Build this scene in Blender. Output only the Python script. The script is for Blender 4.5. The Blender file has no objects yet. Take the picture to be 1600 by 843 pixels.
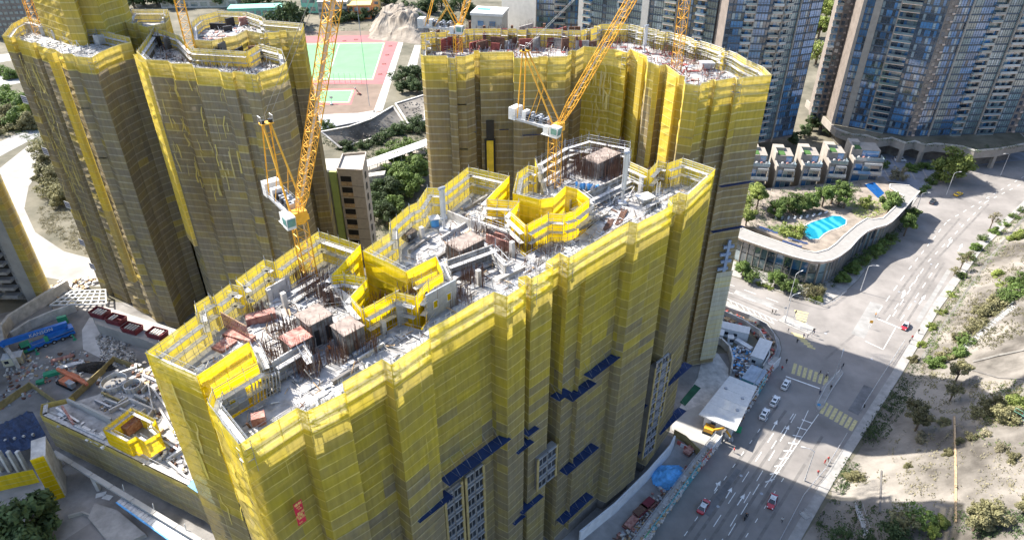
import bpy, math, random
from mathutils import Vector, Matrix
R = math.radians
RND = random.Random(7)
sc = bpy.context.scene
COL = sc.collection

# ---------------------------------------------------------------- camera, sky, sun, exposure
F, CAMH = 1093.0, 135.0
PIT = math.atan2(721, 1093)
CP, SP = math.cos(PIT), math.sin(PIT)
cam = bpy.data.objects.new('camera', bpy.data.cameras.new('camera'))
COL.objects.link(cam)
cam.location = (0, 0, CAMH)
cam.rotation_euler = (R(90) - PIT, 0, 0)
cam.data.sensor_width = 36
cam.data.lens = F / 1600 * 36
cam.data.clip_start, cam.data.clip_end = 1, 5000
sc.camera = cam
SUN_EL, SUN_AZ = R(44.5), math.atan2(-.86, .5)          # azimuth from +Y towards +X
w = bpy.data.worlds.new('World'); sc.world = w; w.use_nodes = True
nt = w.node_tree; bg = nt.nodes['Background']
sky = nt.nodes.new('ShaderNodeTexSky'); sky.sky_type = 'NISHITA'; sky.sun_disc = False
sky.sun_elevation = SUN_EL; sky.sun_rotation = SUN_AZ
sky.air_density = 1.0; sky.dust_density = 1.6; sky.ozone_density = 1.0
nt.links.new(sky.outputs[0], bg.inputs[0]); bg.inputs[1].default_value = 0.125
sl = bpy.data.lights.new('sun', 'SUN'); sl.energy = 4.6; sl.angle = R(.53); sl.color = (1, .94, .85)
so = bpy.data.objects.new('sun', sl); COL.objects.link(so)
sdir = Vector((math.cos(SUN_EL) * math.sin(SUN_AZ), math.cos(SUN_EL) * math.cos(SUN_AZ), math.sin(SUN_EL)))
so.rotation_euler = sdir.to_track_quat('Z', 'Y').to_euler(); so.location = sdir * 400
vs = sc.view_settings; vs.view_transform = 'Standard'; vs.look = 'None'; vs.gamma = 1; vs.exposure = 1.5
vs.use_curve_mapping = False
sc.render.engine = 'CYCLES'
sc.cycles.max_bounces = 7; sc.cycles.transparent_max_bounces = 10
sc.cycles.diffuse_bounces = 3; sc.cycles.glossy_bounces = 3; sc.cycles.transmission_bounces = 4
sc.cycles.caustics_reflective = False; sc.cycles.caustics_refractive = False

# ---------------------------------------------------------------- helpers
def P(x, y, z=0.0):
    "photo pixel -> point on the horizontal plane at height z"
    a = (x - 800) / F; v = (y - 421) / F
    t = (CAMH - z) / (SP + v * CP)
    return Vector((a * t, t * (CP - v * SP), z))
def ray(x, y):
    a = (x - 800) / F; v = (y - 421) / F
    return Vector((a, CP - v * SP, -SP - v * CP))
def onplane(x, y, p, q):
    "photo pixel -> point on the vertical plane through plan points p, q"
    d = ray(x, y); n = Vector((q[1] - p[1], p[0] - q[0], 0)); p3 = Vector((p[0], p[1], 0))
    c = Vector((0, 0, CAMH)); t = n.dot(p3 - c) / n.dot(d)
    return c + d * t
def V(*a): return Vector(a)

class MB:
    def __init__(s): s.v = []; s.f = []; s.m = []; s.a = []
    def face(s, pts, m=0, a=0.0):
        i = len(s.v); s.v += [tuple(p) for p in pts]; s.f.append(tuple(range(i, i + len(pts)))); s.m.append(m); s.a.append(a)
    def hexa(s, b, t, m=0, mt=None):
        i = len(s.v); s.v += [tuple(p) for p in b] + [tuple(p) for p in t]
        s.f += [(i + 3, i + 2, i + 1, i), (i + 4, i + 5, i + 6, i + 7)] + [(i + k, i + (k + 1) % 4, i + 4 + (k + 1) % 4, i + 4 + k) for k in range(4)]
        s.m += [m, m if mt is None else mt] + [m] * 4; s.a += [0.] * 6
    def box(s, x0, y0, z0, x1, y1, z1, m=0, mt=None):
        s.hexa([(x0, y0, z0), (x1, y0, z0), (x1, y1, z0), (x0, y1, z0)], [(x0, y0, z1), (x1, y0, z1), (x1, y1, z1), (x0, y1, z1)], m, mt)
    def rbox(s, c, sx, sy, sz, rz=0, m=0, mt=None):
        "box standing on c, size sx,sy,sz, turned rz"
        cx, cy, cz = c; co, si = math.cos(rz), math.sin(rz)
        q = [(-sx / 2, -sy / 2), (sx / 2, -sy / 2), (sx / 2, sy / 2), (-sx / 2, sy / 2)]
        w = [(cx + a * co - b * si, cy + a * si + b * co) for a, b in q]
        s.hexa([(x, y, cz) for x, y in w], [(x, y, cz + sz) for x, y in w], m, mt)
    def bar(s, p, q, w, h=None, m=0, up=None):
        p, q = Vector(p), Vector(q); d = q - p
        if d.length < 1e-5: return
        h = w if h is None else h
        u = Vector(up) if up else (Vector((0, 0, 1)) if abs(d.normalized().z) < .95 else Vector((1, 0, 0)))
        a = d.cross(u).normalized() * (w / 2); b = a.cross(d).normalized() * (h / 2)
        s.hexa([p - a - b, p + a - b, p + a + b, p - a + b], [q - a - b, q + a - b, q + a + b, q - a + b], m)
    def tube(s, p, q, r, n=5, m=0, r2=None):
        p, q = Vector(p), Vector(q); d = q - p
        if d.length < 1e-5: return
        r2 = r if r2 is None else r2
        u = Vector((0, 0, 1)) if abs(d.normalized().z) < .95 else Vector((1, 0, 0))
        a = d.cross(u).normalized(); b = a.cross(d).normalized(); i = len(s.v)
        for c, rr in ((p, r), (q, r2)):
            for k in range(n):
                t = 2 * math.pi * k / n; s.v.append(tuple(c + (a * math.cos(t) + b * math.sin(t)) * rr))
        for k in range(n):
            s.f.append((i + k, i + (k + 1) % n, i + n + (k + 1) % n, i + n + k)); s.m.append(m); s.a.append(0.)
        s.f.append(tuple(i + n - 1 - k for k in range(n))); s.f.append(tuple(i + n + k for k in range(n))); s.m += [m, m]; s.a += [0., 0.]
    def prism(s, poly, z0, z1, m=0, mt=None):
        n = len(poly); i = len(s.v)
        if area(poly) < 0: poly = poly[::-1]
        s.v += [(p[0], p[1], z0) for p in poly] + [(p[0], p[1], z1) for p in poly]
        for k in range(n):
            s.f.append((i + k, i + (k + 1) % n, i + n + (k + 1) % n, i + n + k)); s.m.append(m); s.a.append(0.)
        s.f.append(tuple(i + n + k for k in range(n))); s.m.append(m if mt is None else mt); s.a.append(0.)
        s.f.append(tuple(i + n - 1 - k for k in range(n))); s.m.append(m); s.a.append(0.)
    def mesh(s, name, mats, smooth=False, attr=None):
        me = bpy.data.meshes.new(name); me.from_pydata(s.v, [], s.f)
        for mm in (mats if isinstance(mats, (list, tuple)) else [mats]): me.materials.append(mm)
        if any(s.m): me.polygons.foreach_set('material_index', s.m)
        if smooth: me.polygons.foreach_set('use_smooth', [True] * len(s.f))
        if attr:
            at = me.attributes.new(attr, 'FLOAT', 'FACE'); at.data.foreach_set('value', s.a)
        me.update(); return me
    def build(s, name, mats, parent=None, smooth=False, attr=None):
        return link(name, s.mesh(name, mats, smooth, attr), parent)

def area(p): return sum(p[i][0] * p[(i + 1) % len(p)][1] - p[(i + 1) % len(p)][0] * p[i][1] for i in range(len(p))) / 2
def link(name, me, parent=None, loc=None, rz=0, scale=None):
    o = bpy.data.objects.new(name, me); COL.objects.link(o)
    if parent is not None: o.parent = parent
    if loc is not None: o.location = loc
    if rz: o.rotation_euler = (0, 0, rz)
    if scale: o.scale = scale if isinstance(scale, (tuple, list)) else (scale,) * 3
    return o
def tag(o, label, cat, group=None, kind=None):
    if label: o['label'] = label
    if cat: o['category'] = cat
    if group: o['group'] = group
    if kind: o['kind'] = kind
    return o
def thing(name, label, cat, loc=(0, 0, 0), rz=0, group=None):
    o = bpy.data.objects.new(name, None); COL.objects.link(o); o.location = loc; o.rotation_euler = (0, 0, rz)
    o.empty_display_size = .3
    return tag(o, label, cat, group)
def struct(o): o['kind'] = 'structure'; return o
def stuff(o): o['kind'] = 'stuff'; return o
def copy_tree(o, parent=None):
    c = o.copy(); COL.objects.link(c); c.parent = parent
    for ch in list(o.children): copy_tree(ch, c)
    return c
def inset(poly, d):
    "move every edge of a polygon inwards by d"
    if area(poly) < 0: poly = poly[::-1]
    n = len(poly); out = []
    for i in range(n):
        a, b, c = Vector(poly[i - 1][:2]), Vector(poly[i][:2]), Vector(poly[(i + 1) % n][:2])
        e1 = (b - a).normalized(); e2 = (c - b).normalized()
        n1 = Vector((-e1.y, e1.x)); n2 = Vector((-e2.y, e2.x)); m = n1 + n2
        k = m.length_squared
        off = m * (2 * d / k) if k > .5 else (n1 * d)
        out.append((b.x + off.x, b.y + off.y))
    return out
def inside(p, poly):
    r = False; n = len(poly)
    for i in range(n):
        a, b = poly[i], poly[i - 1]
        if (a[1] > p[1]) != (b[1] > p[1]) and p[0] < (b[0] - a[0]) * (p[1] - a[1]) / (b[1] - a[1]) + a[0]: r = not r
    return r
def text_mesh(txt, size, m, name='lettering', ext=.01):
    cu = bpy.data.curves.new(name, 'FONT'); cu.body = txt; cu.size = size; cu.extrude = ext; cu.align_x = 'CENTER'; cu.align_y = 'CENTER'; cu.resolution_u = 2
    o = bpy.data.objects.new(name, cu); COL.objects.link(o)
    dg = bpy.context.evaluated_depsgraph_get(); me = bpy.data.meshes.new_from_object(o.evaluated_get(dg))
    bpy.data.objects.remove(o); me.materials.clear(); me.materials.append(m); return me

# ---------------------------------------------------------------- materials
MATS = {}
def mat(name, c, rough=.8, metal=0., var=.2, scale=.6, bump=0., c2=None, spec=.35, obj=False, detail=5., bscale=None, ramp=(.3, .7), rand=0.):
    m = bpy.data.materials.new(name); m.use_nodes = True; t = m.node_tree; N = t.nodes.new; L = t.links.new
    b = t.nodes['Principled BSDF']; b.inputs['Roughness'].default_value = rough; b.inputs['Metallic'].default_value = metal
    b.inputs['Specular IOR Level'].default_value = spec
    if obj: co = N('ShaderNodeTexCoord').outputs['Object']
    else: co = N('ShaderNodeNewGeometry').outputs['Position']
    no = N('ShaderNodeTexNoise'); no.inputs['Scale'].default_value = scale; no.inputs['Detail'].default_value = detail; no.inputs['Roughness'].default_value = .62
    L(co, no.inputs['Vector'])
    rp = N('ShaderNodeValToRGB'); L(no.outputs['Fac'], rp.inputs['Fac'])
    ca = [max(0, x * (1 - var)) for x in c]; cb = list(c2) if c2 else [min(1, x * (1 + var)) for x in c]
    e = rp.color_ramp.elements; e[0].position, e[1].position = ramp; e[0].color = ca + [1]; e[1].color = cb + [1]
    out = rp.outputs['Color']
    if rand:
        oi = N('ShaderNodeObjectInfo'); mr = N('ShaderNodeMapRange'); mr.inputs['To Min'].default_value = 1 - rand; mr.inputs['To Max'].default_value = 1 + rand
        L(oi.outputs['Random'], mr.inputs['Value'])
        mx = N('ShaderNodeMix'); mx.data_type = 'RGBA'; mx.blend_type = 'MULTIPLY'; mx.inputs['Factor'].default_value = 1
        L(out, mx.inputs['A']); L(mr.outputs['Result'], mx.inputs['B']); out = mx.outputs['Result']
    L(out, b.inputs['Base Color'])
    if bump:
        n2 = N('ShaderNodeTexNoise'); n2.inputs['Scale'].default_value = bscale or scale * 4; n2.inputs['Detail'].default_value = 4; L(co, n2.inputs['Vector'])
        bp = N('ShaderNodeBump'); bp.inputs['Strength'].default_value = bump; bp.inputs['Distance'].default_value = .15
        L(n2.outputs['Fac'], bp.inputs['Height']); L(bp.outputs['Normal'], b.inputs['Normal'])
    MATS[name] = m; return m

def net_mat(name, fresh, old, alpha=.86, trans=.5):
    "woven debris net: a diffuse and translucent cloth with see-through mesh; face attribute 'age' runs from fresh to weathered"
    m = bpy.data.materials.new(name); m.use_nodes = True; t = m.node_tree; N = t.nodes.new; L = t.links.new
    t.nodes.remove(t.nodes['Principled BSDF']); out = t.nodes['Material Output']
    at = N('ShaderNodeAttribute'); at.attribute_name = 'age'
    geo = N('ShaderNodeNewGeometry')
    no = N('ShaderNodeTexNoise'); no.inputs['Scale'].default_value = .55; no.inputs['Detail'].default_value = 6; L(geo.outputs['Position'], no.inputs['Vector'])
    mp = N('ShaderNodeMapping'); mp.inputs['Scale'].default_value = (1.6, 1.6, .12); L(geo.outputs['Position'], mp.inputs['Vector'])
    n2 = N('ShaderNodeTexNoise'); n2.inputs['Scale'].default_value = 1.1; n2.inputs['Detail'].default_value = 4; L(mp.outputs['Vector'], n2.inputs['Vector'])
    ad = N('ShaderNodeMath'); ad.operation = 'MULTIPLY_ADD'; ad.inputs[1].default_value = .5; ad.inputs[2].default_value = -.25
    L(no.outputs['Fac'], ad.inputs[0])
    sm = N('ShaderNodeMath'); sm.operation = 'ADD'; sm.use_clamp = True; L(at.outputs['Fac'], sm.inputs[0]); L(ad.outputs[0], sm.inputs[1])
    mx = N('ShaderNodeMix'); mx.data_type = 'RGBA'; L(sm.outputs[0], mx.inputs['Factor'])
    mx.inputs['A'].default_value = (*fresh, 1); mx.inputs['B'].default_value = (*old, 1)
    mr = N('ShaderNodeMapRange'); mr.inputs['From Min'].default_value = .3; mr.inputs['From Max'].default_value = .7; mr.inputs['To Min'].default_value = .84; mr.inputs['To Max'].default_value = 1.1
    L(n2.outputs['Fac'], mr.inputs['Value'])
    ml = N('ShaderNodeMix'); ml.data_type = 'RGBA'; ml.blend_type = 'MULTIPLY'; ml.inputs['Factor'].default_value = 1
    L(mx.outputs['Result'], ml.inputs['A']); L(mr.outputs['Result'], ml.inputs['B'])
    bp = N('ShaderNodeBump'); bp.inputs['Strength'].default_value = .35; bp.inputs['Distance'].default_value = .25; L(no.outputs['Fac'], bp.inputs['Height'])
    d = N('ShaderNodeBsdfDiffuse'); L(ml.outputs['Result'], d.inputs['Color']); L(bp.outputs['Normal'], d.inputs['Normal'])
    tl = N('ShaderNodeBsdfTranslucent'); L(ml.outputs['Result'], tl.inputs['Color'])
    a1 = N('ShaderNodeMixShader'); a1.inputs[0].default_value = trans; L(d.outputs[0], a1.inputs[1]); L(tl.outputs[0], a1.inputs[2])
    tr = N('ShaderNodeBsdfTransparent'); tr.inputs['Color'].default_value = (1, .96, .75, 1)
    a2 = N('ShaderNodeMixShader'); a2.inputs[0].default_value = alpha; L(tr.outputs[0], a2.inputs[1]); L(a1.outputs[0], a2.inputs[2])
    L(a2.outputs[0], out.inputs['Surface']); MATS[name] = m; return m

def glass_mat(name, c, rough=.08, var=.3, scale=.12):
    m = mat(name, c, rough, 0., var, scale, spec=.9, rand=.28); m.node_tree.nodes['Principled BSDF'].inputs['IOR'].default_value = 1.9; return m
M_NET = net_mat('net_main', (.76, .60, .045), (.33, .285, .195), .76, .38)
M_SEAM = net_mat('net_seam_main', (.84, .70, .13), (.48, .43, .30), .97, .3)
M_NETA = net_mat('net_old', (.70, .53, .08), (.335, .288, .21), .92, .28)
M_NETB = net_mat('net_brown', (.70, .53, .07), (.345, .275, .165), .92, .3)
M_SEAMA = net_mat('net_seam_old', (.74, .62, .2), (.47, .42, .32), .97, .2)
M_NETI = net_mat('net_inner', (.86, .64, .01), (.6, .48, .05), .93)
M_CONC = mat('concrete', (.48, .46, .43), .9, var=.3, scale=.5, bump=.3)
M_DECK = mat('deck_concrete', (.35, .34, .33), .9, var=.45, scale=.35, bump=.3)
M_DARKC = mat('dark_concrete', (.16, .15, .14), .9, var=.3, scale=.5)
M_RAW = mat('raw_wall', (.25, .23, .21), .9, var=.5, scale=.8, bump=.3, c2=(.45, .43, .40))
M_GALV = mat('galvanised', (.52, .53, .55), .5, .35, var=.25, scale=1.5)
M_PLANK = mat('plank', (.44, .43, .42), .7, .1, var=.35, scale=1.2)
M_RUST = mat('rusty_bar', (.15, .085, .06), .85, .2, var=.4, scale=2)
M_REDF = mat('red_formwork', (.36, .10, .075), .8, .05, var=.4, scale=1.3, c2=(.50, .30, .25))
M_WOOD = mat('timber', (.42, .30, .18), .85, var=.4, scale=1.3)
M_BLUE = mat('blue_canopy', (.013, .034, .11), .6, var=.3, scale=.6)
M_BLUEL = mat('blue_light_tarp', (.10, .34, .66), .6, var=.35, scale=.8, bump=.8, bscale=1.2)
M_CRANE = mat('crane_yellow', (.74, .38, .04), .45, .1, var=.15, scale=1)
M_WHITE = mat('white_paint', (.58, .58, .57), .5, var=.1, scale=1)
M_GREY = mat('grey_steel', (.34, .36, .39), .5, .3, var=.2, scale=1)
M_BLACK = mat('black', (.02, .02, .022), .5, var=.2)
M_ASPH = mat('asphalt', (.215, .20, .187), .88, var=.28, scale=.09, bump=.15, bscale=6, detail=9)
M_PAVE = mat('pavement', (.29, .28, .265), .9, var=.22, scale=.5, bump=.1)
M_MARK = mat('road_paint', (.72, .72, .70), .7, var=.25, scale=1.2)
M_MARKY = mat('road_paint_yellow', (.46, .40, .20), .7, var=.3, scale=1.5)
M_OCHRE = mat('ochre_sheet', (.30, .24, .11), .85, var=.3, scale=.8, bump=.4)
M_SOIL = mat('soil', (.23, .22, .21), .95, var=.45, scale=.12, bump=.4, bscale=1.2, detail=9)
M_PALEC = mat('pale_concrete', (.36, .35, .33), .9, var=.16, scale=.2, bump=.1)
# ---------------------------------------------------------------- setting: ground, roads, hillside
def sheet(name, poly, z, m, parent=None):
    b = MB(); pts = [(p[0], p[1], z) for p in poly]
    if area(pts) < 0: pts = pts[::-1]
    b.face(pts); return struct(b.build(name, m, parent)) if parent is None else b.build(name, m, parent)
def px(L, z=0): return [P(x, y, z) for x, y in L]
def slab(name, poly, z0, z1, m, parent=None):
    b = MB(); b.prism([(p[0], p[1]) for p in poly], z0, z1, 0); return struct(b.build(name, m, parent)) if parent is None else b.build(name, m, parent)
M_GRASSG = mat('rough_ground', (.10, .10, .065), .95, var=.5, scale=.05, bump=.3, bscale=1, c2=(.20, .18, .135), detail=9)
sheet('ground', [(-2500, -600), (2500, -600), (2500, 3500), (-2500, 3500)], -.02, M_GRASSG)

road = sheet('road', px([(985, 880), (1100, 720), (1180, 620), (1216, 565), (1222, 545), (1218, 528), (1200, 503), (1125, 462), (1060, 440), (1040, 395), (1125, 425), (1250, 466), (1292, 474), (1320, 456), (1340, 438), (1400, 358), (1436, 306), (1462, 285), (1500, 266), (1600, 240), (1750, 215), (1750, 270), (1600, 314), (1530, 378), (1460, 472), (1400, 572), (1290, 742), (1206, 885)]), .004, M_ASPH)
def mark(pts, w, m=M_MARK, z=.014, name='lane_marking'):
    b = MB()
    for p, q in zip(pts[:-1], pts[1:]):
        p, q = Vector(p).to_2d(), Vector(q).to_2d(); d = (q - p).normalized(); n = Vector((-d.y, d.x)) * w / 2
        b.face([(*(p - n), z), (*(q - n), z), (*(q + n), z), (*(p + n), z)][::1])
    return b.build(name, m, road)
def dashes(p, q, dl, gap, w=.16, m=M_MARK):
    p, q = Vector(p), Vector(q); d = q - p; L = d.length; d.normalize(); t = 0
    while t + dl * .5 < L:
        mark([p + d * t, p + d * min(L, t + dl)], w, m); t += dl + gap
# lower road lanes
for a, b_, dl, gp in [((1052, 860), (1208, 640), 1.6, 3.4), ((1090, 860), (1222, 655), 4, 4), ((1118, 860), (1247, 640), 4, 4), ((1165, 838), (1225, 745), 1.4, 3.6), ((1138, 835), (1188, 752), 4, 3), ((1205, 700), (1240, 645), 3.5, 3)]:
    dashes(P(*a), P(*b_), dl, gp)
mark(px([(1195, 760), (1235, 700), (1263, 640)]), .15); mark(px([(1205, 752), (1244, 695), (1279, 646)]), .15)
for k in range(9):
    t = k / 9; a = P(1196 + 64 * t, 752 - 110 * t); c = P(1210 + 66 * t, 747 - 98 * t); mark([a, c], .3)
mark(px([(1228, 587), (1281, 606)]), .4)
for k in range(7):
    a = P(1243 + 8.2 * k, 567 + 3.2 * k); c = P(1253 + 8.2 * k - 14, 583 + 3.0 * k); mark([a, c], .9, M_MARKY, name='crossing_stripe')
for k in range(7):
    a = P(1292 + 7.6 * k, 628 + 4.6 * k); c = P(1283 + 7.6 * k, 645 + 4.4 * k); mark([a, c], .9, M_MARKY, name='crossing_stripe')
for k in range(6):
    a = P(1241 + 1.0 * k, 484 + 4.1 * k); c = P(1263 - 1.0 * k, 489 + 4.0 * k); mark([a, c], .8, M_MARKY, name='crossing_stripe')
for k in range(6):
    a = P(1236 + 5.0 * k, 519 + 4.2 * k); c = P(1254 + 4 * k, 524 + 4.0 * k); mark([a, c], .8, M_MARKY, name='crossing_stripe')
# upper road lanes
for a, b_, dl, gp in [((1372, 487), (1420, 420), 4, 4), ((1395, 493), (1450, 408), 4, 4), ((1407, 500), (1470, 405), 4, 4), ((1420, 420), (1480, 345), 3, 4), ((1450, 408), (1540, 315), 3, 4), ((1480, 345), (1600, 275), 2.5, 4), ((1540, 315), (1620, 275), 2.5, 4), ((1385, 500), (1436, 428), 4, 4)]:
    dashes(P(*a), P(*b_), dl, gp)
mark(px([(1371, 497), (1412, 514)]), .35); mark(px([(1352, 532), (1380, 545), (1400, 510)]), .15)
# cross road lanes
for a, b_, dl, gp in [((1130, 440), (1235, 478), 4, 3.5), ((1128, 452), (1222, 485), 4, 3.5)]: dashes(P(*a), P(*b_), dl, gp)
mark(px([(1127, 462), (1215, 500)]), .15); mark(px([(1127, 468), (1210, 505)]), .15)
for k in range(8): mark(px([(1140 + 9 * k, 467.5 + 4 * k), (1146 + 9 * k, 477 + 3.9 * k)]), .12)
def arrow(x, y, x2, y2, turn=False):
    p, q = P(x, y).to_2d(), P(x2, y2).to_2d(); d = (q - p); L = d.length; d.normalize(); n = Vector((-d.y, d.x)); b = MB(); z = .015
    def f(*c): b.face([(*(p + d * u + n * v), z) for u, v in c])
    f((0, -.11), (L * .62, -.11), (L * .62, .11), (0, .11)); f((L * .6, -.5), (L, 0), (L * .6, .5))
    if turn: f((L * .45, .1), (L * .65, .7), (L * .72, .55), (L * .52, -.05))
    b.build('road_arrow', M_MARK, road)
for a in [(1116, 766, 1126, 750, True), (1134, 777, 1144, 760), (1152, 788, 1164, 770), (1206, 671, 1215, 655), (1225, 679, 1233, 663), (1408, 465, 1414, 452), (1436, 474, 1446, 460), (1480, 385, 1488, 373), (1497, 392, 1504, 380)]: arrow(*a)
# patches of newer asphalt and stains
M_ASPH2 = mat('asphalt_patch', (.14, .14, .143), .9, var=.3, scale=.4, bump=.1)
M_ASPH3 = mat('asphalt_worn', (.25, .245, .235), .9, var=.25, scale=.3, bump=.1)
for L, m_ in [([(1100, 800), (1150, 730), (1158, 734), (1108, 806)], M_ASPH2), ([(1325, 640), (1350, 600), (1366, 606), (1341, 648)], M_ASPH2), ([(1430, 500), (1480, 420), (1486, 423), (1437, 504)], M_ASPH3), ([(1330, 520), (1360, 470), (1380, 476), (1350, 528)], M_ASPH3), ([(1150, 452), (1210, 474), (1205, 480), (1146, 458)], M_ASPH3)]:
    q = sheet('asphalt_patch', px(L), .009, m_, road)
# tyre-worn bands in the lanes
M_WEAR = mat('tyre_wear', (.165, .155, .146), .9, var=.25, scale=.5, detail=8)
for a, b_ in [((1062, 850), (1215, 632)), ((1080, 850), (1228, 640)), ((1105, 850), (1237, 655)), ((1130, 850), (1250, 665)), ((1150, 850), (1262, 668)), ((1180, 850), (1285, 680)), ((1380, 490), (1432, 420)), ((1402, 497), (1458, 410)), ((1418, 500), (1475, 410)), ((1432, 420), (1500, 340)), ((1458, 410), (1545, 318)), ((1290, 560), (1372, 490)), ((1130, 446), (1228, 481)), ((1130, 457), (1218, 492))]:
    mark([P(*a), P(*b_)], .7, M_WEAR, .0075, 'tyre_track')
# manhole covers on the carriageway
_b = MB(); _b.tube((0, 0, .004), (0, 0, .018), .38, 10)
_mh = _b.mesh('manhole_cover', M_GREY)
for x, y in [(1122, 790), (1158, 742), (1190, 770), (1240, 690), (1362, 560), (1290, 520), (1405, 455), (1455, 412), (1430, 470), (1500, 350), (1260, 505), (1545, 310)]:
    link('manhole_cover', _mh, road, P(x, y))
# pavements (raised kerbs)
def pavement(L, m=M_PAVE): 
    poly = px(L); o = slab('pavement', poly, 0, .13, m)
    k = MB(); c = [(p[0], p[1]) for p in poly]; k.prism(c, .0, .10); return o
pavement([(1230, 880), (1206, 884), (1290, 741), (1400, 571), (1460, 471), (1530, 377), (1600, 313), (1640, 292), (1640, 302), (1600, 326), (1536, 388), (1468, 482), (1411, 580), (1305, 748)])
pavement([(1125, 424), (1250, 465), (1292, 473), (1320, 455), (1340, 437), (1400, 357), (1436, 305), (1425, 300), (1390, 340), (1330, 405), (1285, 440), (1255, 445), (1125, 400)])
pavement([(985, 880), (1100, 720), (1180, 620), (1215, 564), (1221, 545), (1217, 529), (1199, 504), (1125, 463), (1060, 441), (1060, 450), (1125, 472), (1190, 508), (1207, 530), (1211, 546), (1206, 560), (1170, 615), (1090, 715), (968, 880)])
island = pavement([(1273, 631), (1284, 604), (1305, 582), (1314, 576), (1318, 582), (1312, 592), (1297, 612), (1288, 634), (1279, 641)])
pavement([(1215, 500), (1226, 492), (1240, 498), (1275, 512), (1264, 522), (1240, 512)])
# ---- hillside on the right: foot line follows the pavement
FOOT = [P(x, y).to_2d() for x, y in [(1110, 1150), (1190, 960), (1232, 880), (1307, 750), (1412, 582), (1470, 483), (1538, 389), (1602, 327), (1700, 270)]]
def foot_at(s):
    for a, b in zip(FOOT[:-1], FOOT[1:]):
        L = (b - a).length
        if s <= L: return a + (b - a) * s / L, (b - a).normalized()
        s -= L
    return FOOT[-1] + (FOOT[-1] - FOOT[-2]).normalized() * s, (FOOT[-1] - FOOT[-2]).normalized()
from mathutils import noise as mn
def hprof(d):
    if d < 0: return 0
    h = min(d, 3) * .25
    if d > 3: h += min(d - 3, 30) * .72
    if d > 33: h += min(d - 33, 4) * .05
    if d > 37: h += min(d - 37, 40) * .5
    if d > 77: h += (d - 77) * .1
    return h
def hill_h(x, y):
    p = Vector((x, y)); best = 1e9; sd = 0
    for a, b in zip(FOOT[:-1], FOOT[1:]):
        e = b - a; t = max(0, min(1, (p - a).dot(e) / e.length_squared)); q = a + e * t; dd = (p - q).length
        if dd < best:
            best = dd; sd = 1 if (e.x * (p.y - a.y) - e.y * (p.x - a.x)) < 0 else -1
    d = best * sd
    if d < 0: return 0.0
    h = hprof(d); k = min(1, d / 8)
    return h + k * (1.1 * mn.noise(Vector((x * .09, y * .09, 0))) + .45 * mn.noise(Vector((x * .33, y * .33, 3))))
def G(x, y):
    "photo pixel -> point on the ground or hillside"
    d = ray(x, y); c = Vector((0, 0, CAMH)); t0 = max(40.0, (CAMH - 50) / -d.z)
    t = t0
    while t < 700:
        p = c + d * t
        if p.z < hill_h(p.x, p.y):
            for _ in range(12):
                m = (t + t0) / 2; p = c + d * m
                if p.z < hill_h(p.x, p.y): t = m
                else: t0 = m
            return c + d * t
        t0 = t; t += 3
    return P(x, y)
def rock_mat():
    m = mat('sprayed_concrete', (.11, .098, .083), .95, var=.4, scale=.05, bump=.8, bscale=.9, c2=(.25, .228, .20), detail=12, ramp=(.38, .62)); return m
M_SHOT = rock_mat()
_b = MB(); xs = list(range(40, 420, 2)); ys = list(range(20, 420, 2)); idx = {}
hv = []; hf = []
for i, x in enumerate(xs):
    for j, y in enumerate(ys):
        idx[i, j] = len(hv); h = hill_h(x, y)
        hv.append((x, y, h if h > 0 else -.6))
for i in range(len(xs) - 1):
    for j in range(len(ys) - 1):
        q = (idx[i, j], idx[i + 1, j], idx[i + 1, j + 1], idx[i, j + 1])
        if max(hv[k][2] for k in q) > 0: hf.append(q)
me = bpy.data.meshes.new('hillside'); me.from_pydata(hv, [], hf); me.materials.append(M_SHOT)
me.polygons.foreach_set('use_smooth', [True] * len(hf)); hillside = struct(link('hillside', me))
# ---- left side: pale curved haul road, older road beyond, site yard
sheet('site_yard', px([(-60, 500), (60, 478), (165, 470), (330, 480), (620, 480), (900, 560), (1060, 560), (1215, 540), (1215, 566), (1100, 722), (960, 900), (-100, 900)]), .002, M_SOIL)
sheet('haul_road', px([(-80, 330), (0, 262), (45, 226), (62, 232), (70, 255), (45, 290), (38, 325), (55, 362), (100, 392), (150, 405), (240, 410), (240, 445), (150, 447), (60, 430), (-20, 395), (-80, 380)]), .003, mat('haul_concrete', (.27, .26, .245), .9, var=.2, scale=.12, bump=.1))
M_ROADL = mat('pale_asphalt', (.26, .255, .25), .9, var=.2, scale=.2)
sheet('side_road', px([(-60, 275), (60, 212), (160, 165), (160, 150), (60, 192), (-60, 250)]), .006, M_ROADL)
sheet('upper_road', px([(-60, 150), (0, 135), (70, 122), (70, 108), (0, 118), (-60, 128)]), .006, M_PALEC)
sheet('far_road', px([(-60, 108), (0, 97), (40, 90), (40, 80), (0, 85), (-60, 95)]), .006, M_PALEC)
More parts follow.
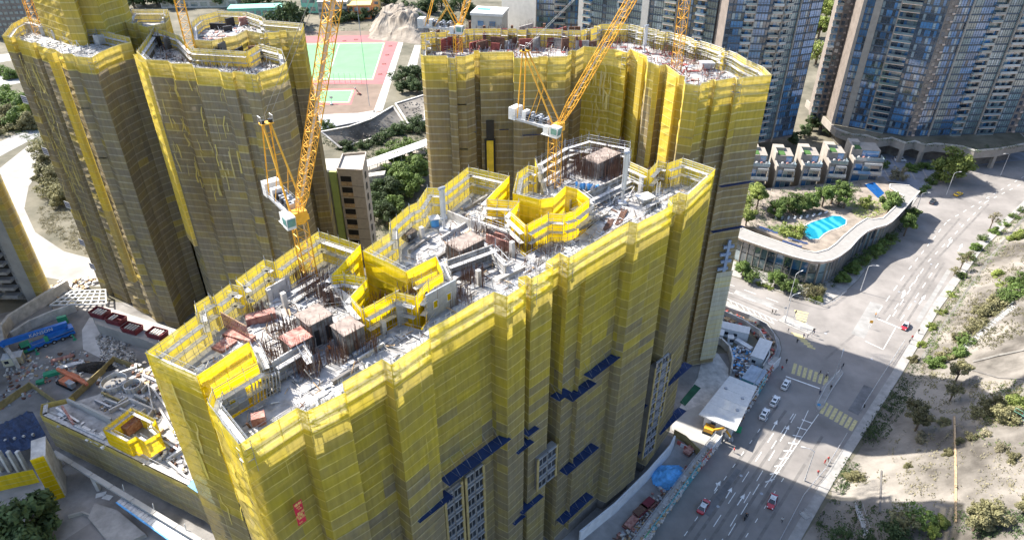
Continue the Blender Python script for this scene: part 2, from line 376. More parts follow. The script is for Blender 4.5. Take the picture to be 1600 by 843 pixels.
# ---------------------------------------------------------------- towers under construction
CAMP = Vector((0, 0, CAMH))
def net_sheet_mesh(a, b, z0, z1, age, mats, row=2.0, cell=4.5, amp=.07, seams=True, bulge=0.0, rnd=RND, seamw=1.0):
    "one net sheet hung between plan points a,b from z1 down to z0; rows of net laced together with a doubled seam"
    a, b = Vector(a).to_2d(), Vector(b).to_2d(); e = b - a; L = e.length; e.normalize(); n = Vector((e.y, -e.x))
    nx = max(1, round(L / cell * 2)); nz = max(1, round((z1 - z0) / row)); B = MB(); dz = (z1 - z0) / nz
    g = {}
    for i in range(nx + 1):
        for j in range(2 * nz + 1):
            ed = (i in (0, nx))
            d = 0 if ed else rnd.uniform(-amp, amp)
            if j % 2: d += bulge * (1 if not ed else .3) + (0 if ed else rnd.uniform(-amp, amp))
            p = a + e * (L * i / nx) + n * d
            g[i, j] = (p.x, p.y, z0 + dz * j / 2)
    ca = {}
    for i in range(nx):
        for j in range(2 * nz):
            k = (i // 2, j // 2)
            if k not in ca: ca[k] = age((z0 + dz * (j // 2 + .5)), a + e * (L * (i + .5) / nx))
            B.face([g[i, j], g[i + 1, j], g[i + 1, j + 1], g[i, j + 1]], 0, ca[k])
    if seams:
        for j in range(0, nz + 1):
            for i in range(nx):
                p, q = Vector(g[i, 2 * j]), Vector(g[i + 1, 2 * j]); o = Vector((n.x, n.y, 0)) * .06; w = rnd.uniform(.05, .11) * seamw
                B.face([p + o - V(0, 0, w), q + o - V(0, 0, w), q + o + V(0, 0, w), p + o + V(0, 0, w)], 1, ca[(i // 2, min(j, nz - 1))])
        if L > 6:
            for i in range(2, nx, 2):
                if rnd.random() < .55:
                    j0 = rnd.randrange(0, 2 * nz); j1 = min(2 * nz, j0 + rnd.randint(2, 6)); o = Vector((n.x, n.y, 0)) * .05; t = Vector((e.x, e.y, 0)) * .05
                    for j in range(j0, j1):
                        p, q = Vector(g[i, j]), Vector(g[i, j + 1]); B.face([p + o - t, p + o + t, q + o + t, q + o - t], 1, ca[(min(i, nx - 1) // 2, j // 2)])
    return B.mesh('net_sheet', mats, attr='age')

def scaffold_edge(root, a, b, zt, levels=(1.35, 3.2), inset_d=.35, wd=.85, rails=True, up=.5, mp=M_PLANK):
    "inside face of one edge: standards, ledgers and plank walkways"
    a, b = Vector(a).to_2d(), Vector(b).to_2d(); e = b - a; L = e.length
    if L < .6: return
    e.normalize(); n = Vector((-e.y, e.x)); fr = MB()
    def pt(t, d, z): q = a + e * t + n * d; return Vector((q.x, q.y, z))
    k = max(1, round(L / 2.2)); lo = zt - levels[-1] - 2.2
    for i in range(k + 1):
        t = min(max(L * i / k, .12), L - .12)
        fr.tube(pt(t, .16, lo), pt(t, .16, zt + up + RND.uniform(-.2, .25)), .035, 4)
        fr.tube(pt(t, inset_d + wd + .05, lo), pt(t, inset_d + wd + .05, zt - levels[0] + 1.0), .035, 4)
    for lv in levels:
        z = zt - lv
        w = MB(); s = 0.0
        while s < L - .05:
            s2 = min(L, s + RND.uniform(2.0, 3.2)); w.hexa([pt(s, inset_d, z - .06), pt(s2 - .04, inset_d, z - .06), pt(s2 - .04, inset_d + wd, z - .06), pt(s, inset_d + wd, z - .06)], [pt(s, inset_d, z), pt(s2 - .04, inset_d, z + RND.uniform(-.02, .03)), pt(s2 - .04, inset_d + wd, z), pt(s, inset_d + wd, z)]); s = s2
        w.build('walkway', mp, root)
        if rails:
            for h in (.5, 1.0): fr.tube(pt(0, inset_d + wd + .05, z + h), pt(L, inset_d + wd + .05, z + h), .03, 4)
            fr.tube(pt(0, .14, z + .9), pt(L, .14, z + .9), .03, 4)
    fr.tube(pt(0, .14, zt - .02), pt(L, .14, zt - .02), .04, 4)
    fr.build('scaffold_frame', M_GREY, root)

def rebar(B, c, n, r, h, rnd=RND, spread=None):
    for _ in range(n):
        x = c[0] + rnd.uniform(-r, r); y = c[1] + rnd.uniform(-(spread or r), spread or r); hh = h * rnd.uniform(.6, 1.1)
        B.tube((x, y, c[2]), (x + rnd.uniform(-.12, .12), y + rnd.uniform(-.12, .12), c[2] + hh), .03, 3)

def ctower(name, label, outline, ztop, deck, age, mats, z0=0, band=12.0, cat='tower', open_front=None, inner=(), lev=(1.35, 3.2), amp=.07, topmats=None, toph=0, wallm=None, low_inner=40, skip=None, rails=True, step=0, recess=()):
    """outline: plan polygon of the net line; inner: indices of edges lining the notches"""
    poly = [(p[0], p[1]) for p in outline]
    if area(poly) < 0: poly = poly[::-1]
    root = thing(name, label, cat, (0, 0, 0), 0)
    bd = inset(poly, 1.25)
    B = MB(); B.prism(bd, z0, deck - .25, 0); B.build('wall', wallm or M_RAW, root)
    B = MB(); B.prism(inset(poly, 1.15), deck - .25, deck, 0); B.build('floor_slab', M_DECK, root)
    if step:
        for k in range(1, int((deck - z0) / step)): B = MB(); B.prism(inset(poly, 1.1), deck - k * step - .2, deck - k * step + .25, 0); B.build('floor_slab', M_CONC, root)
    n = len(poly); info = []
    for i in range(n):
        a, b = Vector(poly[i]), Vector(poly[(i + 1) % n]); e = b - a; L = e.length; nn = Vector((e.y, -e.x)).normalized(); mid = (a + b) / 2
        vis = nn.dot(Vector((0, 0)) - mid) > 0
        info.append((a, b, L, vis, nn))
        isin = i in inner
        lo = z0 + .5
        if isin: lo = ztop - low_inner
        mt = topmats if (topmats and isin) else mats
        zs = [ztop]
        while zs[-1] - band * .6 > lo: zs.append(max(lo, zs[-1] - (band if vis or isin else (band if len(zs) < 2 else 60))))
        if i in recess: zs = [ztop, ztop - 6.5] + [z for z in zs if z < ztop - 9]
        for za, zb in zip(zs[:-1], zs[1:]):
            if skip and skip(i, (za + zb) / 2): continue
            if i in recess and za < ztop - 1:      # below the roof lifts the net hangs back between the projecting bays
                a2, b2 = a - nn * .95, b - nn * .95
                for p_, q_ in ((a, a2), (a2, b2), (b2, b)): link('net_sheet', net_sheet_mesh(p_, q_, zb, za, age, mats, amp=amp), root)
                continue
            lit = nn.x * sdir.x + nn.y * sdir.y > 0
            me = net_sheet_mesh(a, b, zb, za, age, mt, amp=(amp * (2.6 if lit else 1)) if (vis or isin) else .03, seams=vis or isin, seamw=1.0 if name == 'main' or step else 1.7)
            link('net_sheet', me, root)
        if deck < ztop - 1: scaffold_edge(root, a, b, ztop, lev, rails=rails)
    root['n_edges'] = n; del root['n_edges']
    return root, poly, info

def ribbed(L, every=6.5, depth=1.1, minlen=9.0, both=False):
    "break long straight runs of a plan outline (camera side) into shallow bays"
    out = []; n = len(L); ar = area([(p[0], p[1]) for p in L])
    for i in range(n):
        a, b = Vector((L[i][0], L[i][1])), Vector((L[(i + 1) % n][0], L[(i + 1) % n][1])); out.append(a); e = b - a; l = e.length; e.normalize(); nn = Vector((e.y, -e.x)) * (1 if ar > 0 else -1)
        if l < minlen or (not both and nn.dot(-(a + b) / 2) < 0): continue
        k = int(l / every); r = random.Random(i * 13 + 5); t = r.uniform(.25, .4) * l / k
        for _ in range(k):
            w = r.uniform(1.4, 3.2); d = nn * -r.uniform(.7, 1.2) * depth
            if t + w > l - .8: break
            out += [a + e * t, a + e * t + d, a + e * (t + w) + d, a + e * (t + w)]; t += w + r.uniform(.5, 1.1) * every * .7
    return out
# ---- main block (nearest, filling the middle of the picture)
ZT, DK = 76.5, 71.6
OUT_C = [(227, 550), (306, 492), (303, 475), (327, 460), (332, 463), (360, 442), (379, 447), (368, 437), (413, 404), (428, 408), (470, 378), (498, 360), (563, 381),
         (517, 430), (538, 428), (574, 434), (548, 462), (566, 483), (618, 455), (650, 463), (668, 440), (692, 425), (681, 400), (634, 424), (567, 391),
         (608, 363), (608, 347), (638, 321), (652, 315), (667, 292), (689, 293), (732, 260), (796, 274), (760, 311), (812, 314), (798, 330), (822, 352), (856, 333), (881, 334), (897, 329), (921, 310), (902, 295), (884, 290), (865, 308), (843, 311), (801, 301),
         (808, 269), (826, 257), (840, 261), (836, 247), (882, 220), (920, 209), (986, 221), (985, 252), (1014, 265), (1028, 251), (1043, 254), (1067, 246), (1118, 263),
         (1074, 304), (1061, 300), (1045, 310), (1052, 319), (996, 349), (983, 346), (919, 383), (889, 402), (874, 394), (853, 408), (865, 415), (830, 435), (823, 430), (810, 433), (822, 442), (792, 462), (772, 455), (670, 513), (672, 527), (611, 569), (597, 560), (535, 596), (540, 612), (478, 642), (464, 636),
         (373, 693), (323, 628), (330, 608), (403, 566), (389, 533), (307, 586)]
outC = [P(x, y, ZT) for x, y in OUT_C]
polyC = [(p.x, p.y) for p in outC]
flip = area(polyC) < 0
nC = len(OUT_C)
def eidx(i):  # index of edge i->i+1 after the polygon is reversed
    return (nC - 2 - i) % nC if flip else i
INN = [eidx(i) for i in list(range(12, 24)) + list(range(32, 45)) + [86, 87, 88]]
REC = [eidx(OUT_C.index(q)) for q in [(983, 346), (919, 383), (874, 394), (772, 455), (597, 560), (464, 636), (1061, 300), (823, 430)]]
BARE = [eidx(i) for i in range(49, 53)]
_rn = random.Random(3)
def age_backlight_main(z, p):
    if z > 71.5: return _rn.uniform(0, .12)  # same net above the deck: its backlight is painted in as fresher yellow
    t = (57 - z) / 13
    return max(0, min(1, .36 + .6 * max(0, min(1, t + _rn.uniform(-.6, .6))) + _rn.uniform(-.16, .12)))
# openings in the front net where finished storeys show
FA, FB = (-30.4, 54.3), (39.9, 125.5)
tC, plC, infC = ctower('residential_tower', 'long yellow netted tower block under construction in the foreground with messy open roof deck', outC, ZT, DK, age_backlight_main, [M_NET, M_SEAM], inner=INN, topmats=[M_NETI, M_SEAM], cat='building', low_inner=30, wallm=M_DARKC, step=3.05, skip=lambda i, z: i in BARE and z > 66, recess=REC)
# ---- middle rear block
ZB = 85.0
_rb = random.Random(11)
def age_B(z, p):
    t = ((73 if p[0] > 36 else 81) - z) / 5
    a = .22 + .7 * max(0, min(1, t + _rb.uniform(-.35, .35))) + _rb.uniform(-.06, .06)
    if 17 < p[0] < 32 and p[1] > 170: a = .12 + .25 * max(0, min(1, (50 - z) / 10))
    return max(0, min(1, a))
OUT_B = [(657, 85), (662, 87), (698, 87), (699, 90), (711, 91), (712, 88), (726, 88), (740, 84), (741, 79), (748, 79), (749, 82), (802, 81), (803, 90), (816, 91), (885, 88), (913, 72), (960, 77), (980, 82), (985, 76), (995, 81), (1011, 88), (1013, 97), (1018, 98), (1030, 103), (1040, 101), (1062, 117), (1070, 119), (1071, 131), (1094, 134), (1096, 130), (1149, 121), (1152, 124), (1162, 121), (1206, 117),
         (1193, 104), (1168, 93), (1152, 83), (1111, 68), (1054, 51), (983, 37), (940, 37), (908, 47), (839, 44), (740, 44), (657, 51)]
tB, plB, infB = ctower('residential_tower', 'wide curved brown netted tower behind the foreground block with red formwork on its roof', ribbed([P(x, y, ZB) for x, y in OUT_B], 7, 1.2, both=True), ZB, 80.5, age_B, [M_NETB, M_SEAMA], cat='building', lev=(1.3, 3.0))
# ---- left group of towers
ZA = 84.0
_ra = random.Random(5)
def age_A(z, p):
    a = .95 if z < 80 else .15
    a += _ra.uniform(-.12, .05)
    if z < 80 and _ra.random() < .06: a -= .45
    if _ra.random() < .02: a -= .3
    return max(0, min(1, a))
def age_Y(z, p): return max(0, min(1, .25 + _ra.uniform(-.15, .2)))
def tower_px(L, z, deck, age, label, **k):
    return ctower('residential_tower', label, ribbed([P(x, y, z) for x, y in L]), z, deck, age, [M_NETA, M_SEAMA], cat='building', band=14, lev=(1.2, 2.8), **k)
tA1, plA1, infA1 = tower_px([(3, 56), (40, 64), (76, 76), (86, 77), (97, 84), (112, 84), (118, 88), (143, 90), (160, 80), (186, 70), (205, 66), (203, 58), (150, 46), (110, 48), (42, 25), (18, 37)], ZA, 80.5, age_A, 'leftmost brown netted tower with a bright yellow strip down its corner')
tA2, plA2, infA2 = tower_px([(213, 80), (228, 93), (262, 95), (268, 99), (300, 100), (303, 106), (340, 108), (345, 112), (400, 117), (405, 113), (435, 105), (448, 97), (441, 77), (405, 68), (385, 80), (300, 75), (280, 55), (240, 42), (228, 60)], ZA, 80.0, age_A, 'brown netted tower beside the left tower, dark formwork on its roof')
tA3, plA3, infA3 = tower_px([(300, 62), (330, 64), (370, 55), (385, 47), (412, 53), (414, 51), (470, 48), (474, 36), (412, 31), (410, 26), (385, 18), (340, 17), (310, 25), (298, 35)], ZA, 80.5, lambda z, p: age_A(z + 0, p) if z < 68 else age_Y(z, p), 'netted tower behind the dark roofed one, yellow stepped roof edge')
tA4, plA4, infA4 = ctower('residential_tower', 'tall yellow netted tower rising out of the top left corner', [P(x, y, ZA) for x, y in [(64, 36), (92, 46), (110, 52), (133, 52), (136, 46), (165, 46), (170, 41), (200, 32), (206, 26), (190, 12), (90, 8)]], 112, 108, age_Y, [M_NETA, M_SEAMA], cat='building', band=14), 0, 0
tA5, plA5, infA5 = tower_px([(196, 34), (230, 42), (258, 36), (264, 30), (262, 14), (205, 14)], ZA, 80.5, age_Y, 'small yellow netted roof block behind the left tower')
# bright yellow hoist strips laid over net corners
def hoist_strip(root, x0, y0, x1, y1, wdt, ztop, zbot, proud=.8):
    p, q = P(x0, y0, ztop).to_2d(), P(x1, y1, ztop).to_2d(); e = (q - p).normalized(); n = Vector((e.y, -e.x))
    if n.dot(-p) < 0: n = -n
    for a, b in ((p + n * proud, q + n * proud), (p, p + n * proud), (q + n * proud, q)):
        if (Vector((b - a)).cross(n) if False else 0): pass
        link('net_strip', net_sheet_mesh(a, b, zbot, ztop, lambda z, pp: _ra.uniform(0, .2) + (.45 if z < 40 else 0), [M_NETA, M_SEAMA], amp=.12), root)
hoist_strip(tA1, 78, 79, 88, 81, 1, ZA + .5, 16, 1.2)
hoist_strip(tA2, 214, 84, 226, 95, 1, ZA + 3, 38, .8)
hoist_strip(tB, 1001, 86, 1009, 89, 1, ZB, 30, .7)
hoist_strip(tB, 1046, 113, 1060, 120, 1, ZB, 30, .5)
hoist_strip(tB, 1024, 104, 1032, 105, 1, ZB, 30, .5)
# torn, folded flaps of net that stand off the left towers
def flaps(root, p, q, z0, z1, n, m=M_SEAMA):
    "loose lashings and torn strips of net hanging in creased runs just off the net face"
    p, q = Vector(p).to_2d(), Vector(q).to_2d(); e = q - p; L = e.length; e.normalize(); nn = Vector((e.y, -e.x))
    if nn.dot(-p) < 0: nn = -nn
    for _ in range(n):
        t = _ra.uniform(0, L); z = _ra.uniform(z0, z1); B = MB(); w = _ra.uniform(.06, .2); ag = _ra.uniform(0, .5); off = _ra.uniform(.12, .2)
        for k in range(_ra.randint(1, 4)):
            h = _ra.uniform(.7, 2.4); t2 = t + _ra.choice([_ra.uniform(-.12, .12), _ra.uniform(-.12, .12), _ra.uniform(-.9, .9)]); of2 = _ra.uniform(.1, .28); w2 = w * _ra.uniform(.5, 1.6)
            a = p + e * t + nn * off; b = p + e * t2 + nn * of2
            B.face([(a.x - e.x * w, a.y - e.y * w, z), (a.x + e.x * w, a.y + e.y * w, z), (b.x + e.x * w2, b.y + e.y * w2, z - h), (b.x - e.x * w2, b.y - e.y * w2, z - h)], 0, ag)
            t, z, off, w = t2, z - h, of2, w2
            if z < 3: break
        B.build('net_strip', m, root, attr='age')
flaps(tA1, P(3, 56, ZA), P(40, 64, ZA), 20, 82, 60); flaps(tA1, P(20, 60, ZA), P(45, 66, ZA), 40, 82, 40)
flaps(tA2, P(228, 93, ZA), P(262, 95, ZA), 50, 82, 14); flaps(tA2, P(262, 97, ZA), P(300, 102, ZA), 45, 82, 22); flaps(tA2, P(303, 106, ZA), P(345, 110, ZA), 55, 82, 14)
flaps(tB, P(917, 73, ZB), P(958, 78, ZB), 55, 84, 60, M_SEAMA)
flaps(tC, P(227, 550, ZT), P(307, 586, ZT), 30, 74, 14, M_SEAM); flaps(tC, P(373, 693, ZT), P(323, 628, ZT), 30, 74, 14, M_SEAM)
# dark hoist slot with a hanging yellow strip on the rear block
_a, _b2 = P(749, 83, ZB), P(802, 82, ZB)
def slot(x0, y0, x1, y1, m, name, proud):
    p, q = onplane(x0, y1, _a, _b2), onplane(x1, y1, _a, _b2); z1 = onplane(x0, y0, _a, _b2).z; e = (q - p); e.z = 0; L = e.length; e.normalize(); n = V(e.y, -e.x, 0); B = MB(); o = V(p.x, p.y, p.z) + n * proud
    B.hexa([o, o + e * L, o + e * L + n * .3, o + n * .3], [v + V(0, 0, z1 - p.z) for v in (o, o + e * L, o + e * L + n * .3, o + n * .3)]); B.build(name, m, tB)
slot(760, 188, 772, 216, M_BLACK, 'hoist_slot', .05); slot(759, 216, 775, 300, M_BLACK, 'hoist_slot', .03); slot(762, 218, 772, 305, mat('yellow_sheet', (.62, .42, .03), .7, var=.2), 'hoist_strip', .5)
# small white notice boards with lettering on the left tower
M_INK = mat('ink_dark', (.05, .05, .2), .7, var=.1)
for k, (x, y) in enumerate([(46, 160), (78, 240), (112, 323), (134, 381), (150, 418)]):
    pA, pB = P(3, 56, ZA), P(40, 64, ZA); c = onplane(x, y, pA, pB); e = (pB - pA).normalized(); e.z = 0; n = Vector((e.y, -e.x, 0)); n = n if n.dot(-c) > 0 else -n
    B = MB(); o = c + n * .9; B.hexa([o - e * 1.3, o + e * 1.3, o + e * 1.3 + n * .06, o - e * 1.3 + n * .06], [v + V(0, 0, 2.3) for v in (o - e * 1.3, o + e * 1.3, o + e * 1.3 + n * .06, o - e * 1.3 + n * .06)])
    s = tag(B.build('notice_board', M_WHITE), 'white lettered board on the left tower, %s from the top' % ['first', 'second', 'third', 'fourth', 'lowest and last'][k], 'sign', 'boards down the left tower')
    for r_ in range(3):
        b2 = MB(); zz = o + V(0, 0, .5 + .6 * r_)
        for j in range(4): q = zz - e * (1 - .55 * j) + n * .075; b2.hexa([q, q + e * .38, q + e * .38 + n * .01, q + n * .01], [v + V(0, 0, .35) for v in (q, q + e * .38, q + e * .38 + n * .01, q + n * .01)])
        b2.build('lettering', M_INK, s)

# ---- blue catch canopies on the front of the main block
M_CANF = mat('canopy_frame', (.30, .30, .30), .6, .2)
def canopy(root, x0, y0, x1, y1, A=FA, Bp=FB, m=M_BLUE, out=2.3):
    a, b = onplane(x0, y0, A, Bp), onplane(x1, y1, A, Bp); z = (a.z + b.z) / 2 + .3; e = Vector((Bp[0] - A[0], Bp[1] - A[1], 0)).normalized(); n = Vector((e.y, -e.x, 0))
    a = V(a.x, a.y, z); b = V(b.x, b.y, z); L = (b - a).length; c = thing_part('catch_canopy', root); k = max(1, round(L / 2.4))
    for i in range(k):
        B = MB(); p = a + (b - a) * (i / k) + n * .05; q = a + (b - a) * ((i + .97) / k) + n * .05; u = n * out + V(0, 0, .3)
        B.hexa([p, q, q + u, p + u], [v + V(0, 0, .05) for v in (p, q, q + u, p + u)]); B.build('canopy_sheet', m, c)
    B = MB()
    for i in range(k + 1):
        p = a + (b - a) * (i / k); B.bar(p + n * .05, p + n * (out + .1) + V(0, 0, .25), .07); B.bar(p + V(0, 0, -1.6), p + n * (out * .8) + V(0, 0, .1), .05); B.tube(p + n * out + V(0, 0, .8), p + V(0, 0, 3.2), .025, 3)
    B.build('canopy_frame', M_CANF, c)
def thing_part(name, root):
    o = bpy.data.objects.new(name, None); COL.objects.link(o); o.parent = root; return o
for c in [(687, 745, 784, 681), (641, 800, 695, 771), (795, 699, 820, 684), (811, 672, 828, 663), (859, 617, 878, 608), (880, 617, 917, 596), (910, 582, 974, 541), (978, 542, 1003, 528), (872, 729, 922, 697), (867, 806, 914, 773), (791, 809, 808, 799), (803, 792, 836, 769), (970, 656, 987, 648), (978, 640, 1005, 626), (970, 714, 992, 700), (962, 728, 976, 721), (1020, 668, 1059, 641), (1032, 593, 1068, 570)]: canopy(tC, *c)
# rear block canopies
BA, BB = P(657, 85, ZB), P(802, 82, ZB)
for c in [(706, 208, 716, 208), (730, 207, 744, 207), (780, 203, 795, 203)]: canopy(tB, *c, A=BA, Bp=BB, out=1.2)
canopy(tB, 816, 211, 862, 211, A=P(816, 91, ZB), Bp=P(885, 88, ZB), out=1.2)
for yy in (290, 360): canopy(tB, 1122 - (yy - 290) * .18, yy, 1172 - (yy - 290) * .2, yy - 5, A=P(1096, 131, ZB), Bp=P(1206, 118, ZB), out=1.5)
# lower openings in front net: finished storeys show as bands of windows
M_WINF = mat('window_frame_pale', (.25, .26, .28), .6, .2)
M_DGL = mat('dark_glass', (.02, .025, .035), .12, var=.4, spec=.8, rand=.4)
def opening(root, x0, y0, x1, y1, off=1.9, A=FA, Bp=FB, cols=2, fl=3.0):
    "a bay left open in the net: slabs, mullions and dark panes standing just outside the net line"
    a, b = onplane(x0, y1, A, Bp), onplane(x1, y1, A, Bp); zt = onplane((x0 + x1) / 2, y0, A, Bp).z; e = Vector((Bp[0] - A[0], Bp[1] - A[1], 0)).normalized(); n = Vector((e.y, -e.x, 0))
    a = V(a.x, a.y, 0) + n * off; L = (V(b.x, b.y, 0) + n * off - a).length; z = max(2, min(a.z, b.z)); z = 3.0
    z = max(3.0, min(onplane(x0, y1, A, Bp).z, onplane(x1, y1, A, Bp).z)); bay = thing_part('window_bay', root)
    B = MB(); B.hexa([a - n * 1.2 + V(0, 0, z), a + e * L - n * 1.2 + V(0, 0, z), a + e * L + V(0, 0, z), a + V(0, 0, z)], [a - n * 1.2 + V(0, 0, zt), a + e * L - n * 1.2 + V(0, 0, zt), a + e * L + V(0, 0, zt), a + V(0, 0, zt)]); B.build('bay_wall', M_DARKC, bay)
    zb_ = z
    while z < zt - 1:
        w = L / cols
        for c in range(cols):
            o = a + e * (c * w + .15) + n * .03 + V(0, 0, z + .3); B = MB(); u = e * (w - .3); h = V(0, 0, fl - .9)
            B.hexa([o, o + u, o + u + n * .06, o + n * .06], [o + h, o + u + h, o + u + n * .06 + h, o + n * .06 + h], 0)
            for k in (0, .5, 1): B.bar(o + u * k + n * .09, o + u * k + n * .09 + h, .12, m=1)
            B.bar(o + n * .1, o + n * .1 + u, .25, m=1); B.bar(o + n * .1 + h, o + n * .1 + u + h, .35, m=1)
            B.build('window', [M_DGL, M_WINF], bay)
        z += fl
    for c in range(0, cols + 1, 2):
        B = MB(); o = a + e * (c * L / cols) + n * .1 + V(0, 0, zb_); q4 = [o - e * .25, o + e * .25, o + e * .25 + n * .2, o - e * .25 + n * .2]
        B.hexa(q4, [q + V(0, 0, zt - zb_) for q in q4]); B.build('net_strip', M_OCHRE, bay)
for c in [(706, 760, 732, 860, -.95), (738, 735, 764, 860, -.95), (828, 697, 856, 733, 1.8), (990, 572, 1006, 690, 2.7), (1004, 560, 1018, 640, 2.7)]: opening(tC, *c)
# red banner with yellow lettering
M_BAN = mat('banner_red', (.50, .02, .05), .6, var=.2, scale=.8)
M_BANY = mat('banner_yellow', (.85, .62, .2), .6, var=.2)
pA, pB = P(373, 693, ZT), P(464, 636, ZT)
c0, c1, c2 = onplane(455, 785, pA, pB), onplane(468, 778, pA, pB), onplane(463, 819, pA, pB); e = (pB - pA).normalized(); n = Vector((e.y, -e.x, 0))
W, Hh = (c1 - c0).length * 1.0, c0.z - c2.z
B = MB(); o = V(c0.x, c0.y, c0.z - Hh) + n * .35
B.hexa([o, o + e * W, o + e * W + n * .04, o + n * .04], [q + V(0, 0, Hh) for q in (o, o + e * W, o + e * W + n * .04, o + n * .04)])
ban = tag(B.build('banner', M_BAN), 'red hanging banner with yellow lettering on the foreground net', 'banner')
rot = Matrix(((e.x, 0, n.x), (e.y, 0, n.y), (0, 1, 0))).to_4x4()
for txt, sz, fx, fz in [('福到', .5, .5, .9), ('吉祥', .26, .45, .78), ('大吉', .26, .62, .68), ('新年', .55, .62, .5), ('如意', .5, .4, .4), ('快乐', .55, .6, .28), ('安全', .26, .35, .1)]:
    t_ = link('lettering', text_mesh(txt, sz, M_BANY), ban); t_.matrix_world = Matrix.Translation(o + e * W * fx + n * .07 + V(0, 0, Hh * fz)) @ rot

# ---- tower cranes
def lattice(B, p, q, w0, w1, bay, r=.07, rd=.04, side=None):
    p, q = Vector(p), Vector(q); d = (q - p); L = d.length; d.normalize(); u = Vector(side) if side else Vector((0, 1, 0)); u = (u - d * u.dot(d)).normalized(); v = d.cross(u)
    n = max(2, round(L / bay)); pr = None
    for i in range(n + 1):
        t = i / n; w = (w0 + (w1 - w0) * t) / 2; c = p + d * L * t; k = [c + u * w + v * w, c - u * w + v * w, c - u * w - v * w, c + u * w - v * w]
        if pr:
            for j in range(4):
                B.tube(pr[j], k[j], r, 4); a, b = (pr[j], k[(j + 1) % 4]) if (i + j) % 2 else (pr[(j + 1) % 4], k[j]); B.tube(a, b, rd, 3); B.tube(k[j], k[(j + 1) % 4], rd, 3)
        pr = k
def crane(label, x, y, zb, zs, az, luff, jl, ar=6, ah=13, mast_w=1.9, col=M_CRANE, cj=9.5):
    t = thing('tower_crane', label, 'crane', (x, y, zb), az); h = zs - zb
    B = MB(); lattice(B, (0, 0, -2), (0, 0, h), mast_w, mast_w, 2.0, .11, .055, (0, 1, 0))
    mast = B.build('mast', col, t)
    B = MB(); 
    for k in range(int(h / .4)): B.tube((.3, .55, k * .4), (-.1, .55, k * .4), .025, 3)
    B.tube((.3, .55, 0), (.3, .55, h), .03, 3); B.tube((-.1, .55, 0), (-.1, .55, h), .03, 3); B.build('ladder', M_GALV, mast)
    B = MB(); B.tube((0, 0, h), (0, 0, h + .5), 1.25, 12); B.rbox((0, 0, h + .5), 2.6, 2.5, .9); B.rbox((.6, 0, h + 1.4), 1.6, 2.1, .7); B.build('slewing_ring', col, t)
    B = MB(); B.rbox((-cj / 2 - .6, 0, h + 1.1), cj, 2.5, .18); 
    for s in (-1, 1): B.bar((-.5, s * 1.1, h + .9), (-cj - 1, s * 1.1, h + 1.0), .2, .35)
    pl = B.build('counter_jib', M_GALV, t)
    B = MB()
    for s in (-1, 1):
        for z in (.55, 1.05): B.tube((-.6, s * 1.4, h + 1.25 + z), (-cj - .6, s * 1.4, h + 1.25 + z), .03, 3)
        for k in range(7): B.tube((-.6 - cj * k / 6, s * 1.4, h + 1.2), (-.6 - cj * k / 6, s * 1.4, h + 2.3), .03, 3)
    B.build('guard_rail', M_GALV, pl)
    B = MB(); 
    for k in range(4): B.rbox((-cj + .4 - k * .4, 0, h + .7), .37, 2.6, 2.4)
    B.build('counterweight', M_WHITE, t)
    for k, (xx, ww) in enumerate([(-2.2, 1.1), (-4.1, 1.3), (-6.0, 1.2)]):
        B = MB(); B.rbox((xx, .25, h + 1.28), ww, 1.5, 1.0); B.tube((xx, -.9, h + 1.9), (xx, .1, h + 1.9), .5, 10, 1); B.rbox((xx + .2, .6, h + 2.28), .5, .5, .4); B.build('winch', [M_GREY, M_BLACK], t)
    B = MB(); B.rbox((-6.9, -.3, h + 1.28), .9, 1.6, 1.7); B.build('power_cabinet', M_WHITE, t)
    ap = V(-ar, 0, h + ah); B = MB()
    for s in (-1, 1):
        B.tube((.4, s * 1.1, h + 1.5), ap + V(0, s * .55, 0), .17, 6); B.tube(ap + V(-.2, s * .55, 0), (-cj + 1, s * 1.05, h + 1.3), .12, 6)
        B.tube(ap * .5 + V(.2, s * .83, (h + 1.5) * .5), V(-cj * .62, s * 1.05, h + 1.3), .07, 5)
    for f in (.35, .65, .85):
        q = V(.4, 0, h + 1.5) * (1 - f) + ap * f; B.tube(q + V(0, -1.1 + .5 * f, 0), q + V(0, 1.1 - .5 * f, 0), .06, 4)
        q2 = V(-cj + 1, 0, h + 1.3) * (1 - f) + ap * f; B.tube(q2 + V(0, -1.0 + .5 * f, 0), q2 + V(0, 1 - .5 * f, 0), .05, 4)
    B.rbox(ap + V(0, 0, -.25), 1.3, 1.9, .18)
    af = B.build('a_frame', col, t)
    B = MB()
    for s in (-.6, .6): B.tube(ap + V(.1, s, -.3), ap + V(.1, s, .4), .35, 10); 
    B.build('sheave', M_BLACK, af)
    B = MB()
    for s in (-1, 1):
        for k in range(3): B.tube(ap + V(-.6 + .6 * k, s * .9, -.1), ap + V(-.6 + .6 * k, s * .9, 1.0), .03, 3)
        B.tube(ap + V(-.6, s * .9, 1), ap + V(.6, s * .9, 1), .03, 3)
    B.build('guard_rail', M_GALV, af)
    cp_, sp_ = math.cos(luff), math.sin(luff); j0 = V(.9, 0, h + 2.0); jd = V(cp_, 0, sp_); j1 = j0 + jd * jl
    B = MB(); lattice(B, j0, j0 + jd * 5, .7, 1.35, 1.25, .08, .04); lattice(B, j0 + jd * 5, j0 + jd * (jl - 4), 1.35, 1.3, 1.5, .08, .042); lattice(B, j0 + jd * (jl - 4), j1, 1.3, .6, 1.2, .08, .04)
    jib = B.build('jib', col, t)
    B = MB(); nv = V(-sp_, 0, cp_)
    B.bar(j0 + jd * 4 + nv * .1, j0 + jd * (jl - 2) + nv * .1, .5, .06); B.build('jib_walkway', M_GALV, jib)
    B = MB(); 
    for s in (-.5, .5): B.tube(ap + V(0, s, .3), j1 + V(0, s * .6, .4), .035, 3)
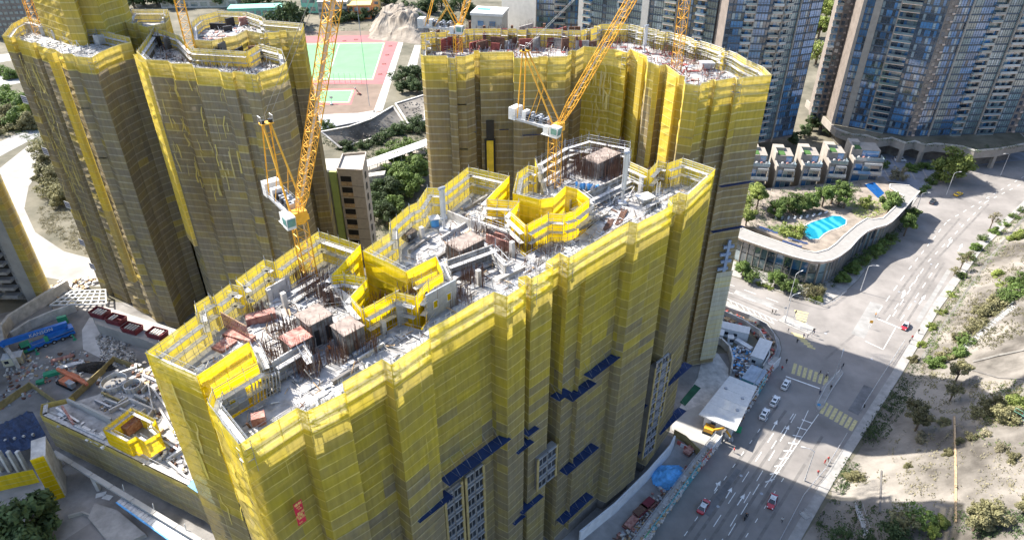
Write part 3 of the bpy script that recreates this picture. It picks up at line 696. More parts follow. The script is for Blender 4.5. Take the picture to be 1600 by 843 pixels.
    B.tube(j1, j1 + V(.3, 0, -jl * .35), .03, 3); B.build('pendant_rope', M_GREY, t)
    B = MB(); c = V(1.2, -1.9, h + .1)
    B.hexa([c + V(-.9, -.7, 0), c + V(.8, -.7, 0), c + V(.8, .7, 0), c + V(-.9, .7, 0)], [c + V(-.9, -.7, 2.1), c + V(1.15, -.7, 2.1), c + V(1.15, .7, 2.1), c + V(-.9, .7, 2.1)])
    cab = B.build('cab', M_WHITE, t)
    B = MB(); B.hexa([c + V(.86, -.62, .5), c + V(.9, -.62, .5), c + V(.9, .62, .5), c + V(.86, .62, .5)], [c + V(1.10, -.62, 1.85), c + V(1.2, -.62, 1.85), c + V(1.2, .62, 1.85), c + V(1.10, .62, 1.85)]); B.rbox(c + V(.1, -.72, .7), 1.3, .06, 1.1); B.build('cab_window', M_CABG, cab)
    B = MB(); B.rbox(c + V(-1.8, .2, 0), 2.2, 1.6, .1); B.rbox(c + V(-2.0, .1, .1), 1.1, 1.0, 1.6); B.build('cab_platform', M_WHITE, t)
    return t
M_CABG = mat('cab_glass', (.12, .26, .24), .1, var=.3, spec=.8)
def zat(X, Y, py): v = (py - 421) / F; return CAMH - Y * (SP + v * CP) / (CP - v * SP)
def crane_at(label, bx, by, zb, slew_y, az, luff, jl, **k):
    p = P(bx, by, zb); return crane(label, p.x, p.y, zb, zat(p.x, p.y, slew_y), R(az), R(luff), jl, **k)
crane_at('orange luffing tower crane on the near left part of the foreground roof', 485, 438, DK, 345, 308, 57, 50, ar=6, ah=14)
crane_at('orange luffing tower crane on the foreground roof beside the wide brown tower', 865, 290, DK, 207, 322, 62, 48, ar=7.5, ah=14.5)
crane_at('tower crane on the far left corner of the wide brown tower', 716, 84, 80.5, 50, 345, 70, 40, ar=5, ah=11, mast_w=1.8)
crane_at('tower crane mast on the right part of the wide brown tower roof', 1056, 108, 80.5, -60, 200, 60, 45)
crane_at('tower crane mast standing on the dark roofed left tower', 303, 93, 80, -70, 200, 60, 40, mast_w=2.2)
crane_at('tower crane mast at the back of the leftmost tower', 62, 52, 80.5, -70, 200, 60, 40, mast_w=2.2)
# ---------------------------------------------------------------- roof decks: shafts, walls, bars, formwork, debris
AX = R(45.4)
M_REDB = mat('dark_red_forms', (.24, .065, .055), .8, var=.4, scale=1)
def D(x, y, z=DK): return P(x, y, z)
M_SHAFT = mat('shaft_wall', (.12, .11, .10), .9, var=.4, scale=1, bump=.3, c2=(.24, .23, .22))
def shaft(root, x, y, sx, sy, sz, rz=AX, m=M_SHAFT, zd=DK, openings=True, bars=30, top=None):
    "cast-in-place lift or stair shaft with starter bars"
    c = P(x, y, zd); B = MB(); B.rbox(c, sx, sy, sz, rz, 0); o = B.build('shaft', m, root)
    B = MB(); B.rbox(c + V(0, 0, sz), sx + .25, sy + .25, .14, rz); B.build('shaft_lid', top or M_DECK2, o)
    if openings:
        u = V(math.cos(rz), math.sin(rz), 0); v = V(-u.y, u.x, 0)
        for k in (-.25, .25):
            B = MB(); B.rbox(c - v * (sy / 2) + u * sx * k + V(0, 0, .4), sx * .22, .12, sz * .6, rz); B.build('doorway', M_BLACK, o)
    if bars:
        B = MB(); u = V(math.cos(rz), math.sin(rz), 0); v = V(-u.y, u.x, 0)
        for k in range(bars):
            s = RND.choice([(-1, 0), (1, 0), (0, 1), (0, -1)]); t = RND.uniform(-.5, .5)
            q = c + u * (sx / 2 + .1) * s[0] + v * (sy / 2 + .1) * s[1] + (v * sy * t if s[0] else u * sx * t); B.tube(q + V(0, 0, RND.uniform(0, 1)), q + V(RND.uniform(-.1, .1), RND.uniform(-.1, .1), sz + RND.uniform(.3, 1.5)), .028, 3)
        stuff(B.build('starter_bars', M_RUST, o))
    return o
M_DECK2 = mat('shaft_top', (.26, .21, .18), .9, var=.35, scale=1.2)
def bars(root, x, y, n, r, h, rs=None, zd=DK):
    B = MB(); rebar(B, P(x, y, zd), n, r, h, spread=rs); stuff(B.build('starter_bars', M_RUST, root))
def wallp(root, x0, y0, x1, y1, h, th=.25, m=M_CONC, zd=DK, win=0, name='cast_wall', st=0):
    a, b = P(x0, y0, zd), P(x1, y1, zd); B = MB(); e = (b - a).normalized(); n = V(-e.y, e.x, 0)
    L = (b - a).length
    B.hexa([a - n * th / 2, b - n * th / 2, b + n * th / 2, a + n * th / 2], [q + V(0, 0, h) for q in (a - n * th / 2, b - n * th / 2, b + n * th / 2, a + n * th / 2)]); o = B.build(name, m, root)
    for k in range(win):
        f = (k + .6) / (win + .2); c = a + (b - a) * f + V(0, 0, h * .35); B = MB(); B.bar(c - e * .35 + V(0, 0, .6), c + e * .35 + V(0, 0, .6), th + .08, 1.2, 0); B.build('window_opening', M_NETI, o)
        B = MB()
        for s in (-1, 1): B.bar(c + e * .42 * s, c + e * .42 * s + V(0, 0, 1.25), .12, th + .14, 0); B.bar(c - e * .5 + V(0, 0, .62 + .66 * s), c + e * .5 + V(0, 0, .62 + .66 * s), th + .14, .12)
        B.build('window_surround', M_WHITE, o)
    if st:
        B = MB()
        for _ in range(st): q = a + (b - a) * RND.random() + n * RND.uniform(-.2, .2); B.tube(q + V(0, 0, h * .5), q + V(RND.uniform(-.1, .1), RND.uniform(-.1, .1), h + RND.uniform(.4, 1.6)), .028, 3)
        stuff(B.build('starter_bars', M_RUST, o))
    return o
# main block
shaft(tC, 497, 528, 3.6, 3.6, 4.2); shaft(tC, 548, 540, 3.2, 3.2, 3.6, openings=False); shaft(tC, 468, 552, 3.2, 3.0, 3.0, openings=False, top=M_REDF, bars=60)
shaft(tC, 728, 402, 5.5, 3.4, 3.2, openings=False, bars=70); shaft(tC, 938, 268, 7.5, 4.0, 3.6, openings=False, m=M_RAW, bars=160); shaft(tC, 640, 372, 2.2, 1.6, 1.4, openings=False, bars=10)
for a in [(430, 590, 478, 560, 2.8, .3, M_CONC, 0, 20), (478, 560, 492, 580, 2.8, .3, M_CONC, 0, 14), (400, 600, 430, 590, 2.6, .3, M_RAW, 0, 20), (345, 655, 390, 632, 3.0, .25, M_GREY, 1, 8), (622, 508, 670, 484, 3.6, .22, M_GREY, 1, 4), (668, 500, 714, 474, 4.6, .22, M_GREY, 2, 4), (700, 430, 770, 405, 3.0, .3, M_RAW, 0, 24), (765, 408, 790, 430, 2.8, .3, M_CONC, 0, 10), (890, 330, 975, 288, 2.4, .3, M_RAW, 0, 50), (420, 470, 455, 450, 2.4, .3, M_CONC, 0, 10), (560, 520, 610, 500, 2.4, .3, M_RAW, 0, 22), (500, 465, 545, 440, 2.6, .3, M_RAW, 0, 60), (525, 470, 560, 495, 3.2, .25, M_CONC, 0, 30), (760, 380, 800, 395, 2, .25, M_REDF, 0, 16), (700, 340, 760, 365, 1.6, .25, M_CONC, 0, 20)]:
    x0, y0, x1, y1, h, th, m_, wn, st = a; wallp(tC, x0, y0, x1, y1, h, th, m_, win=wn, st=st)
for x, y in [(437, 455), (423, 470), (447, 480), (660, 375), (800, 400), (680, 490), (748, 445), (1000, 300), (600, 520), (560, 420)]:
    c = D(x, y); B = MB(); B.rbox(c, .7, .7, RND.uniform(2.2, 3.6), AX); B.build('column', M_CONC, tC)
for x, y, n, r, h in [(495, 455, 90, 3, 3), (520, 470, 70, 2.5, 2.6), (470, 440, 40, 2, 2.6), (485, 580, 60, 2.2, 2.6), (530, 560, 50, 2, 2.4), (600, 490, 60, 2.6, 2.6), (575, 545, 36, 2, 2.4), (740, 440, 60, 2.5, 2.4), (700, 460, 40, 2, 2.4), (790, 400, 50, 2.6, 2.2), (820, 385, 40, 2.2, 2), (930, 262, 160, 6, 3.4), (900, 275, 90, 4, 3.2), (965, 275, 110, 4, 3.4), (1000, 285, 80, 3, 3), (1030, 285, 50, 2.5, 3), (880, 245, 70, 4, 3), (950, 240, 90, 5, 3), (440, 520, 50, 2.5, 2.6), (425, 560, 40, 2, 2.4), (640, 470, 40, 2, 2.4), (760, 365, 50, 3, 2.2), (380, 620, 26, 1.6, 2.4), (840, 420, 40, 3, 1.6), (720, 470, 40, 2.5, 2), (860, 395, 30, 3, 1.8), (405, 490, 30, 2, 2.2)]:
    bars(tC, x, y, int(n * 2), r * .75, h * 1.15)
# scaffold bays with plank lifts beside the cast walls
for x0, y0, x1, y1, hh in [(432, 592, 482, 562, 3.2), (482, 562, 496, 584, 3.2), (402, 606, 434, 596, 3.0), (700, 436, 775, 408, 3.6), (775, 408, 797, 432, 3.4), (505, 470, 550, 444, 3.2), (645, 470, 690, 448, 3.6), (888, 338, 985, 290, 2.6), (742, 352, 800, 372, 2.6), (455, 470, 495, 446, 2.8), (590, 505, 640, 480, 3.2), (835, 425, 905, 392, 1.8), (890, 250, 985, 262, 3.6), (1000, 330, 1045, 306, 1.8)]:
    scaffold_edge(tC, P(x1, y1, DK), P(x0, y0, DK), DK + hh, (.9, hh - .5) if hh > 2 else (.9,), .3, .8, up=.9)
for x0, y0, x1, y1 in [(455, 505, 478, 492), (445, 530, 470, 545), (600, 470, 640, 450), (660, 420, 700, 395), (690, 375, 730, 350), (780, 440, 820, 420), (905, 360, 950, 336), (560, 565, 600, 540), (520, 600, 560, 575), (930, 380, 975, 352), (640, 395, 672, 372), (725, 330, 775, 300)]:
    a, b = P(x0, y0, DK), P(x1, y1, DK); B = MB(); B.bar(a + V(0, 0, .35), b + V(0, 0, .35), RND.uniform(.25, .5), .7); B.build('upstand', RND.choice([M_CONC, M_RAW, M_DARKC]), tC)
# edge guard rails on front deck edge & falsework frames over the deck
def railings(root, poly, zd, m=M_GALV, d=1.7, h=1.1):
    q = inset(poly, d); B = MB(); n = len(q)
    for i in range(n):
        a, b = V(*q[i], zd), V(*q[(i + 1) % n], zd); L = (b - a).length
        if L < .4 or L > 40: continue
        for hh in (.55, h): B.tube(a + V(0, 0, hh), b + V(0, 0, hh), .03, 3)
        k = max(1, round(L / 2))
        for j in range(k): p = a + (b - a) * j / k; B.tube(p, p + V(0, 0, h + .05), .03, 3)
    B.build('guard_rail', m, root)
railings(tC, plC, DK); railings(tB, plB, 80.5)
for x, y in [(880, 415), (850, 430), (820, 445), (790, 455), (1000, 335), (760, 470), (905, 400)]:   # falsework frames
    c = D(x, y); B = MB(); u = V(math.cos(AX), math.sin(AX), 0); v = V(-u.y, u.x, 0)
    for i in range(4):
        for j in range(3):
            p = c + u * (i - 1.5) * 1.1 + v * (j - 1) * 1.1; B.tube(p, p + V(0, 0, RND.uniform(1.0, 1.7)), .03, 3)
    for i in range(4): p = c + u * (i - 1.5) * 1.1 + V(0, 0, .95); B.tube(p - v * 1.2, p + v * 1.2, .03, 3)
    for j in range(3): p = c + v * (j - 1) * 1.1 + V(0, 0, 1.0); B.tube(p - u * 1.8, p + u * 1.8, .03, 3)
    B.build('falsework_frame', M_GALV, tC)
# panels of table formwork laid over the deck (each one a sheet)
def deck_panels(root, poly, zd, region, n, rz=AX, mats=None, sz=(1.2, 2.6)):
    q = inset(poly, 2.6); xs = [p[0] for p in q]; ys = [p[1] for p in q]; c = 0; tries = 0
    while c < n and tries < 6000:
        tries += 1; x, y = RND.uniform(min(xs), max(xs)), RND.uniform(min(ys), max(ys))
        if not inside((x, y), q) or (region and not region(x, y)): continue
        B = MB(); B.rbox(V(x, y, zd + RND.uniform(.01, .12)), RND.uniform(*sz), RND.uniform(.6, 1.6), RND.uniform(.04, .12), rz + RND.choice([0, 0, R(90), RND.uniform(-.5, .5)]))
        B.build('deck_panel', RND.choice(mats or [M_PLANK, M_DECK, M_WHITE, M_GREY, M_CONC, M_PLANK]), root); c += 1
deck_panels(tC, plC, DK, None, 190)
deck_panels(tB, plB, 80.5, None, 80, R(0), [M_REDB, M_DECK2, M_GREY, M_RUST, M_REDB]); deck_panels(tA2, plA2, 80, None, 60, R(-10), [M_GREY, M_BLACK, M_DECK2, M_PLANK, M_REDF]); deck_panels(tA1, plA1, 80.5, None, 60, R(-10))
deck_panels(tA3, plA3, 80.5, None, 40, 0, [M_BLACK, M_REDF, M_WHITE, M_GREY])
# loose debris: uncountable small pieces, one mass for each roof
def debris(poly, zd, n, label, mats, ins=2.2, L=(.3, 2.2), stand=.15):
    q = inset(poly, ins); xs = [p[0] for p in q]; ys = [p[1] for p in q]; B = MB(); c = 0
    while c < n:
        x, y = RND.uniform(min(xs), max(xs)), RND.uniform(min(ys), max(ys))
        if not inside((x, y), q): continue
        d = mn.noise(V(x * .22, y * .22, zd))
        if d < RND.uniform(-.45, .25): continue
        a = RND.uniform(0, 6.28) if RND.random() < .5 else AX + RND.choice([0, R(90)]); l = RND.uniform(*L); el = RND.uniform(-.1, .25) if RND.random() > stand else RND.uniform(.9, 1.57)
        p = V(x, y, zd + RND.uniform(.03, .3)); B.bar(p, p + V(math.cos(a) * math.cos(el), math.sin(a) * math.cos(el), abs(math.sin(el))) * l, RND.choice([.06, .08, .1, .12, .3]), RND.uniform(.04, .12), RND.randrange(len(mats))); c += 1
    return tag(B.build('building_debris', mats), label, 'debris', kind='stuff')
debris(plC, DK, 1500, 'loose planks, pipes and rubble over the foreground roof deck', [M_PLANK, M_GALV, M_GREY, M_DARKC, M_RUST, M_WHITE, M_WOOD, M_CONC])
debris(plB, 80.5, 1500, 'loose boards and bars over the wide brown tower roof', [M_REDB, M_RUST, M_RUST, M_GREY, M_DECK2, M_REDB], stand=.55)
debris(plA2, 80, 700, 'dark loose boards and bars on the dark roofed left tower', [M_RUST, M_BLACK, M_GREY, M_PLANK, M_DARKC], stand=.45)
debris(plA1, 80.5, 600, 'pale loose boards on the leftmost tower roof', [M_PLANK, M_WHITE, M_GREY, M_CONC])
debris(plA3, 80.5, 400, 'loose boards on the yellow edged roof behind', [M_BLACK, M_REDF, M_WHITE, M_GREY])
# rear block: rows of red wall forms, bars
for k in range(48):
    x0 = 668 + (k % 24) * 11; y0 = 72 + RND.uniform(-14, 8); wallp(tB, x0, y0, x0 + RND.uniform(8, 22), y0 + RND.uniform(-6, 3), RND.uniform(1.8, 3.4), .4, RND.choice([M_REDB, M_RAW, M_REDB, M_RUST]), 80.5, name='wall_form', st=12)
for k in range(26):
    x0 = 670 + k * 17; y0 = 66 + RND.uniform(-6, 8) + max(0, (x0 - 1000)) * .35; bars(tB, x0, y0, 44, 2.2, 3.4, zd=80.5)
for x, y in [(735, 60), (757, 62), (800, 66), (822, 70), (850, 66), (880, 74), (900, 78)]:
    c = P(x, y, 80.5); B = MB(); B.rbox(c, .7, .7, RND.uniform(3.5, 5.2), 0); B.build('column', M_RUST, tB)
for x, y in [(38, 48), (66, 56), (85, 62), (120, 66), (150, 70), (165, 62)]:
    a = RND.uniform(0, 40); wallp(tA1, x, y, x + RND.uniform(14, 24), y + RND.uniform(-6, 6), 2.6, .3, M_CONC, 80.5); wallp(tA1, x, y, x + 4, y - RND.uniform(4, 7), 2.6, .3, M_CONC, 80.5)
for x, y in [(240, 72), (260, 78), (318, 84), (345, 88), (370, 90), (390, 86), (405, 92), (420, 90), (350, 78), (330, 92)]:
    wallp(tA2, x, y, x + RND.uniform(8, 24), y + RND.uniform(-6, 4), RND.uniform(2, 3.4), .5, RND.choice([M_GREY, M_RUST, M_BLACK, M_DARKC]), 80, name='wall_form', st=14)
for x, y in [(330, 45), (355, 42), (375, 40), (350, 50)]:
    wallp(tA3, x, y, x + RND.uniform(8, 24), y + RND.uniform(-4, 4), RND.uniform(1.6, 2.6), .8, RND.choice([M_REDF, M_BLACK, M_BLACK]), 80.5, name='wall_form', st=4)

# ---- things standing on the decks
def formwork_box(x, y, sx, sy, sz, rz, m, label, zd=DK, cat='formwork'):
    t = thing('formwork_box', label, cat, P(x, y, zd), rz); B = MB(); B.box(-sx / 2, -sy / 2, 0, sx / 2, sy / 2, sz); B.build('panel', m, t)
    B = MB()
    for k in range(int(sx / .5) + 1):
        for s in (-1, 1): B.box(-sx / 2 + k * .5 - .04, s * (sy / 2 + .04) - .04, 0, -sx / 2 + k * .5 + .04, s * (sy / 2 + .04) + .04, sz + .05)
    B.build('stiffener', m, t); return t
formwork_box(409, 500, 4.2, 1.4, 1.3, R(25), M_REDF, 'long red and white formwork box on the foreground roof, left side')
formwork_box(352, 540, 2.8, 2.0, .5, R(60), M_REDF, 'flat red shutter panel lying near the left end of the foreground roof')
formwork_box(406, 660, 1.6, 1.2, 1.4, R(20), M_REDF, 'small pink red panel box at the near corner of the roof')
formwork_box(795, 372, 5, 1.6, 1.1, R(-20), M_REDF, 'red steel form between the yellow light well and the shaft')
formwork_box(375, 528, 4.6, 1.4, .7, R(-20), M_REDF, 'low red form beside the slatted red gate panel')
t = thing('slatted_panel', 'red brown slatted steel wall form standing upright near the left roof edge', 'formwork', P(353, 518, DK), 0)
a, b = P(352, 512, DK), P(391, 534, DK)
for k in range(15):
    q = a + (b - a) * k / 14 - P(353, 518, DK); B = MB(); B.bar(q + V(0, 0, .1), q + V(0, 0, 3.0), .09, .14); B.build('slat', M_REDF, t)
B = MB(); 
for z in (.2, 1.5, 2.9): B.bar(a - P(353, 518, DK) + V(0, 0, z), b - P(353, 518, DK) + V(0, 0, z), .1, .14)
B.build('rail', M_WOOD, t)
def aluminium_panels(x, y, n, label, rz):
    t = thing('panel_stack', label, 'formwork', P(x, y, DK), rz)
    for k in range(n):
        B = MB(); B.bar((k * .45, 0, 0), (k * .45 + .5, .3, 2.9), .38, .1); B.build('panel', M_GREY, t)
aluminium_panels(396, 630, 9, 'grey leaning aluminium form panels at the near left corner of the roof', R(40))
aluminium_panels(690, 448, 4, 'grey leaning panels in the middle of the foreground roof', R(60))
def steel_bundle(x, y, n, L, rz, label, m=M_GALV, zd=DK):
    t = thing('pipe_stack', label, 'pipes', P(x, y, zd), rz)
    for k in range(n):
        B = MB(); r = .09; B.tube((-L / 2 + RND.uniform(-.2, .2), (k % 6) * .2, r + (k // 6) * .18), (L / 2, (k % 6) * .2, r + (k // 6) * .18), r, 6); B.build('pipe', m, t)
steel_bundle(575, 545, 14, 4.5, AX, 'bundle of grey steel beams on the deck between shafts and front net')
steel_bundle(478, 585, 8, 3.2, R(80), 'bundle of blue grey bars in the shade by the concrete wall', M_GREY)
steel_bundle(975, 340, 8, 6, R(70), 'rusty brown bar bundle on the right part of the roof', M_RUST)
steel_bundle(955, 352, 6, 5.0, R(68), 'short rusty bar bundle near the front net', M_RUST)
# concrete placing booms (white lattice columns)
def placing_boom(x, y, zd, h, label, fold=True):
    t = thing('placing_boom', label, 'concrete pump', P(x, y, zd), 0)
    B = MB(); B.tube((0, 0, 0), (0, 0, h * .45), .28, 8); B.rbox((0, 0, 0), 1.6, 1.6, .5); B.build('column', M_GALV, t)
    for k, (dx, dy) in enumerate([(-.28, 0), (.28, .1), (0, .35), (0, -.3)]):
        B = MB(); B.bar((dx, dy, h * .3), (dx * 1.1, dy, h), .24, .3); B.tube((dx + .16, dy, h * .3), (dx * 1.1 + .16, dy, h), .06, 5); B.build('boom_section', M_WHITE, t)
    B = MB(); B.tube((-.5, -.4, h), (.5, .4, h), .3, 8); B.tube((-.5, -.4, h * .3), (.5, .4, h * .3), .3, 8); B.build('hinge', M_GREY, t)
    return t
placing_boom(694, 360, DK, 8.5, 'folded white placing boom on a mast in the middle of the foreground roof')
placing_boom(972, 318, DK, 10.5, 'tall folded white placing boom on the right part of the foreground roof')
placing_boom(1006, 82, 80.5, 7, 'folded white placing boom on the wide brown tower roof')
# water tank hopper, blue roll, skip
t = thing('concrete_skip', 'pale grey hopper standing on the right part of the foreground roof', 'hopper', P(1007, 318, DK), R(30))
B = MB(); B.hexa([(-.8, -.6, .5), (.8, -.6, .5), (.8, .6, .5), (-.8, .6, .5)], [(-1.6, -1.3, 1.7), (1.6, -1.3, 1.7), (1.6, 1.3, 1.7), (-1.6, 1.3, 1.7)]); B.build('bin', M_WHITE, t)
for s in (-1, 1):
    for u in (-1, 1): B = MB(); B.bar((s * .7, u * .5, 0), (s * 1.2, u * 1.0, 1.2), .12); B.build('leg', M_GREY, t)
t = thing('concrete_skip', 'pale grey hopper on the wide brown tower roof', 'hopper', P(1103, 108, 80.5), R(10))
B = MB(); B.hexa([(-1.2, -.8, .3), (1.2, -.8, .3), (1.2, .8, .3), (-1.2, .8, .3)], [(-1.8, -1.2, 2.0), (1.8, -1.2, 1.8), (1.8, 1.2, 1.8), (-1.8, 1.2, 2.0)]); B.build('bin', M_GALV, t)
t = thing('tarp_roll', 'long rolled blue and white sheet on the deck below the second crane', 'sheet', P(925, 298, DK), R(-18))
B = MB(); n_ = 14
for k in range(n_): B.tube((-3.4 + 6.8 * k / n_, .15 * math.sin(k * 1.3), .75 + .1 * math.sin(k * 2.1)), (-3.4 + 6.8 * (k + 1) / n_, .15 * math.sin((k + 1) * 1.3), .75 + .1 * math.sin((k + 1) * 2.1)), .7 + .08 * math.sin(k * 3), 9, k % 3 == 1)
B.build('roll', [M_BLUEL, M_WHITE], t, True)
# portable site toilet / blue box by boom
t = thing('site_box', 'small blue box under a white lid by the tall middle boom', 'box', P(679, 352, DK), R(20))
B = MB(); B.box(-.7, -.6, 0, .7, .6, 1.6); B.build('body', M_BLUEL, t); B = MB(); B.box(-.95, -.85, 1.6, .95, .85, 1.75); B.build('lid', M_WHITE, t)
# ladder
t = thing('ladder', 'upright white ladder at the right end of the foreground roof', 'ladder', P(1026, 318, DK), 0)
B = MB(); B.tube((-.3, 0, 0), (-.3, .4, 4.5), .05, 4); B.tube((.3, 0, 0), (.3, .4, 4.5), .05, 4); B.build('rail', M_WHITE, t)
for k in range(11): B = MB(); B.tube((-.3, .036 * k, .4 * k + .2), (.3, .036 * k, .4 * k + .2), .04, 4); B.build('rung', M_WHITE, t)
# site workers
# ---------------------------------------------------------------- finished apartment towers
M_BEIGE = mat('beige_stone', (.31, .28, .245), .7, var=.14, scale=.4)
M_BEIGEL = mat('pale_stone', (.47, .45, .415), .7, var=.1, scale=.4)
M_BROWN = mat('brown_cladding', (.20, .17, .15), .7, var=.2, scale=.4)
M_SLAB = mat('balcony_slab', (.55, .42, .34), .7, var=.15, scale=.5)
M_GLB = glass_mat('blue_glass', (.06, .18, .36))
M_GLG = glass_mat('green_grey_glass', (.14, .21, .23))
M_GLP = glass_mat('pale_glass', (.24, .31, .35))
M_GLD = glass_mat('deep_glass', (.025, .05, .085))
M_MULL = mat('mullion', (.07, .08, .10), .4, .4, var=.15)
M_MULLW = mat('pale_mullion', (.50, .48, .45), .5, .2, var=.15)
_fm = {}
def fmod(kind, w, fl):
    key = (kind, round(w, 2), fl)
    if key in _fm: return _fm[key]
    out = []
    for var in range(4):
        r = random.Random(round(w * 10) * 7 + var); B = MB(); PAL = [[0, 0, 0, 0, 3], [1, 1, 1, 1, 2], [0, 0, 0, 2, 3], [1, 1, 1, 0, 3]][round(w * 10) % 4]
        if kind[0] == 'g':   # glazed storey: panes between mullions over a spandrel
            k = max(2, round(w / 1.15))
            B.box(0, -.10, 0, w, .25, .55, 4)
            for i in range(k):
                x0 = w * i / k; B.box(x0 + .04, -.06 - (.10 if r.random() < .12 else 0), .58, x0 + w / k - .04, .2, fl - .1, r.choice(PAL))
            for i in range(k + 1): B.box(w * i / k - .05, -.16, 0, w * i / k + .05, .2, fl, 5)
            B.box(0, -.18, fl - .12, w, .2, fl, 5); B.box(0, -.14, 1.15, w, .1, 1.22, 5)
        elif kind[0] == 'b':  # balcony: slab, glass rail, recessed doors
            B.box(0, -1.7, 0, w, .3, .28, 6); B.box(.1, -1.66, .28, w - .1, -1.6, 1.25, 2 if r.random() < .5 else 1); B.box(.05, -1.7, 1.25, w - .05, -1.58, 1.33, 5)
            B.box(.0, -1.6, .28, .08, .0, 1.25, 2); B.box(w - .08, -1.6, .28, w, .0, 1.25, 2)
            k = max(2, round(w / 1.3))
            for i in range(k): B.box(w * i / k + .05, .1, .35, w * (i + 1) / k - .05, .25, fl - .3, r.choice([0, 3, 3, 2, 1]))
            B.box(0, -.02, fl - .3, w, .3, fl, 4)
            if r.random() < .6: B.box(w * .3, -1.2, .28, w * .3 + .8, -.6, .9, 7 if r.random() < .5 else 4)
            if r.random() < .5: B.rbox((w * .7, -1.1, .28), .5, .5, .8, .4, 8)
        elif kind[0] == 'a':  # plain wall with a small window and an air conditioner on a ledge
            B.box(0, -.05, 0, w, .3, fl, 9); B.box(w * .2, -.12, .9, w * .55, .1, fl - .5, 3); B.box(w * .6, -.7, .35, w * .98, .1, .45, 9); B.box(w * .64, -.6, .45, w * .94, -.15, 1.1, 6)
            B.box(w * .18, -.14, .85, w * .57, -.02, .92, 5); B.box(w * .18, -.14, fl - .5, w * .57, -.02, fl - .43, 5)
        elif kind[0] == 'd':
            B.box(0, .05, 0, w, .35, fl, 4); B.box(w * .15, 0, .7, w * .85, .2, fl - .4, 3)
        out.append(B.mesh({'g': 'window', 'b': 'balcony', 'a': 'air_conditioner', 'd': 'window'}[kind[0]], [M_GLB, M_GLG, M_GLP, M_GLD, M_SPAN, M_MULL, M_SLAB, M_WHITE, M_POTG, M_BROWN]))
    _fm[key] = out; return out
M_SPAN = mat('spandrel', (.09, .12, .16), .35, .2, var=.2)
M_POTG = mat('pot_plant', (.05, .12, .03), .8, var=.4, scale=3)
_rf = random.Random(21)
def facade(root, p, q, z0, n, fl, bays):
    "bays: list of (kind, width); fills the wall from plan point p to q, repeated modules share their mesh"
    p, q = Vector(p).to_2d(), Vector(q).to_2d(); e = q - p; L = e.length; e.normalize(); rz = math.atan2(e.y, e.x)
    tot = sum(b[1] for b in bays); s = 0; k = L / tot
    for kind, wd in bays:
        wd *= k; o = p + e * s
        if kind[0] == 'p':
            B = MB(); B.box(0, -(.9 if kind != 'pb' else 1.4), -1.2, wd, .4, n * fl + 1.2); link('pier', B.mesh('pier', M_BEIGE if kind != 'pw' else M_BEIGEL), root, (o.x, o.y, z0), rz)
        else:
            ms = fmod(kind, wd, fl)
            for i in range(n):
                m_ = _rf.choice(ms); link(m_.name.split('.')[0], m_, root, (o.x, o.y, z0 + i * fl), rz)
        s += wd
def apartment(label, pts, z0, n, fl, faces, depth=22, wallm=None, top=True):
    root = thing('apartment_tower', label, 'building'); P0, P1 = Vector(pts[0]).to_2d(), Vector(pts[-1]).to_2d()
    e = (P1 - P0).normalized(); nn = Vector((-e.y, e.x)); poly = [Vector(p).to_2d() + nn * .3 for p in pts] + [P1 + nn * depth, P0 + nn * depth]
    B = MB(); B.prism([(v.x, v.y) for v in poly], z0 - 1.2, z0 + n * fl + 1.5); B.build('wall', wallm or M_BROWN, root)
    B = MB(); B.prism(inset([(v.x, v.y) for v in poly], 2), z0 + n * fl + 1.5, z0 + n * fl + 4.5); B.build('roof_housing', M_BEIGE, root)
    for (a, b), bays in zip(zip(pts[:-1], pts[1:]), faces): facade(root, a, b, z0, n, fl, bays)
    return root
Z1 = 9.5
b1 = [Vector((152.5, 317)), Vector((180, 300.5)), Vector((206, 303)), Vector((262, 308))]
aE1 = apartment('glass apartment tower at the right edge with wide balconies above the podium', b1, Z1, 25, 3.15,
    [[('p', 1.2), ('g', 3.2), ('pb', 2.6), ('g', 6.5), ('p', .5), ('b', 7), ('d', 1.3), ('g', 6.5), ('d', 1)],
     [('a', 3.5), ('g', 5.5), ('p', .5), ('g', 4), ('g', 5), ('b', 4.2), ('p', .6)],
     [('g', 6), ('p', .6), ('b', 7.2), ('p', .6), ('g', 6), ('a', 4), ('g', 6), ('p', .6), ('b', 7), ('p', .6), ('g', 7), ('b', 6)]], 24)
b2 = [Vector((90, 303)), Vector((112, 301)), Vector((131.5, 309))]
aE2 = apartment('dark blue glass apartment tower beside the wide brown tower', b2, 7, 24, 3.15,
    [[('d', 2), ('g', 5), ('b', 4), ('p', .5), ('g', 5), ('d', 1.5), ('b', 4)], [('p', .5), ('b', 3.5), ('g', 4.5), ('p', .4), ('g', 5), ('d', 1.2), ('g', 6)]], 20)
aE1a = apartment('narrow brown apartment tower with air conditioners between the two glass towers', [Vector((147.5, 331)), Vector((162, 326))], 7, 26, 3.15, [[('b', 3), ('a', 4.5), ('a', 3), ('g', 4), ('d', 2)]], 18)
b3 = [Vector((33, 356)), Vector((60, 334)), Vector((88, 312))]
aE3 = apartment('dark glass apartment row at the top centre behind the brown tower', b3, 6, 29, 3.15,
    [[('pw', 2.5), ('b', 4), ('g', 5), ('d', 2), ('g', 6), ('b', 4.5), ('p', .5), ('g', 6)], [('pw', 3), ('d', 2), ('g', 5), ('b', 5), ('p', .5), ('g', 6), ('d', 2), ('b', 4), ('g', 4)]], 20)
aE4 = apartment('beige apartment tower with blank side wall and dark glass corner, top centre', [Vector((-5, 395)), Vector((13, 380)), Vector((36, 374))], 6, 29, 3.15,
    [[('pw', 7), ('pw', 10)], [('g', 8), ('b', 5), ('g', 7)]], 24, M_BEIGEL)
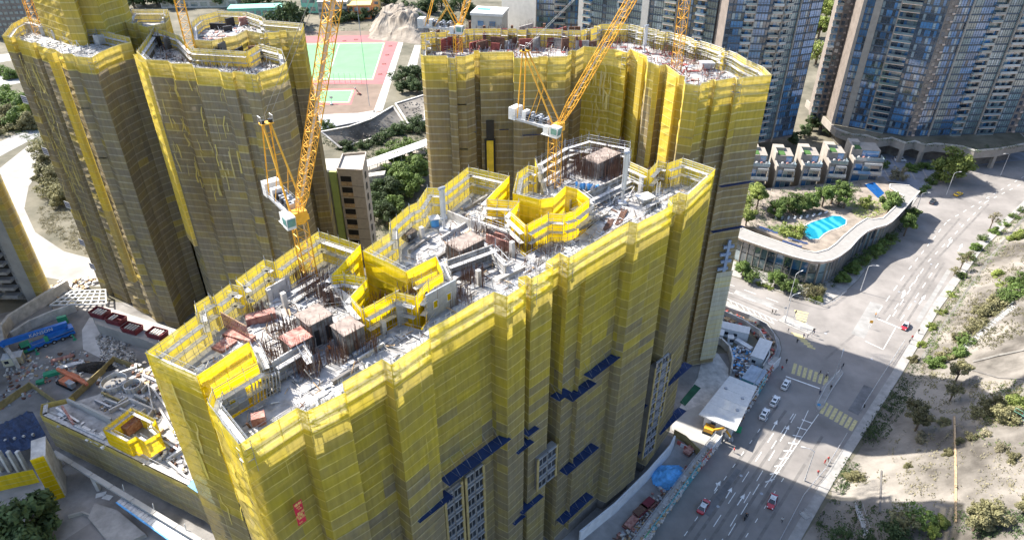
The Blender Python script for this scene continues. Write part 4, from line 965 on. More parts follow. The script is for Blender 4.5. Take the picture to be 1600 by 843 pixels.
# pale lower block with a roof pool
t = thing('apartment_tower', 'low white block with a small turquoise roof pool at the top centre', 'building')
c = V(-11.5, 374, 0); B = MB(); B.rbox(c, 16, 14, 47, R(-12)); B.build('wall', M_BEIGEL, t)
B = MB(); B.rbox(c + V(0, 0, 47), 17, 15, 1.3, R(-12)); rf = B.build('roof', M_WHITE, t)
M_POOL = mat('pool_water', (.03, .42, .50), .08, var=.25, scale=.8, spec=.6)
B = MB(); B.rbox(c + V(-3, 2, 48.32), 7, 4, .06, R(-12)); B.build('roof_pool', M_POOL, rf)
for i in range(5):
    for k in range(2):
        o = c + V(-4.5 + 6 * k, -7.05 + .6 * (1 - 2 * k) * 1.2, 42 - i * 4.2); B = MB(); B.rbox(o, 3, .5, 2.4, R(-12)); B.build('window', M_GLB, t)
# shared podium of the right towers: beige fascia on columns, dark drop-off behind
t = thing('podium', 'beige curved podium with columns under the right glass tower', 'building')
pod = [P(x, y, 8.5) for x, y in [(1306, 205), (1330, 214), (1352, 215), (1372, 222), (1392, 219), (1414, 227), (1428, 224), (1445, 230), (1460, 228), (1500, 232), (1522, 239), (1560, 236), (1610, 226)]]
pp = [(p.x, p.y) for p in pod]; back = [(pp[-1][0] + 8, pp[-1][1] + 40), (pp[0][0], pp[0][1] + 40)]
B = MB(); B.prism(pp + back, 6, 9.5); B.build('fascia', M_BEIGE, t)
B = MB(); B.prism(inset(pp + back, .8), 9.5, 9.7); B.build('planting_bed', M_GRASSG, t)
B = MB(); B.prism(inset(pp + back, 5), 0, 6); B.build('wall', M_DARKC, t)
for p in pod[1::2]: B = MB(); B.rbox(V(p.x, p.y + 1.2, 0), 1.5, 1.5, 6, R(10)); B.build('column', M_BEIGE, t)
B = MB()
for a, b in zip(pod[:-1], pod[1:]): B.bar(V(a.x, a.y, 9.8), V(b.x, b.y, 9.8), .35, .7)
B.build('parapet', M_BEIGEL, t)
M_PLAZA = mat('plaza_paving', (.20, .22, .26), .8, var=.25, scale=.25)
plaza = sheet('plaza', px([(1340, 262), (1365, 240), (1500, 240), (1640, 236), (1640, 244), (1500, 262), (1462, 280), (1440, 300), (1400, 285), (1370, 280)]), .01, M_PLAZA)
for k in range(6):
    a, b = P(1352 + 20 * k, 246), P(1370 + 20 * k, 280); B = MB(); d = (b - a).normalized(); n = V(-d.y, d.x, 0) * .3
    B.face([a - n + V(0, 0, .016), a + n + V(0, 0, .016), b + n + V(0, 0, .016), b - n + V(0, 0, .016)]); B.build('paving_band', M_PAVE, plaza)

M_BEIGE2 = mat('villa_stone', (.27, .245, .215), .75, var=.14, scale=.4); M_COURT = mat('courtyard_paving', (.24, .205, .17), .85, var=.35, scale=.25)
# ---- terrace of townhouses
def townhouse(label, x, y, rz, sc_=1.0, big=False):
    t = thing('townhouse', label, 'house', P(x, y, 4), rz, 'townhouses above the pool'); t.scale = (1, 1, 1.4); Wd, Dp = (6.6 if not big else 11), 13; M_BL = M_BEIGE2
    B = MB(); B.box(0, 0, -4, Wd, Dp, 6.2); B.box(0, 4.5, 6.2, Wd, Dp, 8.6); B.build('wall', M_BEIGE2, t)
    B = MB(); B.box(-.7, -1.6, -4, 0, 4.0, 7.2); B.box(-.7, 4.0, -4, 0, Dp, 9.6); B.hexa([(0, Dp - 3.5, 8.6), (3.6, Dp - 3.5, 8.6), (3.6, Dp, 8.6), (0, Dp, 8.6)], [(0, Dp - 3.5, 9.6), (3.6, Dp - 3.5, 9.6), (3.6, Dp, 9.6), (0, Dp, 9.6)]); B.build('blade_wall', M_BEIGE, t)
    B = MB(); B.box(.2, 5, 8.62, 3.4, Dp - 4, 8.75); B.build('roof_lawn', M_POTG, t)
    for z, h in ((-.4, 2.6), (2.9, 2.6)):
        for k in range(3):
            B = MB(); x0 = .5 + k * (Wd - 1) / 3; B.box(x0 + .06, -.12, z, x0 + (Wd - 1) / 3 - .06, .1, z + h); w_ = B.build('window', [M_GLB, M_GLG, M_GLD][k], t)
            B = MB(); B.box(x0, -.2, z - .1, x0 + .08, .05, z + h + .1); B.box(x0, -.2, z + h, x0 + (Wd - 1) / 3, .05, z + h + .12); B.build('frame', M_MULLW, w_)
    for z in (-.9, 2.4):
        B = MB(); B.box(0, -1.6, z, Wd + .6, .0, z + .35); b_ = B.build('balcony', M_BEIGE2, t)
        B = MB(); B.box(.1, -1.55, z + .35, Wd + .5, -1.48, z + 1.35); B.build('glass_rail', M_GLP, b_)
    B = MB(); B.box(Wd * .35, -.9, 5.4, Wd + .4, 0, 6.0); B.box(Wd * .35, -.9, 2.7, Wd * .35 + .25, 0, 6); B.box(Wd + .15, -.9, 2.7, Wd + .4, 0, 6); B.build('bay_frame', M_BEIGEL, t)
    B = MB(); B.box(-.1, .0, 6.2, Wd + .7, 4.5, 6.45); r_ = B.build('roof_terrace', M_BEIGE2, t)
    B = MB(); B.box(.2, .05, 6.45, Wd + .6, .12, 7.4); B.box(Wd + .55, .05, 6.45, Wd + .62, 4.4, 7.4); B.build('glass_rail', M_GLP, r_)
    for k in range(3): B = MB(); B.rbox((2.2 + 2.0 * k, 2.5, 6.45), .7, .6, .7, .3 * k); B.build('terrace_chair', [M_WHITE, M_REDF, M_GREY][k], r_)
    B = MB(); B.box(3.8, 4.4, 6.6, Wd - .5, 4.55, 8.4); B.build('terrace_door', M_GLB, t)
for k, (x, y, lb, bg) in enumerate([(1168, 290, 'townhouse half hidden by the brown tower, leftmost of the row', False), (1208, 291, 'beige townhouse second in the row with a red chair on its terrace', False), (1248, 290, 'beige townhouse in the middle of the row behind the pool trees', False), (1288, 286, 'beige townhouse fourth in the row, left of the widest one', False), (1326, 281, 'widest beige townhouse at the right end of the row by its small blue pool', True)]):
    townhouse(lb, x, y, R(-8), 1, bg)
# ---- clubhouse with its curved roof, courtyard and pool
slab('courtyard', [P(x, y, 5) for x, y in [(1160, 352), (1180, 356), (1290, 400), (1310, 395), (1390, 335), (1408, 306), (1396, 292), (1380, 275), (1330, 283), (1168, 296), (1140, 330)]], -.01, 5, M_COURT)
outer = [(1146, 366), (1160, 373), (1200, 387), (1240, 400), (1268, 407), (1286, 408), (1300, 405), (1312, 399), (1328, 387), (1342, 371), (1354, 361), (1368, 355), (1384, 351), (1394, 345), (1404, 335), (1416, 322), (1437, 298)]
innr = [(1421, 289), (1391, 287), (1390, 292), (1406, 302), (1412, 305), (1403, 318), (1380, 340), (1363, 342), (1355, 340), (1338, 351), (1318, 368), (1306, 380), (1293, 389), (1275, 394), (1255, 390), (1220, 378), (1180, 364), (1150, 352)]
t = thing('clubhouse', 'low clubhouse with a curved pale roof and tall window wall along the road corner', 'building')
ZR = 10
ring = [(P(x, y, ZR).x, P(x, y, ZR).y) for x, y in outer + innr]
M_ROOF = mat('roof_grey', (.25, .24, .225), .85, var=.12, scale=.6)
B = MB(); B.prism(ring, ZR - .9, ZR, 1, 0); B.build('roof', [M_ROOF, M_SLAB], t)
rim = MB()
for a, b in zip(outer[:-1], outer[1:]): rim.bar(P(*a, ZR + .1), P(*b, ZR + .1), .45, .3)
for a, b in zip(innr[:-1], innr[1:]): rim.bar(P(*a, ZR + .1), P(*b, ZR + .1), .4, .3)
rim.build('roof_rim', M_BEIGEL, t)
op = [P(x, y, ZR).to_2d() for x, y in outer]
oin = [Vector(q) for q in inset(ring if area(ring) > 0 else ring[::-1], .9)]
wl = [Vector(q) for q in inset(ring, 1.6)]
B = MB(); B.prism([(v.x, v.y) for v in wl], 0, ZR - .9); B.build('wall', M_GLD, t)
s = 0; acc = 0
for a, b in zip(op[:-1], op[1:]):
    e = b - a; L = e.length; e.normalize(); n = Vector((-e.y, e.x)); k = max(1, round(L / 2.6)); rz = math.atan2(e.y, e.x)
    for i in range(k):
        o = a + e * (L * i / k) + n * 1.05; B = MB(); B.rbox(V(o.x, o.y, 0), .28, .7, ZR - .9, rz); B.build('fin', M_BEIGE, t)
        o2 = a + e * (L * (i + .5) / k) + n * 1.35; f_ = MB(); f_.rbox(V(o2.x, o2.y, .3), L / k - .35, .12, 3.9, rz); f_.build('window', RND.choice([M_GLG, M_GLD, M_GLP]), t); f_ = MB(); f_.rbox(V(o2.x, o2.y, 4.5), L / k - .35, .12, 4.3, rz); f_.build('window', RND.choice([M_GLG, M_GLD, M_GLB]), t)
M_SOLAR = mat('solar_panel', (.03, .05, .12), .15, var=.2, spec=.7)
for k in range(8):
    c = P(1226 + (k % 4) * 7.5 + (k // 4) * 9, 372 + (k % 4) * 2.4 - (k // 4) * 5 + 6, ZR); B = MB(); B.rbox(V(c.x, c.y, ZR + .3), 1.7, 1.2, .08, R(-28)); B.build('solar_panel', M_SOLAR, t)
for k in range(4):
    c = P(1190 + k * 7, 356 + 2.6 * k, ZR); B = MB(); B.rbox(V(c.x, c.y, ZR + .3), 1.7, 1.2, .08, R(-28)); B.build('solar_panel', M_SOLAR, t)
M_SWIM = bpy.data.materials.new('swim_water'); M_SWIM.use_nodes = True
_t = M_SWIM.node_tree; _b = _t.nodes['Principled BSDF']; _b.inputs['Roughness'].default_value = .06
_g = _t.nodes.new('ShaderNodeNewGeometry'); _w = _t.nodes.new('ShaderNodeTexWave'); _w.inputs['Scale'].default_value = .07; _w.inputs['Distortion'].default_value = 14; _w.inputs['Detail'].default_value = 5; _w.inputs['Detail Scale'].default_value = .6
_r = _t.nodes.new('ShaderNodeValToRGB'); _r.color_ramp.elements[0].color = (.008, .19, .28, 1); _r.color_ramp.elements[1].color = (.05, .33, .42, 1); _r.color_ramp.elements[0].position = .35; _r.color_ramp.elements[1].position = .9
_t.links.new(_g.outputs['Position'], _w.inputs['Vector']); _t.links.new(_w.outputs['Fac'], _r.inputs['Fac']); _t.links.new(_r.outputs['Color'], _b.inputs['Base Color'])
pl_ = [P(x, y, 5) for x, y in [(1254, 354), (1266, 347), (1284, 341), (1300, 336), (1314, 337), (1323, 343), (1322, 350), (1310, 356), (1297, 360), (1288, 365), (1280, 373), (1264, 374), (1255, 366)]]
struct(sheet('swimming_pool', pl_, 5.03, M_SWIM))
B = MB()
for a, b in zip(pl_, pl_[1:] + pl_[:1]): B.bar(a + V(0, 0, .04), b + V(0, 0, .04), .5, .14)
pk = B.build('pool_kerb', M_PALEC); struct(pk)
pl2 = [P(x, y, 4) for x, y in [(1352, 284), (1366, 281), (1384, 300), (1374, 310), (1362, 302)]]
M_POOLB = mat('plunge_pool', (.01, .07, .22), .06, var=.2, spec=.6)
struct(sheet('plunge_pool', [P(x, y, 5) for x, y in [(1350, 288), (1366, 284), (1382, 301), (1372, 309)]], 5.03, M_POOLB))
for k in range(9):
    a = k / 8; c = P(1212 + 78 * a, 341 - 9 * a + 4 * math.sin(a * 3), 5); tt = thing('sun_lounger', 'white sun lounger, number %s from the left on the pool deck' % ['one', 'two', 'three', 'four', 'five', 'six', 'seven', 'eight', 'nine'][k], 'lounger', c, R(70 - 30 * a), 'loungers by the pool')
    B = MB(); B.box(-1, -.35, .3, .4, .35, .4); B.hexa([(.4, -.35, .3), (.5, -.35, .3), (.5, .35, .3), (.4, .35, .3)], [(1.0, -.35, .8), (1.08, -.35, .75), (1.08, .35, .75), (1.0, .35, .8)]); B.build('cushion', M_WHITE, tt)
    for s in (-.8, .3):
        for u in (-.3, .3): B = MB(); B.box(s - .03, u - .03, 0, s + .03, u + .03, .3); B.build('leg', M_GREY, tt)
# ---------------------------------------------------------------- trees and planting
M_LEAF = mat('leaf_mid', (0.085, 0.155, 0.035), .7, var=.45, scale=.5, rand=.3, c2=(0.19, 0.27, 0.07))
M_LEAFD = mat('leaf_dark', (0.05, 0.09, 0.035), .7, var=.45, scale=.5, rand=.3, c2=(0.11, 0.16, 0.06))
M_LEAFL = mat('leaf_light', (0.17, 0.25, 0.05), .7, var=.4, scale=.6, rand=.25, c2=(0.34, 0.39, 0.1))
M_LEAFO = mat('leaf_olive', (0.15, 0.15, 0.065), .8, var=.45, scale=.6, rand=.3, c2=(0.29, 0.27, 0.14))
M_LEAFP = mat('leaf_pale', (0.26, 0.24, 0.14), .8, var=.4, scale=.6, rand=.2, c2=(0.42, 0.38, 0.25))
M_BARK = mat('bark', (.16, .12, .085), .9, var=.3, scale=2, bump=.4)
for m_ in (M_LEAF, M_LEAFD, M_LEAFL, M_LEAFO, M_LEAFP):
    t_ = m_.node_tree; pb = t_.nodes['Principled BSDF']; o_ = t_.nodes['Material Output']; tl = t_.nodes.new('ShaderNodeBsdfTranslucent'); mx = t_.nodes.new('ShaderNodeMixShader'); mx.inputs[0].default_value = .3
    src = pb.inputs['Base Color'].links[0].from_socket; t_.links.new(src, tl.inputs['Color']); t_.links.new(pb.outputs[0], mx.inputs[1]); t_.links.new(tl.outputs[0], mx.inputs[2]); t_.links.new(mx.outputs[0], o_.inputs['Surface'])
_tm = {}
def crown_mesh(kind, seed, n=1500, leaf=.07, flat=.8, gaps=.5):
    "unit crown (radius 1, centre at origin): leaf quads in clumps carried on limbs"
    k = (kind, seed)
    if k in _tm: return _tm[k]
    r = random.Random(seed * 77 + len(kind)); B = MB(); nc = 26 if kind != 'sparse' else 16; cl = []
    for _ in range(nc):
        while True:
            v = Vector((r.uniform(-1, 1), r.uniform(-1, 1), r.uniform(-.75, 1)))
            if .25 < v.length < 1: break
        v = v * r.uniform(.7, 1.0); v.z *= flat; cl.append((v, r.uniform(.2, .42)))
    for i in range(n):
        c, rad = r.choice(cl); d = Vector((r.gauss(0, 1), r.gauss(0, 1), r.gauss(0, 1))).normalized() * rad * r.random() ** .4
        p = c + Vector((d.x, d.y, d.z * .75)); s = leaf * r.uniform(.6, 1.5)
        nrm = (d.normalized() + Vector((r.uniform(-.9, .9), r.uniform(-.9, .9), r.uniform(-.2, 1.1)))).normalized(); u = nrm.orthogonal().normalized(); w_ = nrm.cross(u); a = r.uniform(0, 6.28)
        u, w_ = u * math.cos(a) + w_ * math.sin(a), w_ * math.cos(a) - u * math.sin(a)
        B.face([p - u * s, p + w_ * s * .6, p + u * s, p - w_ * s * .6])
    _tm[k] = (B, cl); return _tm[k]
_tmesh = {}
def tree(label, p, h, rad, m=M_LEAF, kind='full', group=None, name='tree', trunk_f=.45, n=1300, cat='tree', flat=.8, seed=None):
    sd = seed if seed is not None else RND.randrange(5); key = (kind, sd, m.name, n)
    B, cl = crown_mesh(kind, sd, n, flat=flat)
    if key not in _tmesh:
        T = MB(); T.tube((0, 0, -1), (0.02, 0, -.35), .09, 6, r2=.07)
        for c, rd in cl[:9]: T.tube((.02, 0, -.4), (c.x * .7, c.y * .7, c.z * .7), .045, 4, r2=.012)
        _tmesh[key] = (B.mesh('crown', m), T.mesh('trunk', M_BARK))
    cm, tm_ = _tmesh[key]; t = thing(name, label, cat, p, RND.uniform(0, 6.28), group)
    cz = h - rad * flat
    link('crown', cm, t, (0, 0, cz), 0, (rad, rad, rad)); 
    if name == 'tree': link('trunk', tm_, t, (0, 0, cz), 0, (rad, rad, max(.6, cz)))
    else: link('stem', tm_, t, (0, 0, cz), 0, (rad * .6, rad * .6, max(.3, cz)))
    return t
NUM = ['first', 'second', 'third', 'fourth', 'fifth', 'sixth', 'seventh', 'eighth', 'ninth', 'tenth', 'eleventh', 'twelfth', 'thirteenth', 'fourteenth', 'fifteenth', 'sixteenth', 'seventeenth', 'eighteenth', 'nineteenth', 'twentieth', 'twenty-first', 'twenty-second', 'twenty-third', 'twenty-fourth', 'twenty-fifth', 'twenty-sixth']
def grove(L, base, group, z=0, m=None, onG=False, **k):
    L = sorted(L)
    for i, a in enumerate(L):
        x, y, h, r_ = a[:4]; mm = a[4] if len(a) > 4 else (m or M_LEAF)
        p = G(x, y) if onG else P(x, y, z)
        tree('%s, %s from the left' % (base, NUM[i]), p, h, r_, mm, group=group, **k)
# single trees
tree('large dark green tree in the bottom left corner', P(45, 850), 13, 9.5, M_LEAFD, n=4200, seed=1)
tree('big light green tree in front of the right tower podium', P(1484, 283), 15, 8.5, M_LEAFL, n=2600, seed=2)
tree('pale straw coloured tree on the plaza by the clubhouse', P(1402, 280), 6, 4.2, M_LEAFP, n=1500, seed=3)
tree('dark spreading tree at the top left of the sports pitch', P(452, 44), 20, 17, M_LEAFD, n=3000, seed=0)
# pool garden
grove([(1163, 330, 9, 4.2), (1172, 318, 10, 3.6), (1181, 330, 11, 3.8), (1165, 352, 8, 3.6)], 'light green garden tree beside the brown tower', 'garden trees beside the brown tower', 5, M_LEAFL)
grove([(1212, 338, 6.5, 4), (1232, 332, 8, 4.4), (1248, 330, 7.5, 4.4), (1262, 328, 7, 4)], 'round green tree in the row behind the pool', 'trees in a row behind the pool', 5, M_LEAF)
grove([(1284, 322, 9, 4.2), (1298, 318, 8, 4.2), (1310, 318, 10, 4.4), (1318, 325, 7, 3.5)], 'green tree in front of the townhouses right of the row', 'trees in front of the townhouses', 5, M_LEAF)
tree('light green bush tree at the left end of the pool', P(1238, 368, 5), 6, 4.8, M_LEAFL, n=1600)
tree('green tree inside the bend of the clubhouse roof', P(1386, 334, 5), 9, 4.6, M_LEAF, n=1600)
tree('small yellow green round tree by the plunge pool', P(1352, 322, 5), 4.5, 2.8, M_LEAFL)
# planting along clubhouse wall
grove([(1160, 432, 6, 3.4), (1172, 440, 5, 3), (1210, 446, 6, 3.2), (1222, 452, 5.5, 3.2), (1234, 456, 5, 3), (1262, 462, 4.5, 3.2, M_LEAFO), (1275, 460, 4, 3, M_LEAFO)], 'planted tree at the foot of the clubhouse window wall', 'trees along the clubhouse wall')
grove([(1330, 425, 4.5, 3), (1345, 415, 5, 3), (1358, 405, 5, 3), (1370, 398, 4.5, 2.8), (1380, 390, 5, 3), (1390, 382, 5.5, 3), (1412, 368, 9, 3.6), (1420, 352, 8, 3.2), (1316, 440, 4, 2.8)], 'street tree on the shaded pavement beside the clubhouse', 'street trees beside the clubhouse', m=M_LEAF)
grove([(1195, 447, 1.6, 1.4), (1203, 450, 1.6, 1.4), (1185, 444, 1.4, 1.2), (1278, 470, 1.8, 2), (1268, 468, 1.8, 1.8)], 'clipped low hedge ball by the kerb', 'hedge balls by the kerb', m=M_LEAFL, name='bush', cat='bush')
grove([(1430, 262, 3, 3.4), (1445, 262, 3, 3.2), (1420, 265, 3.2, 3.2), (1455, 285, 3.4, 3), (1468, 278, 3, 3), (1380, 262, 4, 2.6), (1372, 255, 4, 2.6), (1440, 300, 2.2, 2), (1448, 294, 2.2, 2)], 'green bush around the plaza planters', 'bushes around the plaza', m=M_LEAF, name='bush', cat='bush')
grove([(1268, 205, 9, 5), (1282, 200, 9, 5), (1256, 214, 7, 4), (1296, 212, 7, 4), (1240, 226, 7, 4)], 'dark tree in the gap between the glass towers', 'trees between the glass towers', m=M_LEAFD)
grove([(1278, 60, 16, 9), (1274, 100, 16, 9), (1290, 30, 18, 10)], 'sunlit green tree seen far between the towers', 'far trees between the towers', m=M_LEAFL)
# trees between the car park block and the wide tower
grove([(600, 262, 9, 5), (615, 255, 10, 5.5), (630, 248, 11, 6), (645, 250, 11, 6), (655, 262, 11, 6), (622, 272, 10, 5.5), (638, 275, 12, 6.4), (652, 285, 12, 6), (610, 290, 10, 5.5), (628, 296, 12, 6), (645, 306, 11, 6), (612, 312, 10, 5.5, M_LEAFD), (595, 330, 9, 5, M_LEAFD), (585, 345, 9, 5, M_LEAFD), (605, 350, 9, 4.6, M_LEAFD), (620, 335, 9, 5), (590, 312, 9, 5, M_LEAFD), (582, 325, 8, 4.5, M_LEAFD)], 'bright green tree below the covered walkway', 'trees between the car park block and the wide tower', m=M_LEAF, n=1700)
grove([(622, 132, 9, 5.4), (634, 128, 10, 5.4), (645, 125, 9, 5.4), (655, 130, 9, 5), (640, 142, 8, 5), (652, 145, 8, 5), (628, 145, 7, 4)], 'dark tree on the bank beside the pitch', 'trees on the bank beside the pitch', m=M_LEAFD)
grove([(540, 232, 4, 4), (556, 230, 4, 4), (572, 228, 4, 4), (588, 222, 4.4, 4.4), (604, 215, 5, 4.6), (620, 208, 5, 4.6), (636, 203, 6, 5), (650, 198, 7, 5.4), (655, 205, 7, 5.4), (510, 200, 5, 4.5), (522, 207, 4, 4)], 'bushy green clump below the sprayed slope', 'bushes below the sprayed slope', m=M_LEAFD, name='bush', cat='bush')
grove([(490, 2, 14, 9), (525, 35, 10, 8), (545, 32, 11, 8), (562, 30, 10, 8), (578, 28, 11, 8), (592, 5, 14, 9), (640, 25, 12, 8), (655, 40, 9, 7), (668, 20, 12, 9), (690, 12, 14, 10), (720, 14, 14, 10), (735, 30, 11, 8), (700, 34, 10, 8), (610, 8, 12, 8)], 'dark tree in the belt behind the pitch', 'trees behind the pitch', m=M_LEAFD)
grove([(225, 8, 22, 14), (245, 6, 20, 13), (262, 10, 22, 14), (280, 2, 22, 14), (300, 4, 20, 14), (330, 2, 22, 14), (350, 8, 20, 13), (400, 6, 20, 13), (420, 4, 18, 12), (210, 12, 16, 10)], 'dark tree in the far belt at the top left', 'far trees at the top left', m=M_LEAFD)
grove([(6, 160, 8, 7), (22, 165, 9, 7), (38, 170, 8, 7), (12, 185, 8, 7, M_LEAFO), (30, 195, 9, 7), (46, 200, 8, 6, M_LEAFO), (5, 205, 8, 7, M_LEAFO), (20, 122, 6, 5), (5, 115, 6, 5), (36, 118, 6, 5), (5, 150, 8, 6), (50, 180, 8, 6, M_LEAFL)], 'green tree on the bank left of the towers', 'trees on the bank left of the towers', m=M_LEAF)
grove([(70, 245, 9, 6, M_LEAFO), (82, 262, 9, 6.5, M_LEAFO), (76, 285, 9, 6.5), (92, 292, 9, 6, M_LEAFO), (84, 305, 8, 6), (98, 318, 8, 5.5)], 'grey green tree beside the leftmost tower and the haul road', 'trees beside the haul road', m=M_LEAFO)
# ---- hillside planting
grove([(1430, 672, 8, 3.2), (1422, 650, 6, 2.4), (1490, 600, 8, 3), (1484, 625, 6, 2.4, M_LEAFO), (1550, 640, 4, 3.4, M_LEAFO), (1530, 648, 3, 2.6, M_LEAFO), (1575, 655, 4, 3.2), (1592, 640, 4, 3, M_LEAFL)], 'shrubby olive tree on the sprayed concrete hillside', 'shrubs on the hillside', m=M_LEAFO, onG=True, n=900)
grove([(1405, 830, 7, 3.2, M_LEAFO), (1428, 824, 6.5, 3), (1390, 846, 6, 3, M_LEAFD), (1450, 836, 3.5, 1.8, M_LEAFL), (1465, 822, 3, 1.8, M_LEAFL), (1520, 828, 6, 2.8, M_LEAFO), (1545, 820, 6, 2.8, M_LEAFO), (1530, 806, 4.5, 2.2, M_LEAFO), (1600, 800, 4, 2.2, M_LEAFO), (1350, 856, 5, 2.6, M_LEAFD), (1310, 850, 5, 2.6, M_LEAFD)], 'bushy tree along the bottom of the hillside', 'trees at the bottom of the hillside', m=M_LEAF, onG=True, n=1500)
grove([(1500, 420, 7, 2.6, M_LEAFO), (1545, 360, 8, 2.6, M_LEAFP), (1510, 410, 5, 2), (1490, 430, 4, 2, M_LEAFO)], 'thin roadside tree at the foot of the slope', 'thin trees at the foot of the slope', m=M_LEAFO, onG=True, kind='sparse', n=700)
grove([(1512, 402, 2.4, 2.4), (1524, 388, 2.4, 2.4), (1536, 374, 2.4, 2.4), (1552, 362, 2.2, 2.6), (1568, 350, 2.2, 2.6), (1585, 340, 2.2, 2.6), (1502, 432, 2, 2.2), (1485, 462, 2, 2, M_LEAFL), (1470, 488, 2, 2, M_LEAFL), (1455, 512, 1.8, 1.8, M_LEAFL), (1440, 540, 1.6, 1.8, M_LEAFL), (1426, 562, 1.8, 1.8, M_LEAFO), (1598, 330, 2, 2.4)], 'low green shrub in the strip above the pavement', 'shrubs in the strip above the pavement', m=M_LEAF, onG=True, name='bush', cat='bush', n=700)
grove([(1590, 372, 3.4, 3.6, M_LEAFL), (1556, 480, 4, 4, M_LEAFO), (1572, 470, 4, 4), (1585, 460, 4, 4), (1595, 445, 4, 4), (1540, 492, 4, 3.6, M_LEAFO), (1530, 508, 3, 3, M_LEAFO), (1520, 520, 3, 3, M_LEAFO), (1510, 535, 3, 3), (1500, 530, 2.6, 2.6, M_LEAFO), (1560, 430, 2, 2.6, M_LEAFL), (1570, 445, 2, 2.6, M_LEAFL), (1465, 570, 3, 3), (1480, 560, 3, 3, M_LEAFO), (1498, 555, 3, 3)], 'scrubby bush across the upper hillside', 'scrub on the upper hillside', m=M_LEAF, onG=True, name='bush', cat='bush', n=800)
grove([(1518, 683, 1.6, 1.6), (1540, 680, 1.6, 1.6, M_LEAFP), (1475, 662, 1.8, 1.8), (1482, 708, 1.2, 1.6, M_LEAFO), (1565, 700, 1.4, 1.6, M_LEAFP), (1420, 728, 1.0, 1.2, M_LEAFO), (1585, 715, 1.6, 2, M_LEAFO), (1330, 745, 2, 2.4, M_LEAFO), (1345, 750, 2, 2.2), (1445, 685, 2.2, 2.4, M_LEAFP), (1500, 690, 1.2, 1.3, M_LEAFO)], 'dry tuft of scrub on the pale sprayed slope', 'dry tufts on the pale slope', m=M_LEAFO, onG=True, name='bush', cat='bush', n=500)
# grass and weeds: uncountable cover in patches
def weeds(L, label, m, hgt=.5, onG=True, n=900):
    B = MB(); pts = L
    xs = [p[0] for p in pts]; ys = [p[1] for p in pts]; c = 0; tr = 0
    while c < n and tr < n * 8:
        tr += 1; x, y = RND.uniform(min(xs), max(xs)), RND.uniform(min(ys), max(ys))
        if not inside((x, y), pts): continue
        p = G(x, y) if onG else P(x, y)
        if mn.noise(V(p.x * .12, p.y * .12, 5)) < RND.uniform(-.5, .3): continue
        c += 1
        for _ in range(9):
            q = p + V(RND.uniform(-.7, .7), RND.uniform(-.7, .7), RND.uniform(-.1, .2)); a = RND.uniform(0, 6.28); s = RND.uniform(.12, .34); u = V(math.cos(a), math.sin(a), RND.uniform(-.3, .6)) * s; w_ = V(-math.sin(a), math.cos(a), RND.uniform(.2, 1.2)) * s
            B.face([q - u, q + w_ * .4 + V(0, 0, hgt * .3), q + u, q - w_ * .3 + V(0, 0, hgt * RND.random())])
    return tag(B.build('ground_cover', m), label, 'weeds', kind='stuff')
weeds([(1445, 540), (1500, 440), (1540, 385), (1600, 330), (1610, 350), (1550, 410), (1510, 470), (1450, 570)], 'strip of weeds above the right pavement', M_LEAF, n=420)
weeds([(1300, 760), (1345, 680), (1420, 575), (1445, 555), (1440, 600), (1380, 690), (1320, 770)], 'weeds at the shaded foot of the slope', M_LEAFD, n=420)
weeds([(1440, 575), (1500, 590), (1600, 600), (1600, 680), (1520, 660), (1450, 640)], 'scrub cover across the middle of the hillside', M_LEAFO, n=420)
weeds([(1500, 480), (1600, 400), (1600, 520), (1520, 560), (1480, 560)], 'scrub cover over the upper hillside', M_LEAFO, n=500)
weeds([(1480, 470), (1600, 350), (1600, 440), (1500, 540), (1440, 580)], 'dry straw grass over the upper hillside', M_LEAFP, n=420)
weeds([(1380, 690), (1480, 620), (1600, 660), (1600, 800), (1480, 800), (1350, 740)], 'dry straw grass thinly over the pale slope', M_LEAFP, n=240)
weeds([(1560, 600), (1600, 590), (1600, 700), (1520, 690)], 'green weeds below the red court', M_LEAF, n=160)
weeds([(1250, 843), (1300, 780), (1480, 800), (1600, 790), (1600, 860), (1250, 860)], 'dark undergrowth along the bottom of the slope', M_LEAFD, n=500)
weeds([(575, 280), (660, 225), (662, 330), (600, 372), (575, 372)], 'undergrowth below the covered walkway', M_LEAFD, onG=False, n=600)
weeds([(500, 195), (540, 235), (660, 190), (662, 215), (570, 255), (505, 225)], 'undergrowth below the sprayed slope', M_LEAFD, onG=False, n=500)
weeds([(0, 145), (50, 140), (80, 230), (50, 222), (0, 212)], 'undergrowth on the bank at the left', M_LEAF, onG=False, n=600)
weeds([(62, 300), (105, 330), (150, 400), (100, 385), (60, 352)], 'dry brown undergrowth beside the haul road', M_LEAFP, onG=False, n=400)
weeds([(70, 235), (90, 240), (115, 320), (80, 310)], 'grey green undergrowth beside the leftmost tower', M_LEAFO, onG=False, n=300)
weeds([(480, 38), (560, 45), (640, 10), (735, 20), (735, 45), (660, 48), (600, 45), (480, 52)], 'undergrowth behind the pitch', M_LEAFD, onG=False, n=500)

